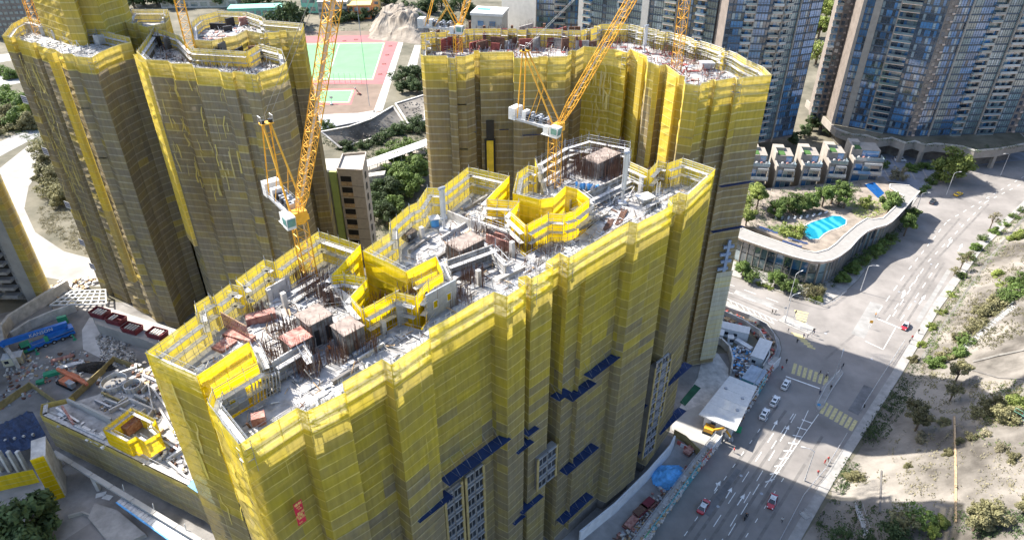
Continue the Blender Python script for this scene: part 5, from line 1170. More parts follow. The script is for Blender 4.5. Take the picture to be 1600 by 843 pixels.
# planted beds of the pool garden
def bed(L, label, m, n, z=5.0, h=.9):
    B = MB(); xs = [p[0] for p in L]; ys = [p[1] for p in L]; c = 0
    while c < n:
        x, y = RND.uniform(min(xs), max(xs)), RND.uniform(min(ys), max(ys))
        if not inside((x, y), L): continue
        p = P(x, y, z); c += 1
        for _ in range(8):
            q = p + V(RND.uniform(-.6, .6), RND.uniform(-.6, .6), RND.uniform(0, h)); a = RND.uniform(0, 6.28); s_ = RND.uniform(.12, .3); u = V(math.cos(a), math.sin(a), RND.uniform(-.4, .4)) * s_; w_ = V(-math.sin(a), math.cos(a), RND.uniform(-.5, .9)) * s_
            B.face([q - u, q + w_ * .6, q + u, q - w_ * .6])
    return tag(B.build('planting', m), label, 'planting', kind='stuff')
bed([(1168, 300), (1345, 284), (1345, 318), (1300, 330), (1215, 345), (1170, 360)], 'dense planting in front of the townhouses', M_LEAFD, 520)
bed([(1330, 318), (1385, 312), (1392, 330), (1350, 342), (1328, 335)], 'light green planting right of the pool', M_LEAFL, 200)
bed([(1195, 352), (1235, 352), (1250, 372), (1225, 372)], 'green planting at the left of the pool', M_LEAF, 160)
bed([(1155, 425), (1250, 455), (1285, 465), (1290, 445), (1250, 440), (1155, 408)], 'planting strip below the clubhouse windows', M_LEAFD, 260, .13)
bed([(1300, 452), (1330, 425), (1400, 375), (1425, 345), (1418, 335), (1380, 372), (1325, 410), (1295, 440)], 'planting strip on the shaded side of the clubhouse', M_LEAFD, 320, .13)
bed([(1300, 212), (1500, 234), (1525, 240), (1600, 230), (1600, 226), (1500, 228), (1320, 208)], 'planting on the podium ledge under the right tower', M_LEAFD, 200, 9.6)
# ---------------------------------------------------------------- school, pitch, rock, car park block
M_PGREEN = mat('pitch_green', (.14, .33, .15), .85, var=.1, scale=.1)
M_PRED = mat('pitch_red', (.33, .115, .115), .85, var=.1, scale=.15)
M_PBROWN = mat('court_apron', (.17, .125, .095), .9, var=.2, scale=.1)
sheet('school_yard', px([(440, 62), (470, 48), (610, 48), (632, 58), (592, 176), (560, 182), (470, 186), (430, 150)]), .003, M_PBROWN)
pit = sheet('sports_pitch', px([(455, 57), (608, 54), (623, 60), (601, 131), (440, 131)]), .008, M_PRED)
sheet('pitch_turf', px([(460, 67.5), (602, 65.5), (583, 124.5), (440, 125)]), .014, M_PGREEN, pit)
def pline(L, par, z=.022, w=.35, m=M_MARK):
    B = MB()
    for a, b in zip(L[:-1], L[1:]): a, b = P(*a), P(*b); d = (b - a).normalized(); n = V(-d.y, d.x, 0) * w / 2; B.face([a - n + V(0, 0, z), b - n + V(0, 0, z), b + n + V(0, 0, z), a + n + V(0, 0, z)])
    B.build('court_line', m, par)
pline([(462, 69), (600, 67), (582, 123), (445, 123)], pit); pline([(530, 68), (512, 123)], pit)
ct = sheet('small_court', px([(495, 139), (557, 138), (549, 163), (488, 163)]), .008, M_PRED); sheet('court_turf', px([(495, 141), (554, 140), (546, 160), (488, 160)]), .014, M_PGREEN, ct); pline([(497, 142), (551, 141), (544, 159), (492, 159)], ct)
path = sheet('path', px([(625, 58), (632, 60), (598, 172), (583, 175)]), .012, M_PALEC)
sheet('path', px([(648, 70), (658, 70), (648, 118), (630, 122)]), .012, M_PALEC); sheet('path', px([(420, 182), (560, 176), (585, 172), (590, 180), (562, 188), (420, 196)]), .012, M_PALEC)
B = MB()
for k in range(9): x = 497 + k * 8.5; p = P(x, 130); B.tube(p, p + V(0, 0, 6), .12, 4)
for z in (1, 3, 5, 6): B.tube(P(497, 130) + V(0, 0, z), P(565, 130) + V(0, 0, z), .05, 3)
tag(B.build('ball_fence', M_GREY), 'tall thin ball fence at the near side of the pitch', 'fence')
def hoop(x, y, label, rz, m):
    t = thing('basketball_stand', label, 'hoop', P(x, y), rz)
    B = MB(); B.box(-1, -.6, 0, 1, .6, .7); B.build('base', m, t); B = MB(); B.bar((0, 0, .5), (1.8, 0, 3.2), .25); B.bar((-.6, 0, .6), (1.2, 0, 2.6), .18); B.build('arm', m, t); B = MB(); B.box(1.8, -.9, 2.8, 1.9, .9, 4); B.build('backboard', M_WHITE, t); B = MB(); B.tube((2.1, 0, 3), (2.1, 0, 3.06), .25, 8); B.build('ring', m, t)
hoop(561, 147, 'red wheeled basketball stand beside the small court', R(170), M_REDF); hoop(518, 163, 'grey basketball stand at the near end of the small court', R(95), M_GREY)
for k, (x, y) in enumerate([(538, 64), (556, 62), (585, 60), (612, 62), (610, 72), (605, 86), (600, 100), (594, 116)]):
    t = thing('bench', '%s dark bench along the red pitch border' % NUM[k], 'bench', P(x, y), R(20), 'benches round the pitch'); B = MB(); B.box(-1.2, -.3, .4, 1.2, .3, .55); B.build('seat', M_RUST, t)
    for s in (-1, 1): B = MB(); B.box(s - .08, -.25, 0, s + .08, .25, .4); B.build('leg', M_BLACK, t)
# school
M_TEAL = mat('teal_cladding', (.20, .50, .38), .6, var=.15); M_ORNG = mat('orange_render', (.68, .25, .10), .7, var=.12); M_YELR = mat('yellow_render', (.72, .50, .18), .7, var=.12); M_REDR = mat('red_roof', (.62, .08, .05), .6, var=.15)
def block(name, x, y, sx, sy, sz, m, label, rz=0, wins=0, rows=3, cat='building', roofm=None):
    t = thing(name, label, cat, P(x, y), rz); B = MB(); B.box(-sx / 2, 0, 0, sx / 2, sy, sz); B.build('wall', m, t); B = MB(); B.box(-sx / 2 - .4, -.4, sz, sx / 2 + .4, sy + .4, sz + .6); B.build('roof', roofm or M_BEIGEL, t)
    for r_ in range(rows):
        for k in range(wins):
            B = MB(); x0 = -sx / 2 + (k + .15) * sx / wins; z = sz * (r_ + .25) / rows; B.box(x0, -.15, z, x0 + sx / wins * .7, .1, z + sz / rows * .5); B.build('window', M_GLG, t)
    return t
block('school_block', 522, 29, 22, 14, 12, M_BEIGEL, 'white school block with rows of windows behind the pitch', R(2), 7, 3)
block('school_block', 563, 30, 17, 14, 10, M_ORNG, 'orange school block with a yellow band behind the pitch', R(5), 4, 2, roofm=M_YELR)
block('school_block', 572, 18, 22, 12, 13, M_YELR, 'yellow school block under a red roof', R(5), 4, 3, roofm=M_REDR)
block('school_block', 490, 20, 18, 20, 12, M_TEAL, 'teal green school hall at the left of the white block', R(-4), 3, 2, roofm=M_WHITE)
block('low_hall', 400, 26, 40, 14, 6, M_TEAL, 'low teal roofed hall behind the left towers', R(8), 8, 1, roofm=M_TEAL)
block('low_hall', 312, 12, 60, 16, 6, M_BEIGEL, 'low grey roofed shed at the top left behind the towers', R(4), 8, 1, roofm=M_ROOF)
block('far_tower', 28, 58, 40, 20, 95, M_BROWN, 'far brown white banded apartment slab in the top left corner', R(10), 12, 26)
# rock outcrop
hv, hf = [], []; nx_, ny_ = 44, 30; a0, a1, a2, a3 = P(572, 62), P(668, 70), P(672, 8), P(590, 14)
for j in range(ny_ + 1):
    for i in range(nx_ + 1):
        u, v_ = i / nx_, j / ny_; q = (a0 * (1 - u) + a1 * u) * (1 - v_) + (a3 * (1 - u) + a2 * u) * v_
        en = min(1, 5 * min(u, 1 - u)) * min(1, 4 * min(v_, 1 - v_) + .0)
        nz = mn.fractal(V(q.x * .05, q.y * .03, 0), 1, 2, 6); rg = 1 - abs(mn.noise(V(q.x * .07 + 9, q.y * .05, 2)))
        hv.append((q.x + 2 * mn.noise(V(q.x * .2, q.y * .2, 7)), q.y, en * max(0, 4 + 7 * nz + 6 * rg * rg) - .3))
for j in range(ny_):
    for i in range(nx_): k = j * (nx_ + 1) + i; hf.append((k, k + 1, k + nx_ + 2, k + nx_ + 1))
M_ROCK = mat('pale_rock', (.19, .155, .12), .95, var=.35, scale=.12, bump=.9, bscale=.5, c2=(.33, .29, .24), detail=10)
me = bpy.data.meshes.new('rock_outcrop'); me.from_pydata(hv, [], hf); me.materials.append(M_ROCK); struct(link('rock_outcrop', me))
# sprayed slope with framed edge
def tilted(name, lo, hi, zlo, zhi, m):
    B = MB(); n = 14; lo = [P(*q, zlo) for q in lo]; hi = [P(*q, zhi) for q in hi]
    def at_(L, t): k = t * (len(L) - 1); i = min(int(k), len(L) - 2); return L[i].lerp(L[i + 1], k - i)
    g = [[at_(lo, i / n).lerp(at_(hi, i / n), j / 6) + V(0, 0, .25 * mn.noise(V(i, j, 3))) for j in range(7)] for i in range(n + 1)]
    for i in range(n):
        for j in range(6): B.face([g[i][j], g[i + 1][j], g[i + 1][j + 1], g[i][j + 1]])
    o = struct(B.build(name, m, None, True)); B = MB()
    for L in (lo, hi):
        for a, b in zip(L[:-1], L[1:]): B.bar(a + V(0, 0, .2), b + V(0, 0, .2), .9, .5)
    B.bar(lo[0] + V(0, 0, .2), hi[0] + V(0, 0, .2), .9, .5); B.bar(lo[-1] + V(0, 0, .2), hi[-1] + V(0, 0, .2), .9, .5); B.build('slope_kerb', M_CONC, o)
    B = MB()
    for _ in range(70): q = at_(lo, RND.random()).lerp(at_(hi, RND.random()), RND.uniform(.1, .9)); B.rbox(q + V(0, 0, .1), .5, .5, .25)
    stuff(B.build('drain_outlet', M_DARKC, o)); return o
tilted('sprayed_slope', [(532, 231), (575, 218), (612, 204), (634, 196)], [(502, 206), (545, 198), (580, 186), (614, 166)], 1, 7, M_SHOT)
tilted('sprayed_slope', [(638, 193), (664, 188)], [(618, 162), (664, 148)], 3, 7, M_SHOT)
M_SHADE = mat('flat_roof', (.30, .31, .33), .8, var=.15)
slab('retaining_terrace', px([(490, 190), (560, 186), (600, 178), (570, 192), (500, 206)]), 0, 1.5, M_SHADE)
# covered walkway bridge
t = thing('covered_walkway', 'long white roofed footbridge running behind the car park block', 'footbridge')
a, b = P(545, 266, 10), P(690, 214, 10); d = (b - a).normalized(); n = V(-d.y, d.x, 0)
for k in range(12):
    p, q = a.lerp(b, k / 12), a.lerp(b, (k + .97) / 12); B = MB(); B.hexa([p - n * 3, q - n * 3, q + n * 3, p + n * 3], [v + V(0, 0, .3) for v in (p - n * 3, q - n * 3, q + n * 3, p + n * 3)]); B.build('roof_panel', M_WHITE, t)
B = MB(); B.hexa([a - n * 2.6 - V(0, 0, 4.2), b - n * 2.6 - V(0, 0, 4.2), b + n * 2.6 - V(0, 0, 4.2), a + n * 2.6 - V(0, 0, 4.2)], [v - V(0, 0, 3.0) for v in (a - n * 2.6, b - n * 2.6, b + n * 2.6, a + n * 2.6)]); B.build('deck', M_BEIGE, t)
for k in range(13):
    p = a.lerp(b, k / 12) - n * 2.6; B = MB(); B.bar(p - V(0, 0, 3), p, .25); B.build('post', M_WHITE, t)
for k in (1, 5, 9): p = a.lerp(b, k / 12); B = MB(); B.rbox(V(p.x, p.y, 0), 1.4, 1.4, 5.9); B.build('pier', M_CONC, t)
t = thing('concrete_ramp', 'narrow concrete ramp climbing beside the trees', 'ramp'); B = MB(); B.bar(P(610, 290, 2), P(596, 258, 6), 2.2, .6); B.build('deck', M_CONC, t); B = MB(); B.bar(P(613, 290, 3), P(599, 258, 7), .2, 1); B.build('parapet', M_CONC, t)
t = thing('retaining_wall', 'grey stained retaining wall below the footbridge', 'wall'); B = MB(); q0, q1 = P(575, 312), P(602, 308); B.hexa([q0, q1, q1 + V(0, 6, 0), q0 + V(0, 6, 0)], [v + V(0, 3, 9) for v in (q0, q1, q1 + V(0, 4, 0), q0 + V(0, 4, 0))]); B.build('wall', M_RAW, t)
# car park block
M_TILE = mat('pale_tile', (.46, .41, .36), .8, var=.12, scale=1.2); M_LIME = mat('lime_stripe', (.33, .42, .14), .7, var=.1); M_GWALL = mat('grey_render', (.24, .23, .22), .85, var=.15)
t = thing('car_park', 'tall beige block with stacked dark openings and a lime green stripe', 'building')
c0, c1, c2, c3 = [P(x, y, 35).to_2d() for x, y in [(527, 266), (566, 268), (572, 240), (536, 243)]]
B = MB(); B.prism([tuple(c0), tuple(c1), tuple(c2), tuple(c3)], 0, 35); B.build('wall', M_TILE, t)
B = MB(); B.prism(inset([tuple(c0), tuple(c1), tuple(c2), tuple(c3)], .5), 35, 35.1); B.build('roof', M_PALEC, t); B = MB()
for a, b in ((c0, c1), (c1, c2), (c2, c3), (c3, c0)): B.bar((*a, 35.4), (*b, 35.4), .3, .9)
B.build('parapet', M_TILE, t)
e = (c1 - c0); L = e.length; e.normalize(); rz = math.atan2(e.y, e.x)
for k in range(8):
    z = 1 + k * 4.1; o = c0 + e * 2.6; B = MB(); B.rbox(V(o.x, o.y, z + 1.5), 3.6, .3, 1.9, rz); B.build('opening', M_BLACK, t); B = MB(); B.rbox(V(o.x, o.y, z), 3.6, .5, 1.4, rz); B.build('balcony_wall', mat_brown if 'mat_brown' in globals() else M_WOOD, t)
    o = c1 + (c2 - c1) * .35; B = MB(); B.rbox(V(o.x, o.y, z + .5), .3, 2.4, 2.2, rz); B.build('opening', M_BLACK, t)
    B = MB(); o = c0 + e * L / 2; B.rbox(V(o.x, o.y, z - .15) - V(0, .05, 0), L, .2, .12, rz); B.build('string_course', M_GWALL, t)
g0, g1, g2 = [P(x, y, 35).to_2d() for x, y in [(500, 262), (500, 244), (536, 243)]]
B = MB(); B.prism([tuple(g0), tuple(c0 + Vector((-.1, .6))), tuple(g2), tuple(g1)], 0, 34); B.build('grey_wing', M_GWALL, t); B = MB(); B.prism(inset([tuple(g0), tuple(c0 + Vector((-.1, .6))), tuple(g2), tuple(g1)], .4), 34, 34.3); B.build('wing_roof', M_PALEC, t)
q = c0 + (g0 - c0).normalized() * 1.7; B = MB(); B.rbox(V(q.x, q.y - .15, 0), 2.2, 1.2, 34.6, rz); B.build('lime_stripe', M_LIME, t)

# ---------------------------------------------------------------- left: slab tower, podium, yard
t = thing('residential_tower', 'netted slab with dark open balconies at the left edge of the picture', 'building')
p = P(74, 470); B = MB(); B.box(p.x - 34, p.y + 1, 0, p.x - .8, p.y + 3.5, 72); B.build('wall', M_RAW, t)
B = MB(); B.box(p.x - 6.5, p.y, 0, p.x - 2.6, p.y + 1, 72); B.build('pier', M_PALEC, t)
for zz in range(0, 72, 12): link('net_sheet', net_sheet_mesh((p.x - 2.6, p.y - .3), (p.x + .2, p.y - .3), zz, zz + 12, lambda z, q: .45 + _ra.uniform(-.2, .25), [M_NETA, M_SEAMA], amp=.15), t); link('net_sheet', net_sheet_mesh((p.x + .2, p.y - .3), (p.x + .2, p.y + 3.5), zz, zz + 12, lambda z, q: .6 + _ra.uniform(-.2, .25), [M_NETA, M_SEAMA], amp=.15), t)
for k in range(23):
    for c in range(4): B = MB(); B.box(p.x - 13 - 6 * c, p.y - 1.2, 2 + k * 3.05, p.x - 8 - 6 * c, p.y + 1, 3.0 + k * 3.05); B.build('balcony', M_GREY, t); B = MB(); B.box(p.x - 13 - 6 * c, p.y + .9, 3.1 + k * 3.05, p.x - 8.2 - 6 * c, p.y + 1.05, 4.9 + k * 3.05); B.build('window', M_BLACK, t)
# podium block with netted face
t = thing('podium', 'low netted podium block in front of the foreground tower with forms on its roof', 'building')
dk = [P(x, y, 12) for x, y in [(64, 650), (66, 634), (116, 622), (150, 612), (245, 560), (310, 600), (420, 850), (372, 822), (302, 765), (161, 696)]]; dpl = [(v.x, v.y) for v in dk]
B = MB(); B.prism(inset(dpl, .8), 0, 11.4); B.build('wall', M_RAW, t); B = MB(); B.prism(inset(dpl, .7), 11.4, 11.6); B.build('floor_slab', M_DECK, t)
fr = [0, 9, 8, 7, 6]
for a, b in [(0, 9), (9, 8), (8, 7), (1, 0), (2, 1)]:
    pa, pb = dpl[a], dpl[b]
    link('net_sheet', net_sheet_mesh(pa, pb, 2.0, 12.6, lambda z, q: .85 + _ra.uniform(-.1, .1) - (.45 if z > 11.5 else 0), [M_NETA, M_SEAMA], row=1.8), t); 
B = MB()
for a, b in zip([1, 0, 9, 8], [0, 9, 8, 7]):
    pa, pb = V(*dpl[a], 12.3), V(*dpl[b], 12.3); n = V(-(pb - pa).y, (pb - pa).x, 0).normalized()
    B.bar(pa + n * .9, pb + n * .9, 1.0, .12); B.tube(pa + n * 1.5 + V(0, 0, 1), pb + n * 1.5 + V(0, 0, 1), .05, 4)
B.build('walkway', M_PLANK, t)
for L, h, m_ in [([(108, 630), (130, 640)], 1.8, M_PALEC), ([(130, 640), (178, 664)], 2.4, M_PALEC), ([(100, 640), (118, 668)], 1.6, M_REDF), ([(118, 668), (165, 690)], 1.2, M_GREY), ([(90, 640), (125, 662)], 1.0, M_GALV), ([(262, 722), (300, 755)], 1.0, M_PALEC), ([(262, 720), (290, 700)], .9, M_WHITE), ([(225, 728), (262, 700)], .7, M_PALEC)]:
    a, b = P(*L[0], 11.6), P(*L[1], 11.6); B = MB(); B.bar(a + V(0, 0, h / 2), b + V(0, 0, h / 2), .5, h); B.build('wall_form', m_, t)
for k in range(40):
    x, y = RND.uniform(90, 175), 0; y = 640 + (x - 90) * .48 + RND.uniform(4, 22); c = P(x, y, 11.62); B = MB(); B.rbox(c, RND.uniform(.8, 2.2), RND.uniform(.4, 1), RND.uniform(.1, .5), R(-28 + RND.choice([0, 90]))); B.build('deck_panel', RND.choice([M_GALV, M_GREY, M_PLANK, M_WHITE]), t)
t = thing('netted_shaft', 'yellow netted box shaft standing on the podium roof with red form inside', 'shaft')
bx = [P(x, y, 17) for x, y in [(161, 671), (206, 637), (243, 655), (238, 664), (250, 676), (226, 690), (213, 682), (199, 690)]]; bp = [(v.x, v.y) for v in bx]
if area(bp) < 0: bp = bp[::-1]
for i in range(len(bp)):
    a, b = bp[i], bp[(i + 1) % len(bp)]; link('net_sheet', net_sheet_mesh(a, b, 11.7, 17.3, lambda z, q: .05 + _ra.uniform(0, .15), [M_NETI, M_SEAM], row=1.5), t); scaffold_edge(t, a, b, 17.3, (.9,), .3, .7)
B = MB(); c = P(203, 668, 12); B.rbox(c, 4.5, 4.0, 2.6, R(-28)); B.build('form', M_REDF, t)
# round tank forms and other yard pieces
def ring_form(x, y, r, h, label, zd=11.6):
    t = thing('round_form', label, 'formwork', P(x, y, zd)); B = MB(); n = 28
    for k in range(n):
        a, b = 6.2832 * k / n, 6.2832 * (k + 1) / n; o = [V(math.cos(a) * rr, math.sin(a) * rr, 0) for rr in (r, r + .25)]; o2 = [V(math.cos(b) * rr, math.sin(b) * rr, 0) for rr in (r, r + .25)]
        B.hexa([o[0], o[1], o2[1], o2[0]], [v + V(0, 0, h) for v in (o[0], o[1], o2[1], o2[0])])
    B.build('wall', M_CONC, t); B = MB()
    for k in range(n // 2): a = 6.2832 * k / (n // 2); B.bar((math.cos(a) * (r + .3), math.sin(a) * (r + .3), 0), (math.cos(a) * (r + .3), math.sin(a) * (r + .3), h), .12)
    B.build('rib', M_GREY, t)
for L, h, m_ in [([(172, 645), (205, 628)], 1.2, M_CONC), ([(205, 628), (245, 645)], 1.4, M_CONC), ([(150, 628), (175, 640)], 1.2, M_GREY), ([(160, 615), (195, 630)], .8, M_OCHRE), ([(212, 622), (232, 632)], 1.6, M_PALEC), ([(240, 610), (262, 640)], 1.2, M_CONC), ([(225, 588), (250, 600)], 1.0, M_GALV), ([(250, 640), (275, 680)], 1.0, M_CONC), ([(256, 690), (280, 705)], .8, M_GREY), ([(185, 585), (215, 575)], .8, M_GALV), ([(236, 575), (262, 590)], .9, M_CONC)]:
    a, b = P(*L[0], 11.6), P(*L[1], 11.6); B = MB(); B.bar(a + V(0, 0, h / 2), b + V(0, 0, h / 2), .45, h); B.build('wall_form', m_, bpy.data.objects['podium.001'])
ring_form(180, 600, 2.9, 1.4, 'larger round tank form on the podium roof'); ring_form(209, 606, 1.9, 1.6, 'smaller round tank form beside the larger one')
for k, (L, lb) in enumerate([([(222, 612), (232, 600), (236, 620)], 'bent grey wall form right of the round forms'), ([(228, 660), (240, 640), (236, 625)], 'tall bent grey form near the foreground tower'), ([(165, 625), (185, 632), (200, 622)], 'curved low form in front of the round forms'), ([(190, 640), (215, 650), (228, 640)], 'low pale form behind the yellow shaft')]):
    t = thing('wall_form', lb, 'formwork')
    for a, b in zip(L[:-1], L[1:]): B = MB(); B.bar(P(*a, 12.3), P(*b, 12.3), .3, 1.5); B.build('panel', M_CONC, t)
def rubble(L, label, n, z, mats, sz=(.2, 1.2)):
    B = MB(); xs = [p[0] for p in L]; ys = [p[1] for p in L]; c = 0
    while c < n:
        x, y = RND.uniform(min(xs), max(xs)), RND.uniform(min(ys), max(ys))
        if not inside((x, y), L): continue
        p = P(x, y, z)
        if mn.noise(V(p.x * .3, p.y * .3, 2)) < RND.uniform(-.6, .4): continue
        B.rbox(p, RND.uniform(*sz), RND.uniform(sz[0], sz[1] * .6), RND.uniform(.1, sz[1] * .5), RND.uniform(0, 3), RND.randrange(len(mats))); c += 1
    return tag(B.build('rubble', mats), label, 'rubble', kind='stuff')
rubble([(150, 590), (245, 562), (300, 620), (290, 740), (250, 720), (240, 650), (160, 640)], 'loose timber and offcuts on the podium roof', 220, 11.6, [M_PLANK, M_CONC, M_WOOD, M_GREY, M_DARKC, M_RUST], (.2, 1.6))
rubble([(150, 520), (200, 530), (215, 570), (160, 575)], 'heap of broken concrete in the yard', 420, 0, [M_CONC, M_GREY, M_DARKC, M_PALEC])
rubble([(0, 560), (30, 540), (60, 560), (130, 545), (150, 575), (90, 600), (0, 640)], 'scattered site clutter in the yard', 260, 0, [M_CONC, M_REDF, M_WOOD, M_GREY, M_WHITE, M_RUST])
rubble([(70, 445), (160, 430), (150, 447), (80, 470)], 'stacked clutter beside the haul road', 160, 0, [M_CONC, M_GREY, M_PALEC, M_WOOD], (.4, 2))
M_DUST = mat('cement_dust', (.50, .49, .48), .95, var=.2, scale=.3); sheet('cement_spill', px([(140, 495), (160, 500), (175, 530), (195, 565), (160, 560), (130, 545), (128, 515)]), .02, M_DUST)
# earth mound
B = MB(); c = P(150, 574); 
for _ in range(260): a = RND.uniform(0, 6.28); r_ = RND.random() ** .6; B.rbox(c + V(math.cos(a) * r_ * 5.5, -math.sin(a) * r_ * 2, max(0, (1 - r_)) * 1.4 - .2), .9, .8, .6, RND.random())
M_EARTH = mat('dark_earth', (.05, .045, .04), .95, var=.4); tag(B.build('earth_mound', M_EARTH), 'dark earth mound in the yard', 'earth', kind='stuff')
# trough skips
for k, (x, y, lb) in enumerate([(158, 492, 'dark red skip nearest the lattice roof at the tower foot'), (183, 502, 'dark red skip with rubble, second in the row'), (208, 516, 'dark red skip loaded with pale beams'), (247, 524, 'dark red skip half hidden behind the yellow net')]):
    t = thing('skip', lb, 'skip', P(x, y, 4.0), R(-20), 'dark red skips at the tower foot'); M_DRED = MATS.get('dark_red') or mat('dark_red', (.17, .03, .04), .6, .1, var=.3)
    B = MB(); w_, d_, h = 5, 3, 1.8
    for s in (-1, 1): B.hexa([(-w_ / 2, s * d_ / 2 - .06, 0), (w_ / 2, s * d_ / 2 - .06, 0), (w_ / 2, s * d_ / 2 + .06, 0), (-w_ / 2, s * d_ / 2 + .06, 0)], [(-w_ / 2 - .3, s * (d_ / 2 + .2) - .06, h), (w_ / 2 + .3, s * (d_ / 2 + .2) - .06, h), (w_ / 2 + .3, s * (d_ / 2 + .2) + .06, h), (-w_ / 2 - .3, s * (d_ / 2 + .2) + .06, h)])
    for s in (-1, 1): B.hexa([(s * w_ / 2 - .06, -d_ / 2, 0), (s * w_ / 2 + .06, -d_ / 2, 0), (s * w_ / 2 + .06, d_ / 2, 0), (s * w_ / 2 - .06, d_ / 2, 0)], [(s * (w_ / 2 + .3) - .06, -d_ / 2 - .2, h), (s * (w_ / 2 + .3) + .06, -d_ / 2 - .2, h), (s * (w_ / 2 + .3) + .06, d_ / 2 + .2, h), (s * (w_ / 2 + .3) - .06, d_ / 2 + .2, h)])
    B.box(-w_ / 2, -d_ / 2, 0, w_ / 2, d_ / 2, .1); B.build('body', M_DRED, t)
    for j in range(4 if k != 1 else 2): B = MB(); B.bar((-1.6 + j * 1.0, -1.2, 1.4), (-1.4 + j * 1.0, 1.2, 1.5), .6, .25); B.build('load', M_PALEC if k == 2 else M_CONC, t)
slab('site_ledge', [P(x, y, 4) for x, y in [(140, 485), (165, 478), (280, 515), (262, 545), (225, 530), (150, 505)]], 0, 3.95, M_PALEC)
# lattice roof frame
t = thing('lattice_roof', 'white steel lattice roof frame lying beside the leftmost tower', 'roof frame'); q = [P(x, y, 3) for x, y in [(78, 476), (166, 474), (165, 452), (112, 454)]]
for k in range(8): a, b = q[0].lerp(q[1], k / 7), q[3].lerp(q[2], k / 7); B = MB(); B.bar(a, b, .35, .45); B.build('beam', M_WHITE, t)
for k in range(5): a, b = q[0].lerp(q[3], k / 4), q[1].lerp(q[2], k / 4); B = MB(); B.bar(a, b, .35, .4); B.build('beam', M_WHITE, t)
for k in (0, 1, 2, 3): B = MB(); B.bar(q[k] * 1 - V(0, 0, 3), q[k], .4); B.build('post', M_GREY, t)
# curved ramp wall
def wall_run(name, label, L, h, th, m, cat='wall', z=0, seg='panel'):
    t = thing(name, label, cat)
    for a, b in zip(L[:-1], L[1:]): a, b = P(*a, z), P(*b, z); B = MB(); B.bar(a + V(0, 0, h / 2), b + V(0, 0, h / 2), th, h); B.build(seg, m, t)
    return t
wall_run('ramp_wall', 'curved pale concrete ramp wall in the yard at the left', [(110, 452), (80, 470), (45, 492), (20, 508), (8, 525), (12, 550), (30, 575)], 4, 1.0, M_CONC, seg='wall')
wall_run('ramp_wall', 'straight grey retaining wall behind the blue mobile crane', [(120, 485), (85, 497), (50, 512), (22, 530)], 3, .8, M_CONC, seg='wall')
wall_run('hoarding', 'yellow brown hoarding across the yard in front of the podium', [(0, 640), (50, 605), (100, 640), (160, 585), (180, 565), (250, 590)], 2.2, .2, M_OCHRE, 'hoarding')
# site huts
def hut(name, x, y, sx, sy, sz, rz, m, label, rm=None, z=0, cat='site hut'):
    t = thing(name, label, cat, P(x, y, z), rz); B = MB(); B.box(-sx / 2, -sy / 2, 0, sx / 2, sy / 2, sz); B.build('body', m, t); B = MB(); B.box(-sx / 2 - .1, -sy / 2 - .1, sz, sx / 2 + .1, sy / 2 + .1, sz + .12); r_ = B.build('roof', rm or M_WHITE, t)
    B = MB(); k = max(2, int(sx / 1.2))
    for i in range(k): B.box(-sx / 2 + sx * (i + .45) / k, -sy / 2 - .1, sz + .12, -sx / 2 + sx * (i + .55) / k, sy / 2 + .1, sz + .2)
    B.build('roof_rib', rm or M_WHITE, r_)
    for i in range(max(1, int(sx / 2.6))): B = MB(); x0 = -sx / 2 + .5 + i * 2.6; B.box(x0, -sy / 2 - .05, 1.0, x0 + 1.1, -sy / 2 + .05, 2.0); B.build('window', M_DGL, t)
    B = MB(); B.box(sx / 2 - .05, -.45, .05, sx / 2 + .05, .45, 2.1); B.build('door', M_GREY, t); return t
hut('site_hut', 24, 565, 5, 3, 2.6, R(20), mat('cream_paint', (.55, .50, .36), .6), 'small cream site hut at the left of the yard')
# ---- blue mobile crane with white lettering
M_CBLUE = mat('crane_blue', (.02, .14, .48), .4, .1, var=.2); M_CGRN = mat('crane_green', (.04, .30, .16), .5, var=.2); M_RUB = mat('rubber', (.025, .025, .025), .8); M_ORANGE = mat('machine_orange', (.62, .20, .10), .6, var=.25)
p0, p1 = P(44, 548), P(118, 520); d = p1 - p0; t = thing('mobile_crane', 'blue mobile crane with white lettering on its boom parked in the yard', 'crane', p0, math.atan2(d.y, d.x)); Lc = d.length
B = MB(); B.box(0, -1.4, .9, Lc, 1.4, 1.7); B.build('chassis', M_CBLUE, t)
B = MB(); B.hexa([(-1.6, -1.35, .6), (1.2, -1.35, .6), (1.2, 1.35, .6), (-1.6, 1.35, .6)], [(-1.2, -1.3, 2.9), (1.2, -1.3, 3.1), (1.2, 1.3, 3.1), (-1.2, 1.3, 2.9)]); cb = B.build('cab', M_CGRN, t); B = MB(); B.box(-1.5, -1.38, 1.7, .8, 1.38, 2.6); B.build('windscreen', M_DGL, cb)
for k in range(5):
    for s in (-1, 1):
        x = 2.2 + k * (Lc - 3.5) / 4; B = MB(); B.tube((x, s * 1.1, .65), (x, s * 1.55, .65), .65, 14); wh = B.build('wheel', M_RUB, t); B = MB(); B.tube((x, s * 1.5, .65), (x, s * 1.6, .65), .32, 10); B.build('rim', M_GREY, wh)
B = MB(); B.tube((Lc * .55, 0, 1.7), (Lc * .55, 0, 2.1), 1.3, 14); B.box(Lc * .42, -1.4, 2.1, Lc * .85, 1.4, 3.6); B.box(Lc * .85, -1.3, 2.1, Lc * 1.0, 1.3, 3.2); B.build('turntable', M_CBLUE, t)
B = MB(); B.box(Lc * .38, -1.9, 2.0, Lc * .46, -.9, 3.6); B.build('operator_cab', M_CGRN, t)
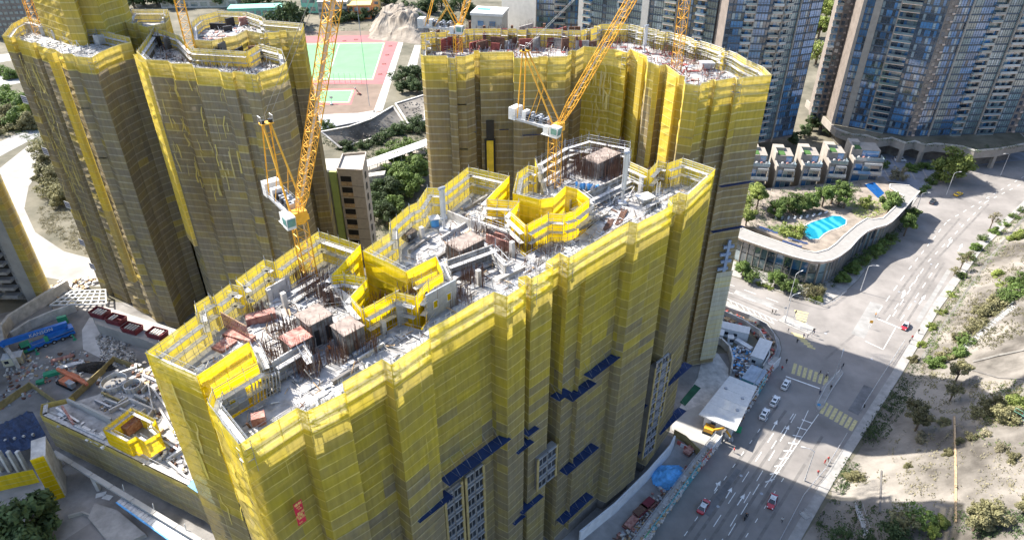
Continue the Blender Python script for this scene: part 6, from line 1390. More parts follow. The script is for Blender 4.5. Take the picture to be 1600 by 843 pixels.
b0, b1 = V(Lc * .92, .3, 4.2), V(-4.8, .3, 5.4); B = MB(); B.bar(b0, b1, 1.2, 1.4); bm = B.build('boom', M_CBLUE, t); B = MB(); B.bar(b0.lerp(b1, .9), b1 + (b1 - b0).normalized() * 1.5, .9, 1.0); B.tube(b1 + V(0, -.6, -.6), b1 + V(0, .6, -.6), .5, 10); B.build('boom_head', M_CBLUE, bm)
bd = (b1 - b0).normalized(); tm_ = text_mesh('KANSON', 1.5, M_WHITE); o_ = link('lettering', tm_, bm); xx = -bd; nn_ = V(0, -1, 0); yy = nn_.cross(xx); o_.matrix_basis = Matrix.Translation(b0.lerp(b1, .42) + V(0, -.63, 0)) @ Matrix((xx, yy, nn_)).transposed().to_4x4()
for s in (-1, 1):
    for x in (1.8, Lc - 1): B = MB(); B.bar((x, s * 1.3, .9), (x, s * 3.2, .9), .35, .4); B.bar((x, s * 3.2, .9), (x, s * 3.2, .05), .25); B.rbox((x, s * 3.2, 0), 1, 1, .12); B.build('outrigger', M_CGRN, t)
B = MB()
for s in (-1, 1): B.tube((1.5, s * 1.45, 2.3), (Lc, s * 1.45, 2.3), .05, 4)
B.build('handrail', M_PALEC, t)
# orange rig
pa, pb = P(98, 588), P(140, 608); t = thing('drill_rig', 'orange piling rig mast lying folded over its body in the yard', 'machine', pa, math.atan2((pb - pa).y, (pb - pa).x)); L = (pb - pa).length
B = MB(); B.bar((-1, 0, 2.6), (L, 0, 2.0), .8, .8); B.bar((0, .9, 2.2), (L * .8, .9, 1.8), .25, .25); B.build('mast', M_ORANGE, t); B = MB(); B.box(L * .25, -2.6, .8, L * .55, 1.4, 2.1); B.build('body', M_ORANGE, t)
for s in (-2.4, .9): B = MB(); B.box(L * .1, s - .35, 0, L * .65, s + .35, .8); B.build('track', M_RUB, t)
B = MB(); B.box(L * .5, -2.6, .9, L * .72, -1.2, 2.5); B.build('cab', M_GREY, t)
for k, (x, y, m_, lb, sx, sy, sz) in enumerate([(82, 585, M_CGRN, 'green tool box in the yard beside the orange rig', 4, 1.6, 1.2), (64, 598, M_CGRN, 'small green bin at the left of the orange rig', 2, 1.4, 1), (100, 474 + 30, M_CGRN, 'green panel box behind the blue crane', 2.6, 1.2, 2.6), (98, 560, M_REDF, 'red steel frame lying in front of the blue crane', 6, 1.2, .5), (110, 570, M_GALV, 'pale steel frame lying in the yard', 7, 1.6, .4)]):
    t = thing('yard_box', lb, 'equipment', P(x, y), R(28)); B = MB(); B.box(-sx / 2, -sy / 2, .1, sx / 2, sy / 2, sz); B.build('body', m_, t); B = MB()
    for u in (-1, 1): B.box(u * sx * .4 - .1, -sy / 2 - .1, 0, u * sx * .4 + .1, sy / 2 + .1, .12)
    B.build('skid', M_GREY, t)
# ---- bottom left: blue netted pit, yellow fence strip, pipe bridge, corrugated canopy
M_BNET = net_mat('blue_net', (.07, .11, .22), (.06, .08, .14), .9, .3)
t = thing('blue_net_cover', 'crumpled dark blue net over a pit at the left edge', 'net'); B = MB(); q = [P(x, y, 4) for x, y in [(-10, 665), (50, 640), (78, 690), (-10, 720)]]; n_ = 16
g = [[q[0].lerp(q[1], i / n_).lerp(q[3].lerp(q[2], i / n_), j / n_) + V(0, 0, .8 * mn.noise(V(i * .4, j * .4, 1)) + .35 * mn.noise(V(i * 1.3, j * 1.3, 4))) for j in range(n_ + 1)] for i in range(n_ + 1)]
for i in range(n_):
    for j in range(n_): B.face([g[i][j], g[i + 1][j], g[i + 1][j + 1], g[i][j + 1]], 0, RND.random())
B.build('net', M_BNET, t, attr='age')
for k in range(5): p = P(5 + 14 * k, 708 - 3 * k); B = MB(); B.rbox(p, .5, .5, 4.5); B.build('post', M_CONC, t)
t = thing('net_fence', 'bright yellow net fence strip above the corner tree', 'fence')
a, b = P(42, 692, 7), P(98, 772, 2); 
_a, _b2 = P(82, 782).to_2d(), P(102, 775).to_2d(); _e = (_b2 - _a).normalized(); _n2 = Vector((-_e.y, _e.x))
link('net_sheet', net_sheet_mesh(_a, _b2, 0, 14, lambda z, q: .1 + _ra.uniform(0, .2), [M_NETI, M_SEAM], row=1.6), t); B = MB(); B.prism([tuple(v) for v in (_a + _n2 * .2, _b2 + _n2 * .2 + _e * .3, _b2 + _n2 * 7 + _e * .3, _a + _n2 * 7)], 0, 13.6); B.build('wall', M_CONC, t)
for k in range(4): _p = P(2 + 14 * k, 735); B = MB(); B.rbox(_p, .8, .8, 7, R(-10)); B.build('column', M_CONC, t)
link('net_sheet', net_sheet_mesh(P(-20, 770), P(62, 752), 0, 4.5, lambda z, q: .1 + _ra.uniform(0, .2), [M_NETI, M_SEAM], row=1.5), t)
t = thing('pipe_bridge', 'long pale box gutter beam running below the podium net', 'beam'); a, b = P(84, 706, 5), P(352, 868, 5)
for k in range(8): B = MB(); B.bar(a.lerp(b, k / 8), a.lerp(b, (k + .98) / 8), 1.1, .7); B.build('beam', M_PALEC, t)
for k in range(5): p = a.lerp(b, k / 4); B = MB(); B.rbox(V(p.x, p.y, 0), .8, .8, 4.7); B.build('column', M_CONC, t)
t = thing('metal_canopy', 'grey corrugated canopy walkway roof at the bottom left', 'canopy'); q = [P(x, y, 4) for x, y in [(182, 784), (196, 772), (345, 868), (325, 886)]]
for k in range(26): a, b = q[0].lerp(q[3], k / 26), q[1].lerp(q[2], k / 26); c, d = q[0].lerp(q[3], (k + .93) / 26), q[1].lerp(q[2], (k + .93) / 26); B = MB(); B.hexa([a, c, d, b], [v + V(0, 0, .14) for v in (a, c, d, b)]); B.build('roof_sheet', M_GREY, t)
B = MB(); B.bar(q[0], q[3], .3, .4); B.bar(q[1], q[2], .3, .4); B.build('edge_beam', M_BLUEL, t)
for k in range(4): p = q[1].lerp(q[2], k / 3); B = MB(); B.bar(p, p + V(0, .5, 3), .14); B.bar(p - V(0, 0, 4), p, .18); B.build('post', M_WHITE, t)
t = thing('catch_sheet', 'light blue sheet canopy along the foot of the foreground tower at the left', 'canopy')
a, b = P(293, 758, 12.9), P(378, 816, 12.9)
for k in range(8): p, q_ = a.lerp(b, k / 8), a.lerp(b, (k + .97) / 8); u = V(1.2, 2.6, .5); B = MB(); B.hexa([p, q_, q_ + u, p + u], [v + V(0, 0, .08) for v in (p, q_, q_ + u, p + u)]); B.build('sheet', M_BLUEL, t)
for k, (x, y, r_) in enumerate([(158, 772, 20), (168, 776, -15)]): t = tag(link('board', None), 'x', 'x'); bpy.data.objects.remove(t); B = MB(); B.rbox(P(x, y) + V(0, 0, .05), 2.2, 1.3, .1, R(r_)); tag(B.build('white_board', M_WHITE), ['left one of two white boards lying on the ground below the podium', 'right one of two white boards lying on the ground below the podium'][k], 'board', 'white boards on the ground')
sheet('access_road', px([(100, 843), (150, 810), (180, 815), (210, 843), (215, 900), (60, 900)]), .012, M_ASPH)
wall_run('kerb_wall', 'low curved yellow striped kerb wall near the corner tree', [(108, 808), (130, 802), (155, 812), (170, 826), (176, 845)], .9, .4, M_PALEC)
t = thing('concrete_pad', 'grey concrete base slab beside the corrugated canopy', 'slab'); B = MB(); B.prism([tuple(P(x, y).to_2d()) for x, y in [(150, 790), (185, 800), (230, 838), (180, 860), (140, 812)]], 0, 1.1); B.build('slab', M_PAVE, t)

# unseen sister tower added past the left edge to shade the yard and podium
ctower('residential_tower', 'unseen netted tower added just left of the picture to shade the yard', [(-168, 112), (-168, 176), (-215, 180), (-215, 112)], 106, 102, lambda z, p: .8, [M_NETA, M_SEAMA], cat='building', band=45)
# ---------------------------------------------------------------- right: site along the road
M_HTEAL = mat('hoarding_teal', (.10, .36, .42), .6, var=.2); M_HGRN = mat('hoarding_green', (.03, .32, .14), .6, var=.2); M_HWHT = mat('hoarding_white', (.62, .64, .66), .6, var=.12); M_HRED = mat('hoarding_red', (.45, .10, .08), .6, var=.2)
def hoarding(label, L, cols, h=3.2, deck=1.8):
    t = thing('hoarding', label, 'hoarding'); L = [P(*q) for q in L]; i = 0
    for a, b in zip(L[:-1], L[1:]):
        k = max(1, round((b - a).length / 2.6)); n = V(-(b - a).y, (b - a).x, 0).normalized()
        for j in range(k):
            p, q = a.lerp(b, j / k), a.lerp(b, (j + .98) / k); B = MB(); B.hexa([p, q, q + n * .12, p + n * .12], [v + V(0, 0, h) for v in (p, q, q + n * .12, p + n * .12)]); B.build('panel', cols[i % len(cols)] if not callable(cols) else cols(p), t); i += 1
            if deck: B = MB(); B.hexa([p + n * .2 + V(0, 0, h - .9), q + n * .2 + V(0, 0, h - .9), q + n * deck + V(0, 0, h - .9), p + n * deck + V(0, 0, h - .9)], [v + V(0, 0, h - .7) for v in (p + n * .2, q + n * .2, q + n * deck, p + n * deck)]); B.build('walkway_deck', M_PALEC if j % 3 else M_PLANK, t)
        if deck:
            B = MB(); m0, m1 = a + n * deck + V(0, 0, h + .3), b + n * deck + V(0, 0, h + .3); B.tube(m0, m1, .05, 4); B.tube(m0 - V(0, 0, .5), m1 - V(0, 0, .5), .05, 4)
            for j in range(k + 1): B.tube(a.lerp(b, j / k) + n * deck, a.lerp(b, j / k) + n * deck + V(0, 0, h + .3), .06, 4)
            B.build('guard_rail', M_GREY, t)
    return t
def hc(p):
    return M_HWHT if p.y > 118 or p.y < 88 else (M_HRED if p.y > 114.5 else (M_HTEAL if p.y > 96 else (M_HGRN if p.y > 94.4 else M_HWHT)))
hoarding('white and teal hoarding with a rubble walkway along the lower road', [(985, 880), (1085, 745), (1126, 692)], hc)
hoarding('white, red and teal hoarding beside the white canopy roof', [(1143, 672), (1160, 652), (1183, 620), (1205, 582), (1217, 570)], lambda p: M_HWHT if p.y > 150 else (M_HRED if p.y > 146 else (M_HTEAL if p.y > 140 else M_HWHT)))
rubble([(1000, 843), (1075, 740), (1112, 694), (1122, 698), (1085, 742), (1010, 850)], 'dusty rubble lying on the hoarding walkway', 340, 2.5, [M_CONC, M_PALEC, M_WOOD, M_PLANK], (.2, .9))
rubble([(1140, 668), (1160, 645), (1200, 575), (1210, 572), (1170, 640), (1150, 668)], 'brown rubble on the upper hoarding walkway', 260, 2.5, [M_CONC, M_WOOD, M_RUST, M_PLANK], (.2, .8))
t = thing('site_gate', 'dark steel site gate frame and green gate leaf between the hoardings', 'gate'); a, b = P(1127, 690), P(1143, 672); B = MB(); B.bar(a + V(0, 0, 3.9), b + V(0, 0, 3.9), .5, .6); B.build('lintel', M_DARKC, t)
for q in (a, b): B = MB(); B.rbox(q, .6, .6, 4); B.build('post', M_DARKC, t)
B = MB(); c = P(1150, 676); B.bar(b + V(.6, -.4, 1.2), c + V(1.2, 0, 1.2), .12, 2.2); B.build('gate_leaf', M_HGRN, t)
# white base wall along the tower foot
wall_run('base_wall', 'long white base wall along the foot of the foreground tower', [(905, 845), (960, 800), (1010, 750), (1045, 710), (1052, 695)], 3.6, .4, M_HWHT)
wall_run('net_fence', 'short yellow brown net fence with barriers in the site strip', [(1052, 680), (1070, 690), (1098, 718)], 2.4, .15, M_OCHRE, 'fence')
for k in range(4): c = P(1063 + k * 5.2, 694 + k * 3.8); t = thing('barrier', '%s plastic barrier along the short net fence' % ['first red', 'second white', 'third red', 'fourth white'][k], 'barrier', c, R(-40), 'barriers in the site strip'); B = MB(); B.hexa([(-.9, -.25, 0), (.9, -.25, 0), (.9, .25, 0), (-.9, .25, 0)], [(-.85, -.1, 1), (.85, -.1, 1), (.85, .1, 1), (-.85, .1, 1)]); B.build('body', [M_HRED, M_WHITE][k % 2], t)
t = thing('tarpaulin', 'crumpled bright blue tarpaulin over a heap in the site strip', 'tarpaulin', P(1045, 745)); B = MB(); n_ = 18
def tz(u, v): r2 = u * u + v * v; return max(0, 2.6 * (1 - r2) + .5 * mn.noise(V(u * 3, v * 3, 2)) + .25 * mn.noise(V(u * 8, v * 8, 2)))
g = [[V((i / n_ * 2 - 1) * 4.2 + .4 * mn.noise(V(i, j, 1)), (j / n_ * 2 - 1) * 3.8 + .4 * mn.noise(V(i, j, 9)), tz(i / n_ * 2 - 1, j / n_ * 2 - 1) + .06) for j in range(n_ + 1)] for i in range(n_ + 1)]
for i in range(n_):
    for j in range(n_):
        if abs(i - n_ / 2) + abs(j - n_ / 2) < n_ * .8: B.face([g[i][j], g[i + 1][j], g[i + 1][j + 1], g[i][j + 1]])
B.build('sheet', M_BLUEL, t)
for k, (x, y, lb) in enumerate([(1000, 800, 'dark red stack of steel forms nearest the tower in the site strip'), (1012, 788, 'dark red form stack in the middle of the site strip'), (985, 818, 'dark red form stack at the bottom of the site strip'), (1078, 705, 'small dark red stack by the barriers')]):
    t = thing('form_stack', lb, 'formwork', P(x, y), R(45)); 
    for j in range(5): B = MB(); B.rbox((RND.uniform(-.2, .2), RND.uniform(-.2, .2), .22 * j), 3.4, 1.8, .17, RND.uniform(-.06, .06)); B.build('panel', RND.choice([M_REDF, M_DRED, M_RUST]), t)
rubble([(960, 843), (1040, 745), (1095, 720), (1060, 770), (1010, 843)], 'scattered timber and bars in the site strip', 240, 0, [M_RUST, M_WOOD, M_GREY, M_REDF, M_CONC], (.15, 1.4))
# big white canopy roof
t = thing('site_canopy', 'large white flat site roof beside the road', 'canopy'); q = [P(x, y, 5) for x, y in [(1140, 586), (1183, 603), (1163, 645), (1150, 672), (1092, 646)]]
B = MB(); B.prism([(v.x, v.y) for v in q], 4.7, 5.0); B.build('roof', M_WHITE, t); B = MB(); B.prism(inset([(v.x, v.y) for v in q], 1.2), 0, 4.7); B.build('wall', M_HWHT, t)
for k in range(5): p = q[0].lerp(q[4], (k + .5) / 5); p2 = q[1].lerp(q[3], (k + .5) / 5); B = MB(); B.bar(p + V(0, 0, .03), p2 + V(0, 0, .03), .08, .06); B.build('roof_seam', M_HWHT, t)
for x, y in [(1134, 606), (1160, 622), (1152, 640)]: B = MB(); B.rbox(P(x, y, 5), .7, .7, .3); B.build('roof_vent', M_GREY, t)
slab('forecourt', px([(1050, 650), (1095, 632), (1150, 672), (1130, 690), (1100, 715), (1070, 688), (1050, 672)]), 0, .3, M_PALEC)
# excavator arm: small orange machine on the forecourt
t = thing('excavator', 'small orange excavator with bent arm on the sunlit forecourt', 'excavator', P(1108, 675, .3), R(-30))
for s in (-.8, .8): B = MB(); B.box(-1.6, s - .3, 0, 1.6, s + .3, .7); B.build('track', M_RUB, t)
B = MB(); B.box(-1.4, -1, .8, 1.0, 1, 2.0); B.build('body', M_CRANE, t); B = MB(); B.box(-.2, .1, 2.0, 1.0, 1.0, 3.0); B.build('cab', M_DGL, t); B = MB(); B.bar((.8, -.3, 1.6), (3.4, -.3, 3.8), .4, .5); B.bar((3.4, -.3, 3.8), (5.4, -.3, 1.6), .35, .4); B.build('arm', M_CRANE, t); B = MB(); B.hexa([(5.1, -.8, .4), (6.2, -.8, .6), (6.2, .2, .6), (5.1, .2, .4)], [(5.1, -.8, 1.5), (5.7, -.8, 1.6), (5.7, .2, 1.6), (5.1, .2, 1.5)]); B.build('bucket', M_GREY, t)
t = thing('site_stack', 'red and white bundle under the canopy edge on the forecourt', 'materials', P(1112, 662, .3), R(-20))
for k in range(3): B = MB(); B.rbox((k * 1.1, 0, 0), 1, 1.4, 1.3); B.build('bundle', [M_HRED, M_WHITE, M_HRED][k], t)
# curved ramp
slab('ramp_deck', px([(1100, 545), (1122, 552), (1138, 575), (1138, 590), (1090, 650), (1050, 655), (1090, 590)]), 0, .15, M_CONC)
wall_run('ramp_wall', 'curved grey ramp wall beside the tower foot at the right', [(1108, 532), (1126, 538), (1138, 550), (1143, 568), (1141, 586)], 2.6, .5, M_CONC, seg='wall')
t = thing('green_mat', 'dark green sheet lying by the ramp at the tower foot', 'sheet'); B = MB(); B.prism([(v.x, v.y) for v in px([(1062, 628), (1085, 600), (1095, 606), (1070, 634)])], .16, .2); B.build('sheet', mat('dark_green', (.02, .09, .05), .8), t)
hut('site_hut', 1187, 557, 3.6, 9.5, 3.2, R(-32), M_HWHT, 'long white site container inside the corner hoarding'); hut('site_hut', 1142, 522, 10, 3.4, 3.0, R(-22), M_HWHT, 'long white site office with dark windows beyond the ramp'); hut('site_hut', 1118, 528, 4, 3, 2.8, R(-22), M_HWHT, 'short white site hut next to the tower corner'); hut('site_hut', 1140, 535, 1.6, 1.6, 2.4, R(-10), M_HWHT, 'small white cabin in front of the site office'); hut('site_hut', 1176, 596, 4.5, 7, 2.8, R(-38), M_HTEAL, 'pale blue grey roofed hut beside the canopy', mat('blue_grey_roof', (.30, .36, .43), .6))
t = thing('pipe_rack', 'low pale covered duct beside the white container', 'duct'); B = MB(); B.bar(P(1150, 530, .6), P(1174, 545, .6), 1.6, 1.0); B.build('duct', M_HWHT, t)
wall_run('retaining_wall', 'grey curved retaining wall inside the street corner', [(1125, 492), (1160, 508), (1185, 524), (1198, 545), (1200, 562), (1190, 580)], 2.4, .4, M_CONC, seg='wall')
rubble([(1125, 484), (1180, 505), (1205, 530), (1208, 560), (1200, 566), (1195, 540), (1175, 518), (1122, 496)], 'dark rows of bars and boards stacked along the corner hoarding', 300, .1, [M_DARKC, M_RUST, M_GREY, M_WOOD, M_HRED], (.3, 1.8))
rubble([(1140, 545), (1165, 540), (1185, 575), (1165, 600), (1148, 585)], 'pipes and sheeting piled in the corner site', 260, .1, [M_GREY, M_BLUEL, M_WHITE, M_DARKC, M_RUST], (.2, 1.5))
wall_run('fence', 'dark mesh fence round the street corner of the site', [(1125, 482), (1170, 498), (1196, 512), (1208, 528), (1213, 548), (1208, 564)], 1.8, .1, M_GREY, 'fence')
# white lower net and blue ladder at right foot of the wide tower
M_WNET = net_mat('white_net', (.70, .68, .45), (.62, .62, .52), .92, .3)
wa, wb = P(1164, 121, ZB), P(1206, 117, ZB); we = (wb - wa).to_2d().normalized(); wn = Vector((we.y, -we.x))
_q = [(wa.to_2d() + wn * .7 + we * 2.0), (wb.to_2d() + wn * .7)]
link('net_sheet', net_sheet_mesh(_q[0], _q[1], 3, 33, lambda z, p: RND.random(), [M_WNET, M_SEAMA], row=1.6), tB)
lt = thing_part('blue_frame', tB); M_BG = mat('blue_grey_steel', (.25, .33, .47), .5, .2)
for k in range(4): p = _q[0].lerp(_q[1], .25 + .12 * (k % 2)) + wn * .3; B = MB(); B.rbox(V(p.x, p.y, 34 + k * 2.2), 3.0, .5, .8, math.atan2(we.y, we.x)); B.build('rung', M_BG, lt)
p = _q[0].lerp(_q[1], .35) + wn * .35; B = MB(); B.rbox(V(p.x, p.y, 33.5), .8, .5, 9.5, math.atan2(we.y, we.x)); B.build('stile', M_BG, lt)
# ---------------------------------------------------------------- vehicles
M_GLASSV = mat('car_glass', (.015, .018, .022), .08, var=.2, spec=.8); M_TYRE = M_RUB; M_HEAD = mat('headlamp', (.75, .75, .75), .15, var=.05); M_TAIL = mat('tail_lamp', (.35, .01, .01), .25, var=.1)
def paint(name, c): m = mat(name, c, .25, .1, var=.05, spec=.6); m.node_tree.nodes['Principled BSDF'].inputs['Coat Weight'].default_value = .6; return m
PT = {'white': paint('car_white', (.75, .75, .74)), 'red': paint('taxi_red', (.42, .02, .03)), 'silver': paint('taxi_silver', (.62, .63, .64)), 'yellow': paint('car_yellow', (.80, .50, .01)), 'dark': paint('car_dark', (.05, .06, .07))}
def car(label, p, rz, body='white', roof=None, suv=False, L=4.6, W=1.8, van=False, sport=False, group=None, name='car', sign=False):
    t = thing(name, label, 'car', p, rz, group); H_ = 1.45 if not suv else 1.7
    if van: H_ = 1.95
    if sport: H_ = 1.2
    hl = .62 * H_; B = MB()
    # lower body: lofted sections along x (front +x)
    xs = [-L / 2, -L / 2 + .15, -L / 2 + .9, -.2, L / 2 - 1.3, L / 2 - .35, L / 2]
    zt = [hl * .8, hl * .96, hl, hl, hl * .96, hl * .84, hl * .62]; ws = [.84, .95, 1, 1, 1, .95, .78]
    rings = []
    for x, z, f in zip(xs, zt, ws):
        w_ = W / 2 * f; rings.append([V(x, -w_ * .94, .28), V(x, -w_, .5), V(x, -w_ * .97, z - .12), V(x, -w_ * .88, z), V(x, w_ * .88, z), V(x, w_ * .97, z - .12), V(x, w_, .5), V(x, w_ * .94, .28)])
    for a, b in zip(rings[:-1], rings[1:]):
        for k in range(8): B.face([a[k], b[k], b[(k + 1) % 8], a[(k + 1) % 8]])
    B.face(rings[0]); B.face(rings[-1][::-1]); bd = B.build('body', PT[body], t, False)
    r0, r1 = (-L / 2 + .55, L / 2 - 1.15) if not (suv or van) else (-L / 2 + .12, L / 2 - (1.2 if not van else .9)); q0, q1 = (r0 + .65, r1 - .85) if not (suv or van) else (r0 + .35, r1 - .75)
    wb_, wt = W / 2 * .9, W / 2 * .72
    lo = [V(r0, -wb_, hl - .02), V(r1, -wb_, hl - .02), V(r1, wb_, hl - .02), V(r0, wb_, hl - .02)]; hi = [V(q0, -wt, H_ - .06), V(q1, -wt, H_ - .06), V(q1, wt, H_ - .06), V(q0, wt, H_ - .06)]
    B = MB(); B.hexa(lo, hi); B.build('window_glass', M_GLASSV, t)
    B = MB(); rm = [v + V(0, 0, .0) for v in hi]; B.hexa(rm, [V(q0 + .08, -wt + .08, H_), V(q1 - .08, -wt + .08, H_), V(q1 - .08, wt - .08, H_), V(q0 + .08, wt - .08, H_)])
    for k in range(4): B.bar(lo[k], hi[k], .09, .09)
    xm = (q0 + q1) / 2
    for s in (-1, 1): B.bar(V(xm, s * wb_, hl), V(xm, s * wt, H_ - .05), .09, .07)
    B.build('roof', PT[roof or body], t)
    for x in (-L * .3, L * .3):
        for s in (-1, 1): B = MB(); B.tube((x, s * (W / 2 - .2), .33), (x, s * (W / 2 + .01), .33), .33, 12); wh = B.build('wheel', M_TYRE, t); B = MB(); B.tube((x, s * (W / 2 - .02), .33), (x, s * (W / 2 + .03), .33), .2, 8); B.build('rim', M_GALV, wh)
    for s in (-1, 1):
        B = MB(); B.rbox((L / 2 - .08, s * W * .33, hl * .6), .16, .35, .14); B.build('headlight', M_HEAD, t); B = MB(); B.rbox((-L / 2 + .04, s * W * .36, hl * .62), .12, .3, .16); B.build('tail_light', M_TAIL, t)
        B = MB(); B.rbox((r1 - .25, s * (W / 2 + .08), hl - .02), .12, .18, .14); B.build('wing_mirror', PT[body], t)
    if sign: B = MB(); B.rbox((xm + .2, 0, H_), .2, .6, .16); B.build('roof_sign', M_WHITE, t)
    if suv: B = MB(); B.rbox((xm, 0, H_ - .005), 1.0, .9, .03); B.build('sunroof', M_GLASSV, t)
    return t
def hd(a, b): d = P(*b) - P(*a); return math.atan2(d.y, d.x)
h1 = hd((1180, 690), (1235, 590))
car('white car at the stop line, front of the queue of three', P(1227, 602), h1, suv=True, group='white cars queuing at the crossing'); car('white car with dark sunroof, middle of the queue of three', P(1210, 628), h1, suv=True, group='white cars queuing at the crossing'); car('white car at the back of the queue of three', P(1194, 648), h1, group='white cars queuing at the crossing', suv=True, roof='white')
car('red taxi with white roof beside the teal hoarding', P(1099, 792), h1, 'red', 'silver', sign=True, name='taxi', group='red taxis'); car('red taxi with white roof heading down the lower road', P(1206, 784), h1 + R(184), 'red', 'silver', sign=True, name='taxi', group='red taxis'); car('red taxi with white roof waiting on the upper sunlit road', P(1414, 510), hd((1450, 450), (1410, 515)), 'red', 'silver', sign=True, name='taxi', group='red taxis')
car('yellow sports car on the driveway by the clubhouse end', P(1497, 304), hd((1485, 308), (1510, 297)), 'yellow', L=4.7, W=2.0, sport=True); car('white van on the plaza under the right tower', P(1406, 251), R(-12), 'white', van=True, L=5.0, W=1.9); car('dark green open vehicle parked at the clubhouse end', P(1457, 316), hd((1450, 322), (1466, 305)), 'dark', suv=True, L=4.8)
# motorbike with rider body
def person_mesh(pose, cols, seed):
    r = random.Random(seed); S = .28 if pose == 'walk' else .05
    v = {'pel': (0, 0, .95, .13), 'spine': (0, 0, 1.2, .14), 'chest': (.02, 0, 1.38, .16), 'neck': (.03, 0, 1.52, .06), 'head': (.05, 0, 1.64, .1), 'crown': (.04, 0, 1.72, .085)}
    for s, n in ((1, 'l'), (-1, 'r')):
        v['hip' + n] = (0, s * .1, .9, .1); v['kn' + n] = (.05 + s * S * .6, s * .11, .5, .07); v['an' + n] = (s * S * 1.0 - .02, s * .11, .09, .05); v['to' + n] = (s * S + .14, s * .12, .05, .045)
        v['sh' + n] = (.02, s * .2, 1.42, .07); v['el' + n] = (-s * S * .4, s * .26, 1.14, .05); v['wr' + n] = (-s * S * .6 + .1, s * .26, .9, .04); v['ha' + n] = (-s * S * .6 + .13, s * .25, .80, .045)
    names = list(v); E_ = [('pel', 'spine'), ('spine', 'chest'), ('chest', 'neck'), ('neck', 'head'), ('head', 'crown')]
    for n in 'lr': E_ += [('pel', 'hip' + n), ('hip' + n, 'kn' + n), ('kn' + n, 'an' + n), ('an' + n, 'to' + n), ('chest', 'sh' + n), ('sh' + n, 'el' + n), ('el' + n, 'wr' + n), ('wr' + n, 'ha' + n)]
    me = bpy.data.meshes.new('sk'); me.from_pydata([v[n][:3] for n in names], [(names.index(a), names.index(b)) for a, b in E_], []); o = bpy.data.objects.new('sk', me); COL.objects.link(o)
    o.modifiers.new('s', 'SKIN'); sv = me.skin_vertices[0].data
    for i, n in enumerate(names): sv[i].radius = (v[n][3], v[n][3]); sv[i].use_root = (n == 'pel')
    o.modifiers.new('u', 'SUBSURF').levels = 1; o.modifiers['u'].render_levels = 1
    dg = bpy.context.evaluated_depsgraph_get(); m2 = bpy.data.meshes.new_from_object(o.evaluated_get(dg)); bpy.data.objects.remove(o)
    m2.materials.clear()
    for c in cols: m2.materials.append(c)
    for p in m2.polygons:
        z = p.center.z; y = abs(p.center.y); p.material_index = 3 if z > 1.68 or (z > 1.58 and p.center.x < .0) else (0 if z > 1.5 or (y > .19 and z < .9 and z > .7) else (1 if z > .92 else (2 if z > .12 else 3))); p.use_smooth = True
    return m2
M_SKIN = mat('skin', (.45, .27, .19), .6, var=.05); M_HAIR = mat('hair', (.02, .015, .012), .7, var=.1)
SH = [mat('cloth_%s' % n, c, .85, var=.15) for n, c in [('navy', (.03, .04, .09)), ('grey', (.18, .18, .19)), ('white', (.6, .6, .58)), ('red', (.5, .05, .05)), ('black', (.02, .02, .02)), ('orange', (.65, .22, .04))]]
_pm = {}
def person(x, y, label, top, bottom, rz, pose='walk', onG=False, z=.0):
    k = (top, bottom, pose)
    if k not in _pm: _pm[k] = person_mesh(pose, [M_SKIN, SH[top], SH[bottom], M_HAIR], top)
    p = P(x, y); o = link('person', _pm[k], None, p + V(0, 0, z), rz); tag(o, label, 'person', 'pedestrians'); return o
for a in [(1245, 535, 'person in black standing at the near corner of the upper crossing', 4, 4, 1, 'stand', .02), (1255, 527, 'person in dark clothes, left of two walking over the sunlit crossing', 0, 4, .5, 'walk', .01), (1261, 527, 'person in grey, right of two walking over the sunlit crossing', 1, 0, .5, 'walk', .01), (1231, 518, 'person in grey walking alone near the site corner', 1, 1, 2, 'walk', .01), (1281, 584, 'person in dark top, left of three on the striped crossing', 4, 0, 2.6, 'walk', .01), (1290, 590, 'person in navy, middle of three on the striped crossing', 0, 4, 2.6, 'walk', .01), (1292, 586, 'person in black with white top edge, right of three on the striped crossing', 2, 4, 2.6, 'walk', .01), (1297, 608, 'person in black standing on the refuge island', 4, 4, 1.2, 'stand', .14), (1280, 616, 'person in navy at the lower end of the refuge island', 0, 0, 1.2, 'stand', .14), (1314, 577, 'person in black at the upper tip of the refuge island', 4, 0, -1, 'stand', .14), (1228, 567, 'person in black at the street corner by the hoarding', 4, 4, 1, 'walk', .14), (1221, 578, 'person in a red top beside the end of the white hoarding', 3, 4, 1, 'stand', .14), (1293, 720, 'person in red on the right pavement by the railing, upper one', 3, 4, 1, 'walk', .14), (1288, 724, 'person in red crouching low by the railing', 3, 3, 2, 'stand', .14), (1277, 741, 'person in red on the right pavement, lower one', 3, 0, 1, 'walk', .14), (1221, 815, 'person in white and black at the bottom railing', 2, 4, 1, 'walk', .14), (1434, 520, 'person in black walking on the upper right pavement', 4, 4, 1, 'walk', .14), (1420, 536, 'person in grey, left of two on the pavement below the slope', 1, 4, 1, 'walk', .14), (1424, 530, 'person in dark red on the pavement below the slope', 3, 4, 1, 'walk', .14), (1146, 706, 'worker in red at the site gate', 3, 1, 0, 'stand', .14), (1367, 494, 'person in orange standing at the road island by the stop line', 5, 1, 0, 'stand', .02), (1271, 522, 'person in navy waiting on the small corner island', 0, 4, 0, 'stand', .14), (1206, 497 - 8, 'person in black crossing the side road, left of two', 4, 4, 0, 'walk', .01), (1211, 489, 'person in grey crossing the side road, right of two', 1, 4, 0, 'walk', .01)]:
    x, y, lb, tp, bt, rz, ps, z = a; person(x, y, lb, tp, bt, rz, ps, z=z)
t = thing('motorcycle', 'dark motorcycle on the middle lane of the lower road', 'motorcycle', P(1165, 808), h1)
for x in (-.7, .7): B = MB(); B.tube((x, -.08, .32), (x, .08, .32), .32, 12); B.build('wheel', M_RUB, t)
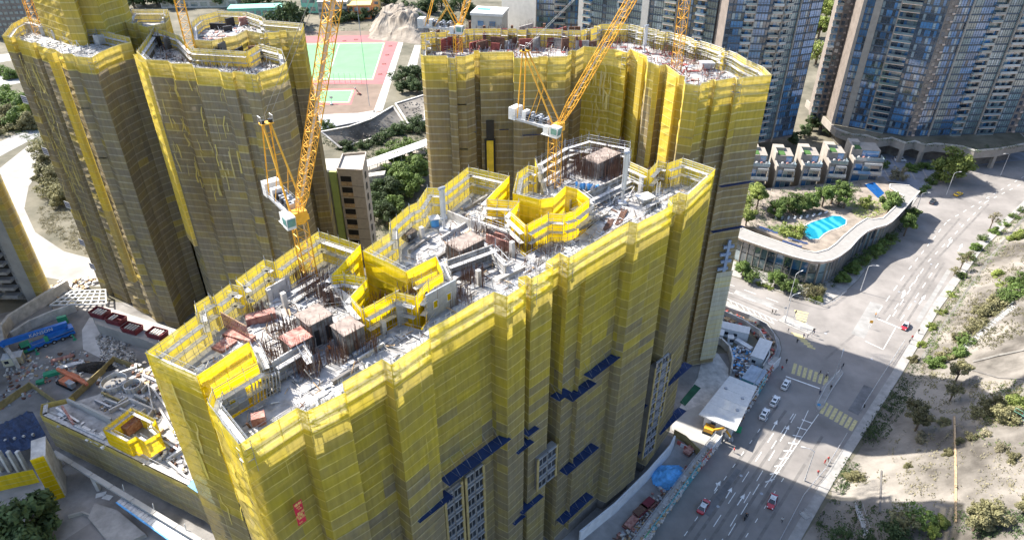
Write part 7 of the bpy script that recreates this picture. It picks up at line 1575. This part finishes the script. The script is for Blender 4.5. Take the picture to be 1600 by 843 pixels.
B = MB(); B.hexa([(-.8, -.15, .5), (.5, -.15, .45), (.5, .15, .45), (-.8, .15, .5)], [(-.9, -.18, .85), (.35, -.2, 1.0), (.35, .2, 1.0), (-.9, .18, .85)]); B.bar((.55, -.4, 1.1), (.55, .4, 1.1), .06); B.bar((.45, 0, .95), (.75, 0, .35), .1); B.build('body', PT['dark'], t); B = MB(); B.box(-1.0, -.2, .85, -.55, .2, 1.2); B.build('top_box', M_BLACK, t)
o = link('person', person_mesh('stand', [M_SKIN, SH[4], SH[4], SH[5]], 9), None, P(1165, 808) + V(0, 0, .02), h1); tag(o, 'motorcycle rider in black with an orange helmet', 'person')
for vtx in o.data.vertices:   # sit: fold the legs forward over the saddle
    z = vtx.co.z
    if z < .9: vtx.co = V(vtx.co.x + (.9 - z) * .55 if z > .5 else vtx.co.x + .22, vtx.co.y * 1.9, max(.25, z + .02))
    elif abs(vtx.co.y) > .18: vtx.co.x += (1.45 - z) * .75; vtx.co.z = z + (1.45 - z) * .45
# ---------------------------------------------------------------- street furniture
def lamp(x, y, label, rz, h=10, z=.13, hz=None):
    t = thing('street_lamp', label, 'street lamp', (hz or P(x, y)) + V(0, 0, 0 if hz else z), rz, 'street lamps'); B = MB(); B.tube((0, 0, 0), (0, 0, h), .13, 7, r2=.08); B.tube((0, 0, 0), (0, 0, 1.2), .18, 7); B.build('pole', M_GALV, t); B = MB(); B.tube((0, 0, h), (1.0, 0, h + .5), .07, 5); B.tube((1, 0, h + .5), (2.4, 0, h + .55), .07, 5); B.build('arm', M_GALV, t); B = MB(); B.hexa([(2.2, -.16, h + .45), (3.1, -.12, h + .48), (3.1, .12, h + .48), (2.2, .16, h + .45)], [(2.2, -.14, h + .65), (3.1, -.08, h + .6), (3.1, .08, h + .6), (2.2, .14, h + .65)]); B.build('lamp_head', M_WHITE, t)
for a in [(1257, 750, 'street lamp on the right railing of the lower road', 160), (1226, 503, 'street lamp on the corner island of the side road', 20), (1233, 468, 'street lamp at the planted kerb below the clubhouse', 30), (1344, 455, 'street lamp on the shaded pavement beside the clubhouse', -10), (1428, 338, 'tall street lamp at the far clubhouse pavement', 0), (1478, 305, 'street lamp beside the yellow car', 10), (1563, 274, 'street lamp at the upper right bend', 190), (1300, 600, 'lamp post on the refuge island', 60)]: lamp(a[0], a[1], a[2], R(a[3]))
def railing(label, L, h=1.1, m=M_GALV, onG=False, z=.13, sp=2.0, r=.05):
    t = thing('railing', label, 'railing'); q = [(G(*a) if onG else P(*a) + V(0, 0, z)) for a in L]
    for a, b in zip(q[:-1], q[1:]):
        B = MB()
        for hh in (h, h * .55): B.tube(a + V(0, 0, hh), b + V(0, 0, hh), r, 4)
        B.build('rail', m, t); k = max(1, round((b - a).length / sp))
        for j in range(k): p = a.lerp(b, j / k); B = MB(); B.tube(p, p + V(0, 0, h), r, 4); B.build('post', m, t)
railing('railing along the right kerb of the lower road', [(1210, 860), (1255, 775), (1290, 733), (1322, 680)]); railing('railing along the right kerb above the crossing', [(1345, 640), (1370, 600), (1412, 535)]); railing('railing on the left side of the refuge island', [(1275, 634), (1290, 605), (1312, 580)]); railing('railing on the right side of the refuge island', [(1287, 632), (1298, 612), (1316, 586)]); railing('curved railing at the planted street corner', [(1262, 470), (1285, 478), (1300, 474), (1322, 457)]); railing('railing on the small corner island', [(1228, 504), (1250, 514), (1272, 520)])
def signpost(x, y, label, m, sq=True):
    t = thing('road_sign', label, 'road sign', P(x, y) + V(0, 0, .1), R(-20)); B = MB(); B.tube((0, 0, 0), (0, 0, 2.8), .06, 5); B.build('post', M_GALV, t); B = MB()
    B.box(-.45, -.1, 2.0, .45, -.05, 3.0) if sq else B.tube((0, -.1, 2.5), (0, -.05, 2.5), .45, 12); B.build('plate', m, t)
signpost(1225, 490, 'small round white and red sign on the corner island', M_WHITE, False); signpost(1358, 512, 'pair of bollard signs at the stop line island', M_CRANE); signpost(1276, 642, 'round blue sign at the lower tip of the refuge', M_BLUEL, False)
# traffic signals
for k, (x, y, lb) in enumerate([(1268, 525, 'traffic signal on the small corner island'), (1240, 497, 'traffic signal near the side road crossing'), (1313, 580, 'traffic signal at the upper tip of the refuge'), (1345, 645, 'traffic signal by the right pavement crossing')]):
    t = thing('traffic_signal', lb, 'traffic light', P(x, y) + V(0, 0, .13), R(30 * k)); B = MB(); B.tube((0, 0, 0), (0, 0, 3.0), .07, 6); B.build('post', M_GREY, t); B = MB(); B.box(-.18, -.3, 2.2, .18, -.05, 3.2); B.build('signal_head', M_BLACK, t)
# ---------------------------------------------------------------- hillside fittings
M_CHAN = mat('weathered_channel', (.17, .16, .145), .9, var=.35, scale=.4)
def g_strip(name, label, L, w, h, m, cat, steps=0):
    t = thing(name, label, cat); pts = []
    for a, b in zip(L[:-1], L[1:]):
        k = max(2, int(math.hypot(b[0] - a[0], b[1] - a[1]) / 9))
        pts += [G(a[0] + (b[0] - a[0]) * j / k, a[1] + (b[1] - a[1]) * j / k) for j in range(k)]
    pts.append(G(*L[-1]))
    for a, b in zip(pts[:-1], pts[1:]): B = MB(); B.bar(a + V(0, 0, h * .3), b + V(0, 0, h * .3), w, h); B.build('segment', m, t)
    return t, pts
g_strip('drain_channel', 'brown steel drain channel running straight down the pale slope', [(1491, 650), (1493, 740), (1493, 815)], .35, .4, M_WOOD, 'channel')
g_strip('drain_channel', 'long concrete channel along the upper slope above the road', [(1440, 560), (1500, 470), (1545, 405), (1600, 340)], 1.0, .35, M_CHAN, 'channel')
g_strip('drain_channel', 'thin dark channel on the left part of the slope', [(1377, 735), (1374, 800)], .3, .4, M_DARKC, 'channel')
g_strip('drain_channel', 'pale stepped channel crossing the upper right hillside', [(1520, 565), (1560, 555), (1600, 547)], .7, .4, M_CHAN, 'channel')
g_strip('drain_channel', 'thin dark channel over the rough concrete at the right edge', [(1520, 578), (1560, 590), (1600, 592)], .3, .3, M_DARKC, 'channel')
def stairs(label, a, b, n, w=1.4):
    t = thing('stairway', label, 'stairs'); pa, pb = G(*a), G(*b)
    for k in range(n):
        q = pa.lerp(pb, (k + .5) / n); q.z = max(q.z, hill_h(q.x, q.y) + .05) + .15; B = MB(); d = (pb - pa).to_2d().normalized(); B.rbox(q - V(0, 0, .25), (pb - pa).to_2d().length / n * .9, w, .3, math.atan2(d.y, d.x)); B.build('step', M_PALEC, t)
    B = MB(); n_ = V(-(pb - pa).y, (pb - pa).x, 0).normalized() * w * .55
    for s in (-1, 1):
        B.tube(pa + n_ * s + V(0, 0, 1.2), pb + n_ * s + V(0, 0, 1.4), .04, 4)
        for k in range(6): q = pa.lerp(pb, k / 5) + n_ * s; B.tube(q, q + V(0, 0, 1.25), .04, 4)
    B.build('handrail', M_GALV, t)
stairs('long pale stairway climbing the hillside at the right', (1500, 552), (1585, 478), 26); stairs('pale stairway in the shaded foot of the slope at the bottom', (1340, 790), (1355, 843), 12); stairs('small stair near the bottom railing', (1252, 800), (1262, 770 + 40), 6)
t = thing('court', 'corner of a red surfaced court with a fence at the right edge', 'court'); q = G(1585, 650); c = V(q.x + 9, q.y - 2, q.z + .5); B = MB(); B.rbox(c, 16, 14, .25, R(35)); B.build('surface', M_PRED, t); B = MB(); B.rbox(c - V(0, 0, 12), 16.4, 14.4, 12.0, R(35)); B.build('base', M_CONC, t)
B = MB()
for k in range(9):
    u, v_ = V(math.cos(R(35)), math.sin(R(35)), 0), V(-math.sin(R(35)), math.cos(R(35)), 0); p = c - u * 8 + v_ * (-7 + 14 * k / 8); B.tube(p, p + V(0, 0, 3.2), .06, 4)
for z in (.3, 1.2, 2.2, 3.2): B.tube(c - u * 8 - v_ * 7 + V(0, 0, z), c - u * 8 + v_ * 7 + V(0, 0, z), .04, 4)
B.build('fence', M_TEAL, t)

# two workers on the foreground roof
for x, y, lb, tp, bt in [(516, 552, 'worker in an orange jacket beside the concrete shafts on the foreground roof', 5, 0), (802, 372, 'worker in red beside the yellow light well on the foreground roof', 3, 4), (640, 378, 'worker in white near the folded boom on the foreground roof', 2, 0)]:
    k = (tp, bt, 'stand')
    if k not in _pm: _pm[k] = person_mesh('stand', [M_SKIN, SH[tp], SH[bt], M_HAIR], tp)
    tag(link('person', _pm[k], None, P(x, y, DK) + V(0, 0, .02), 1.0), lb, 'person', 'site workers')
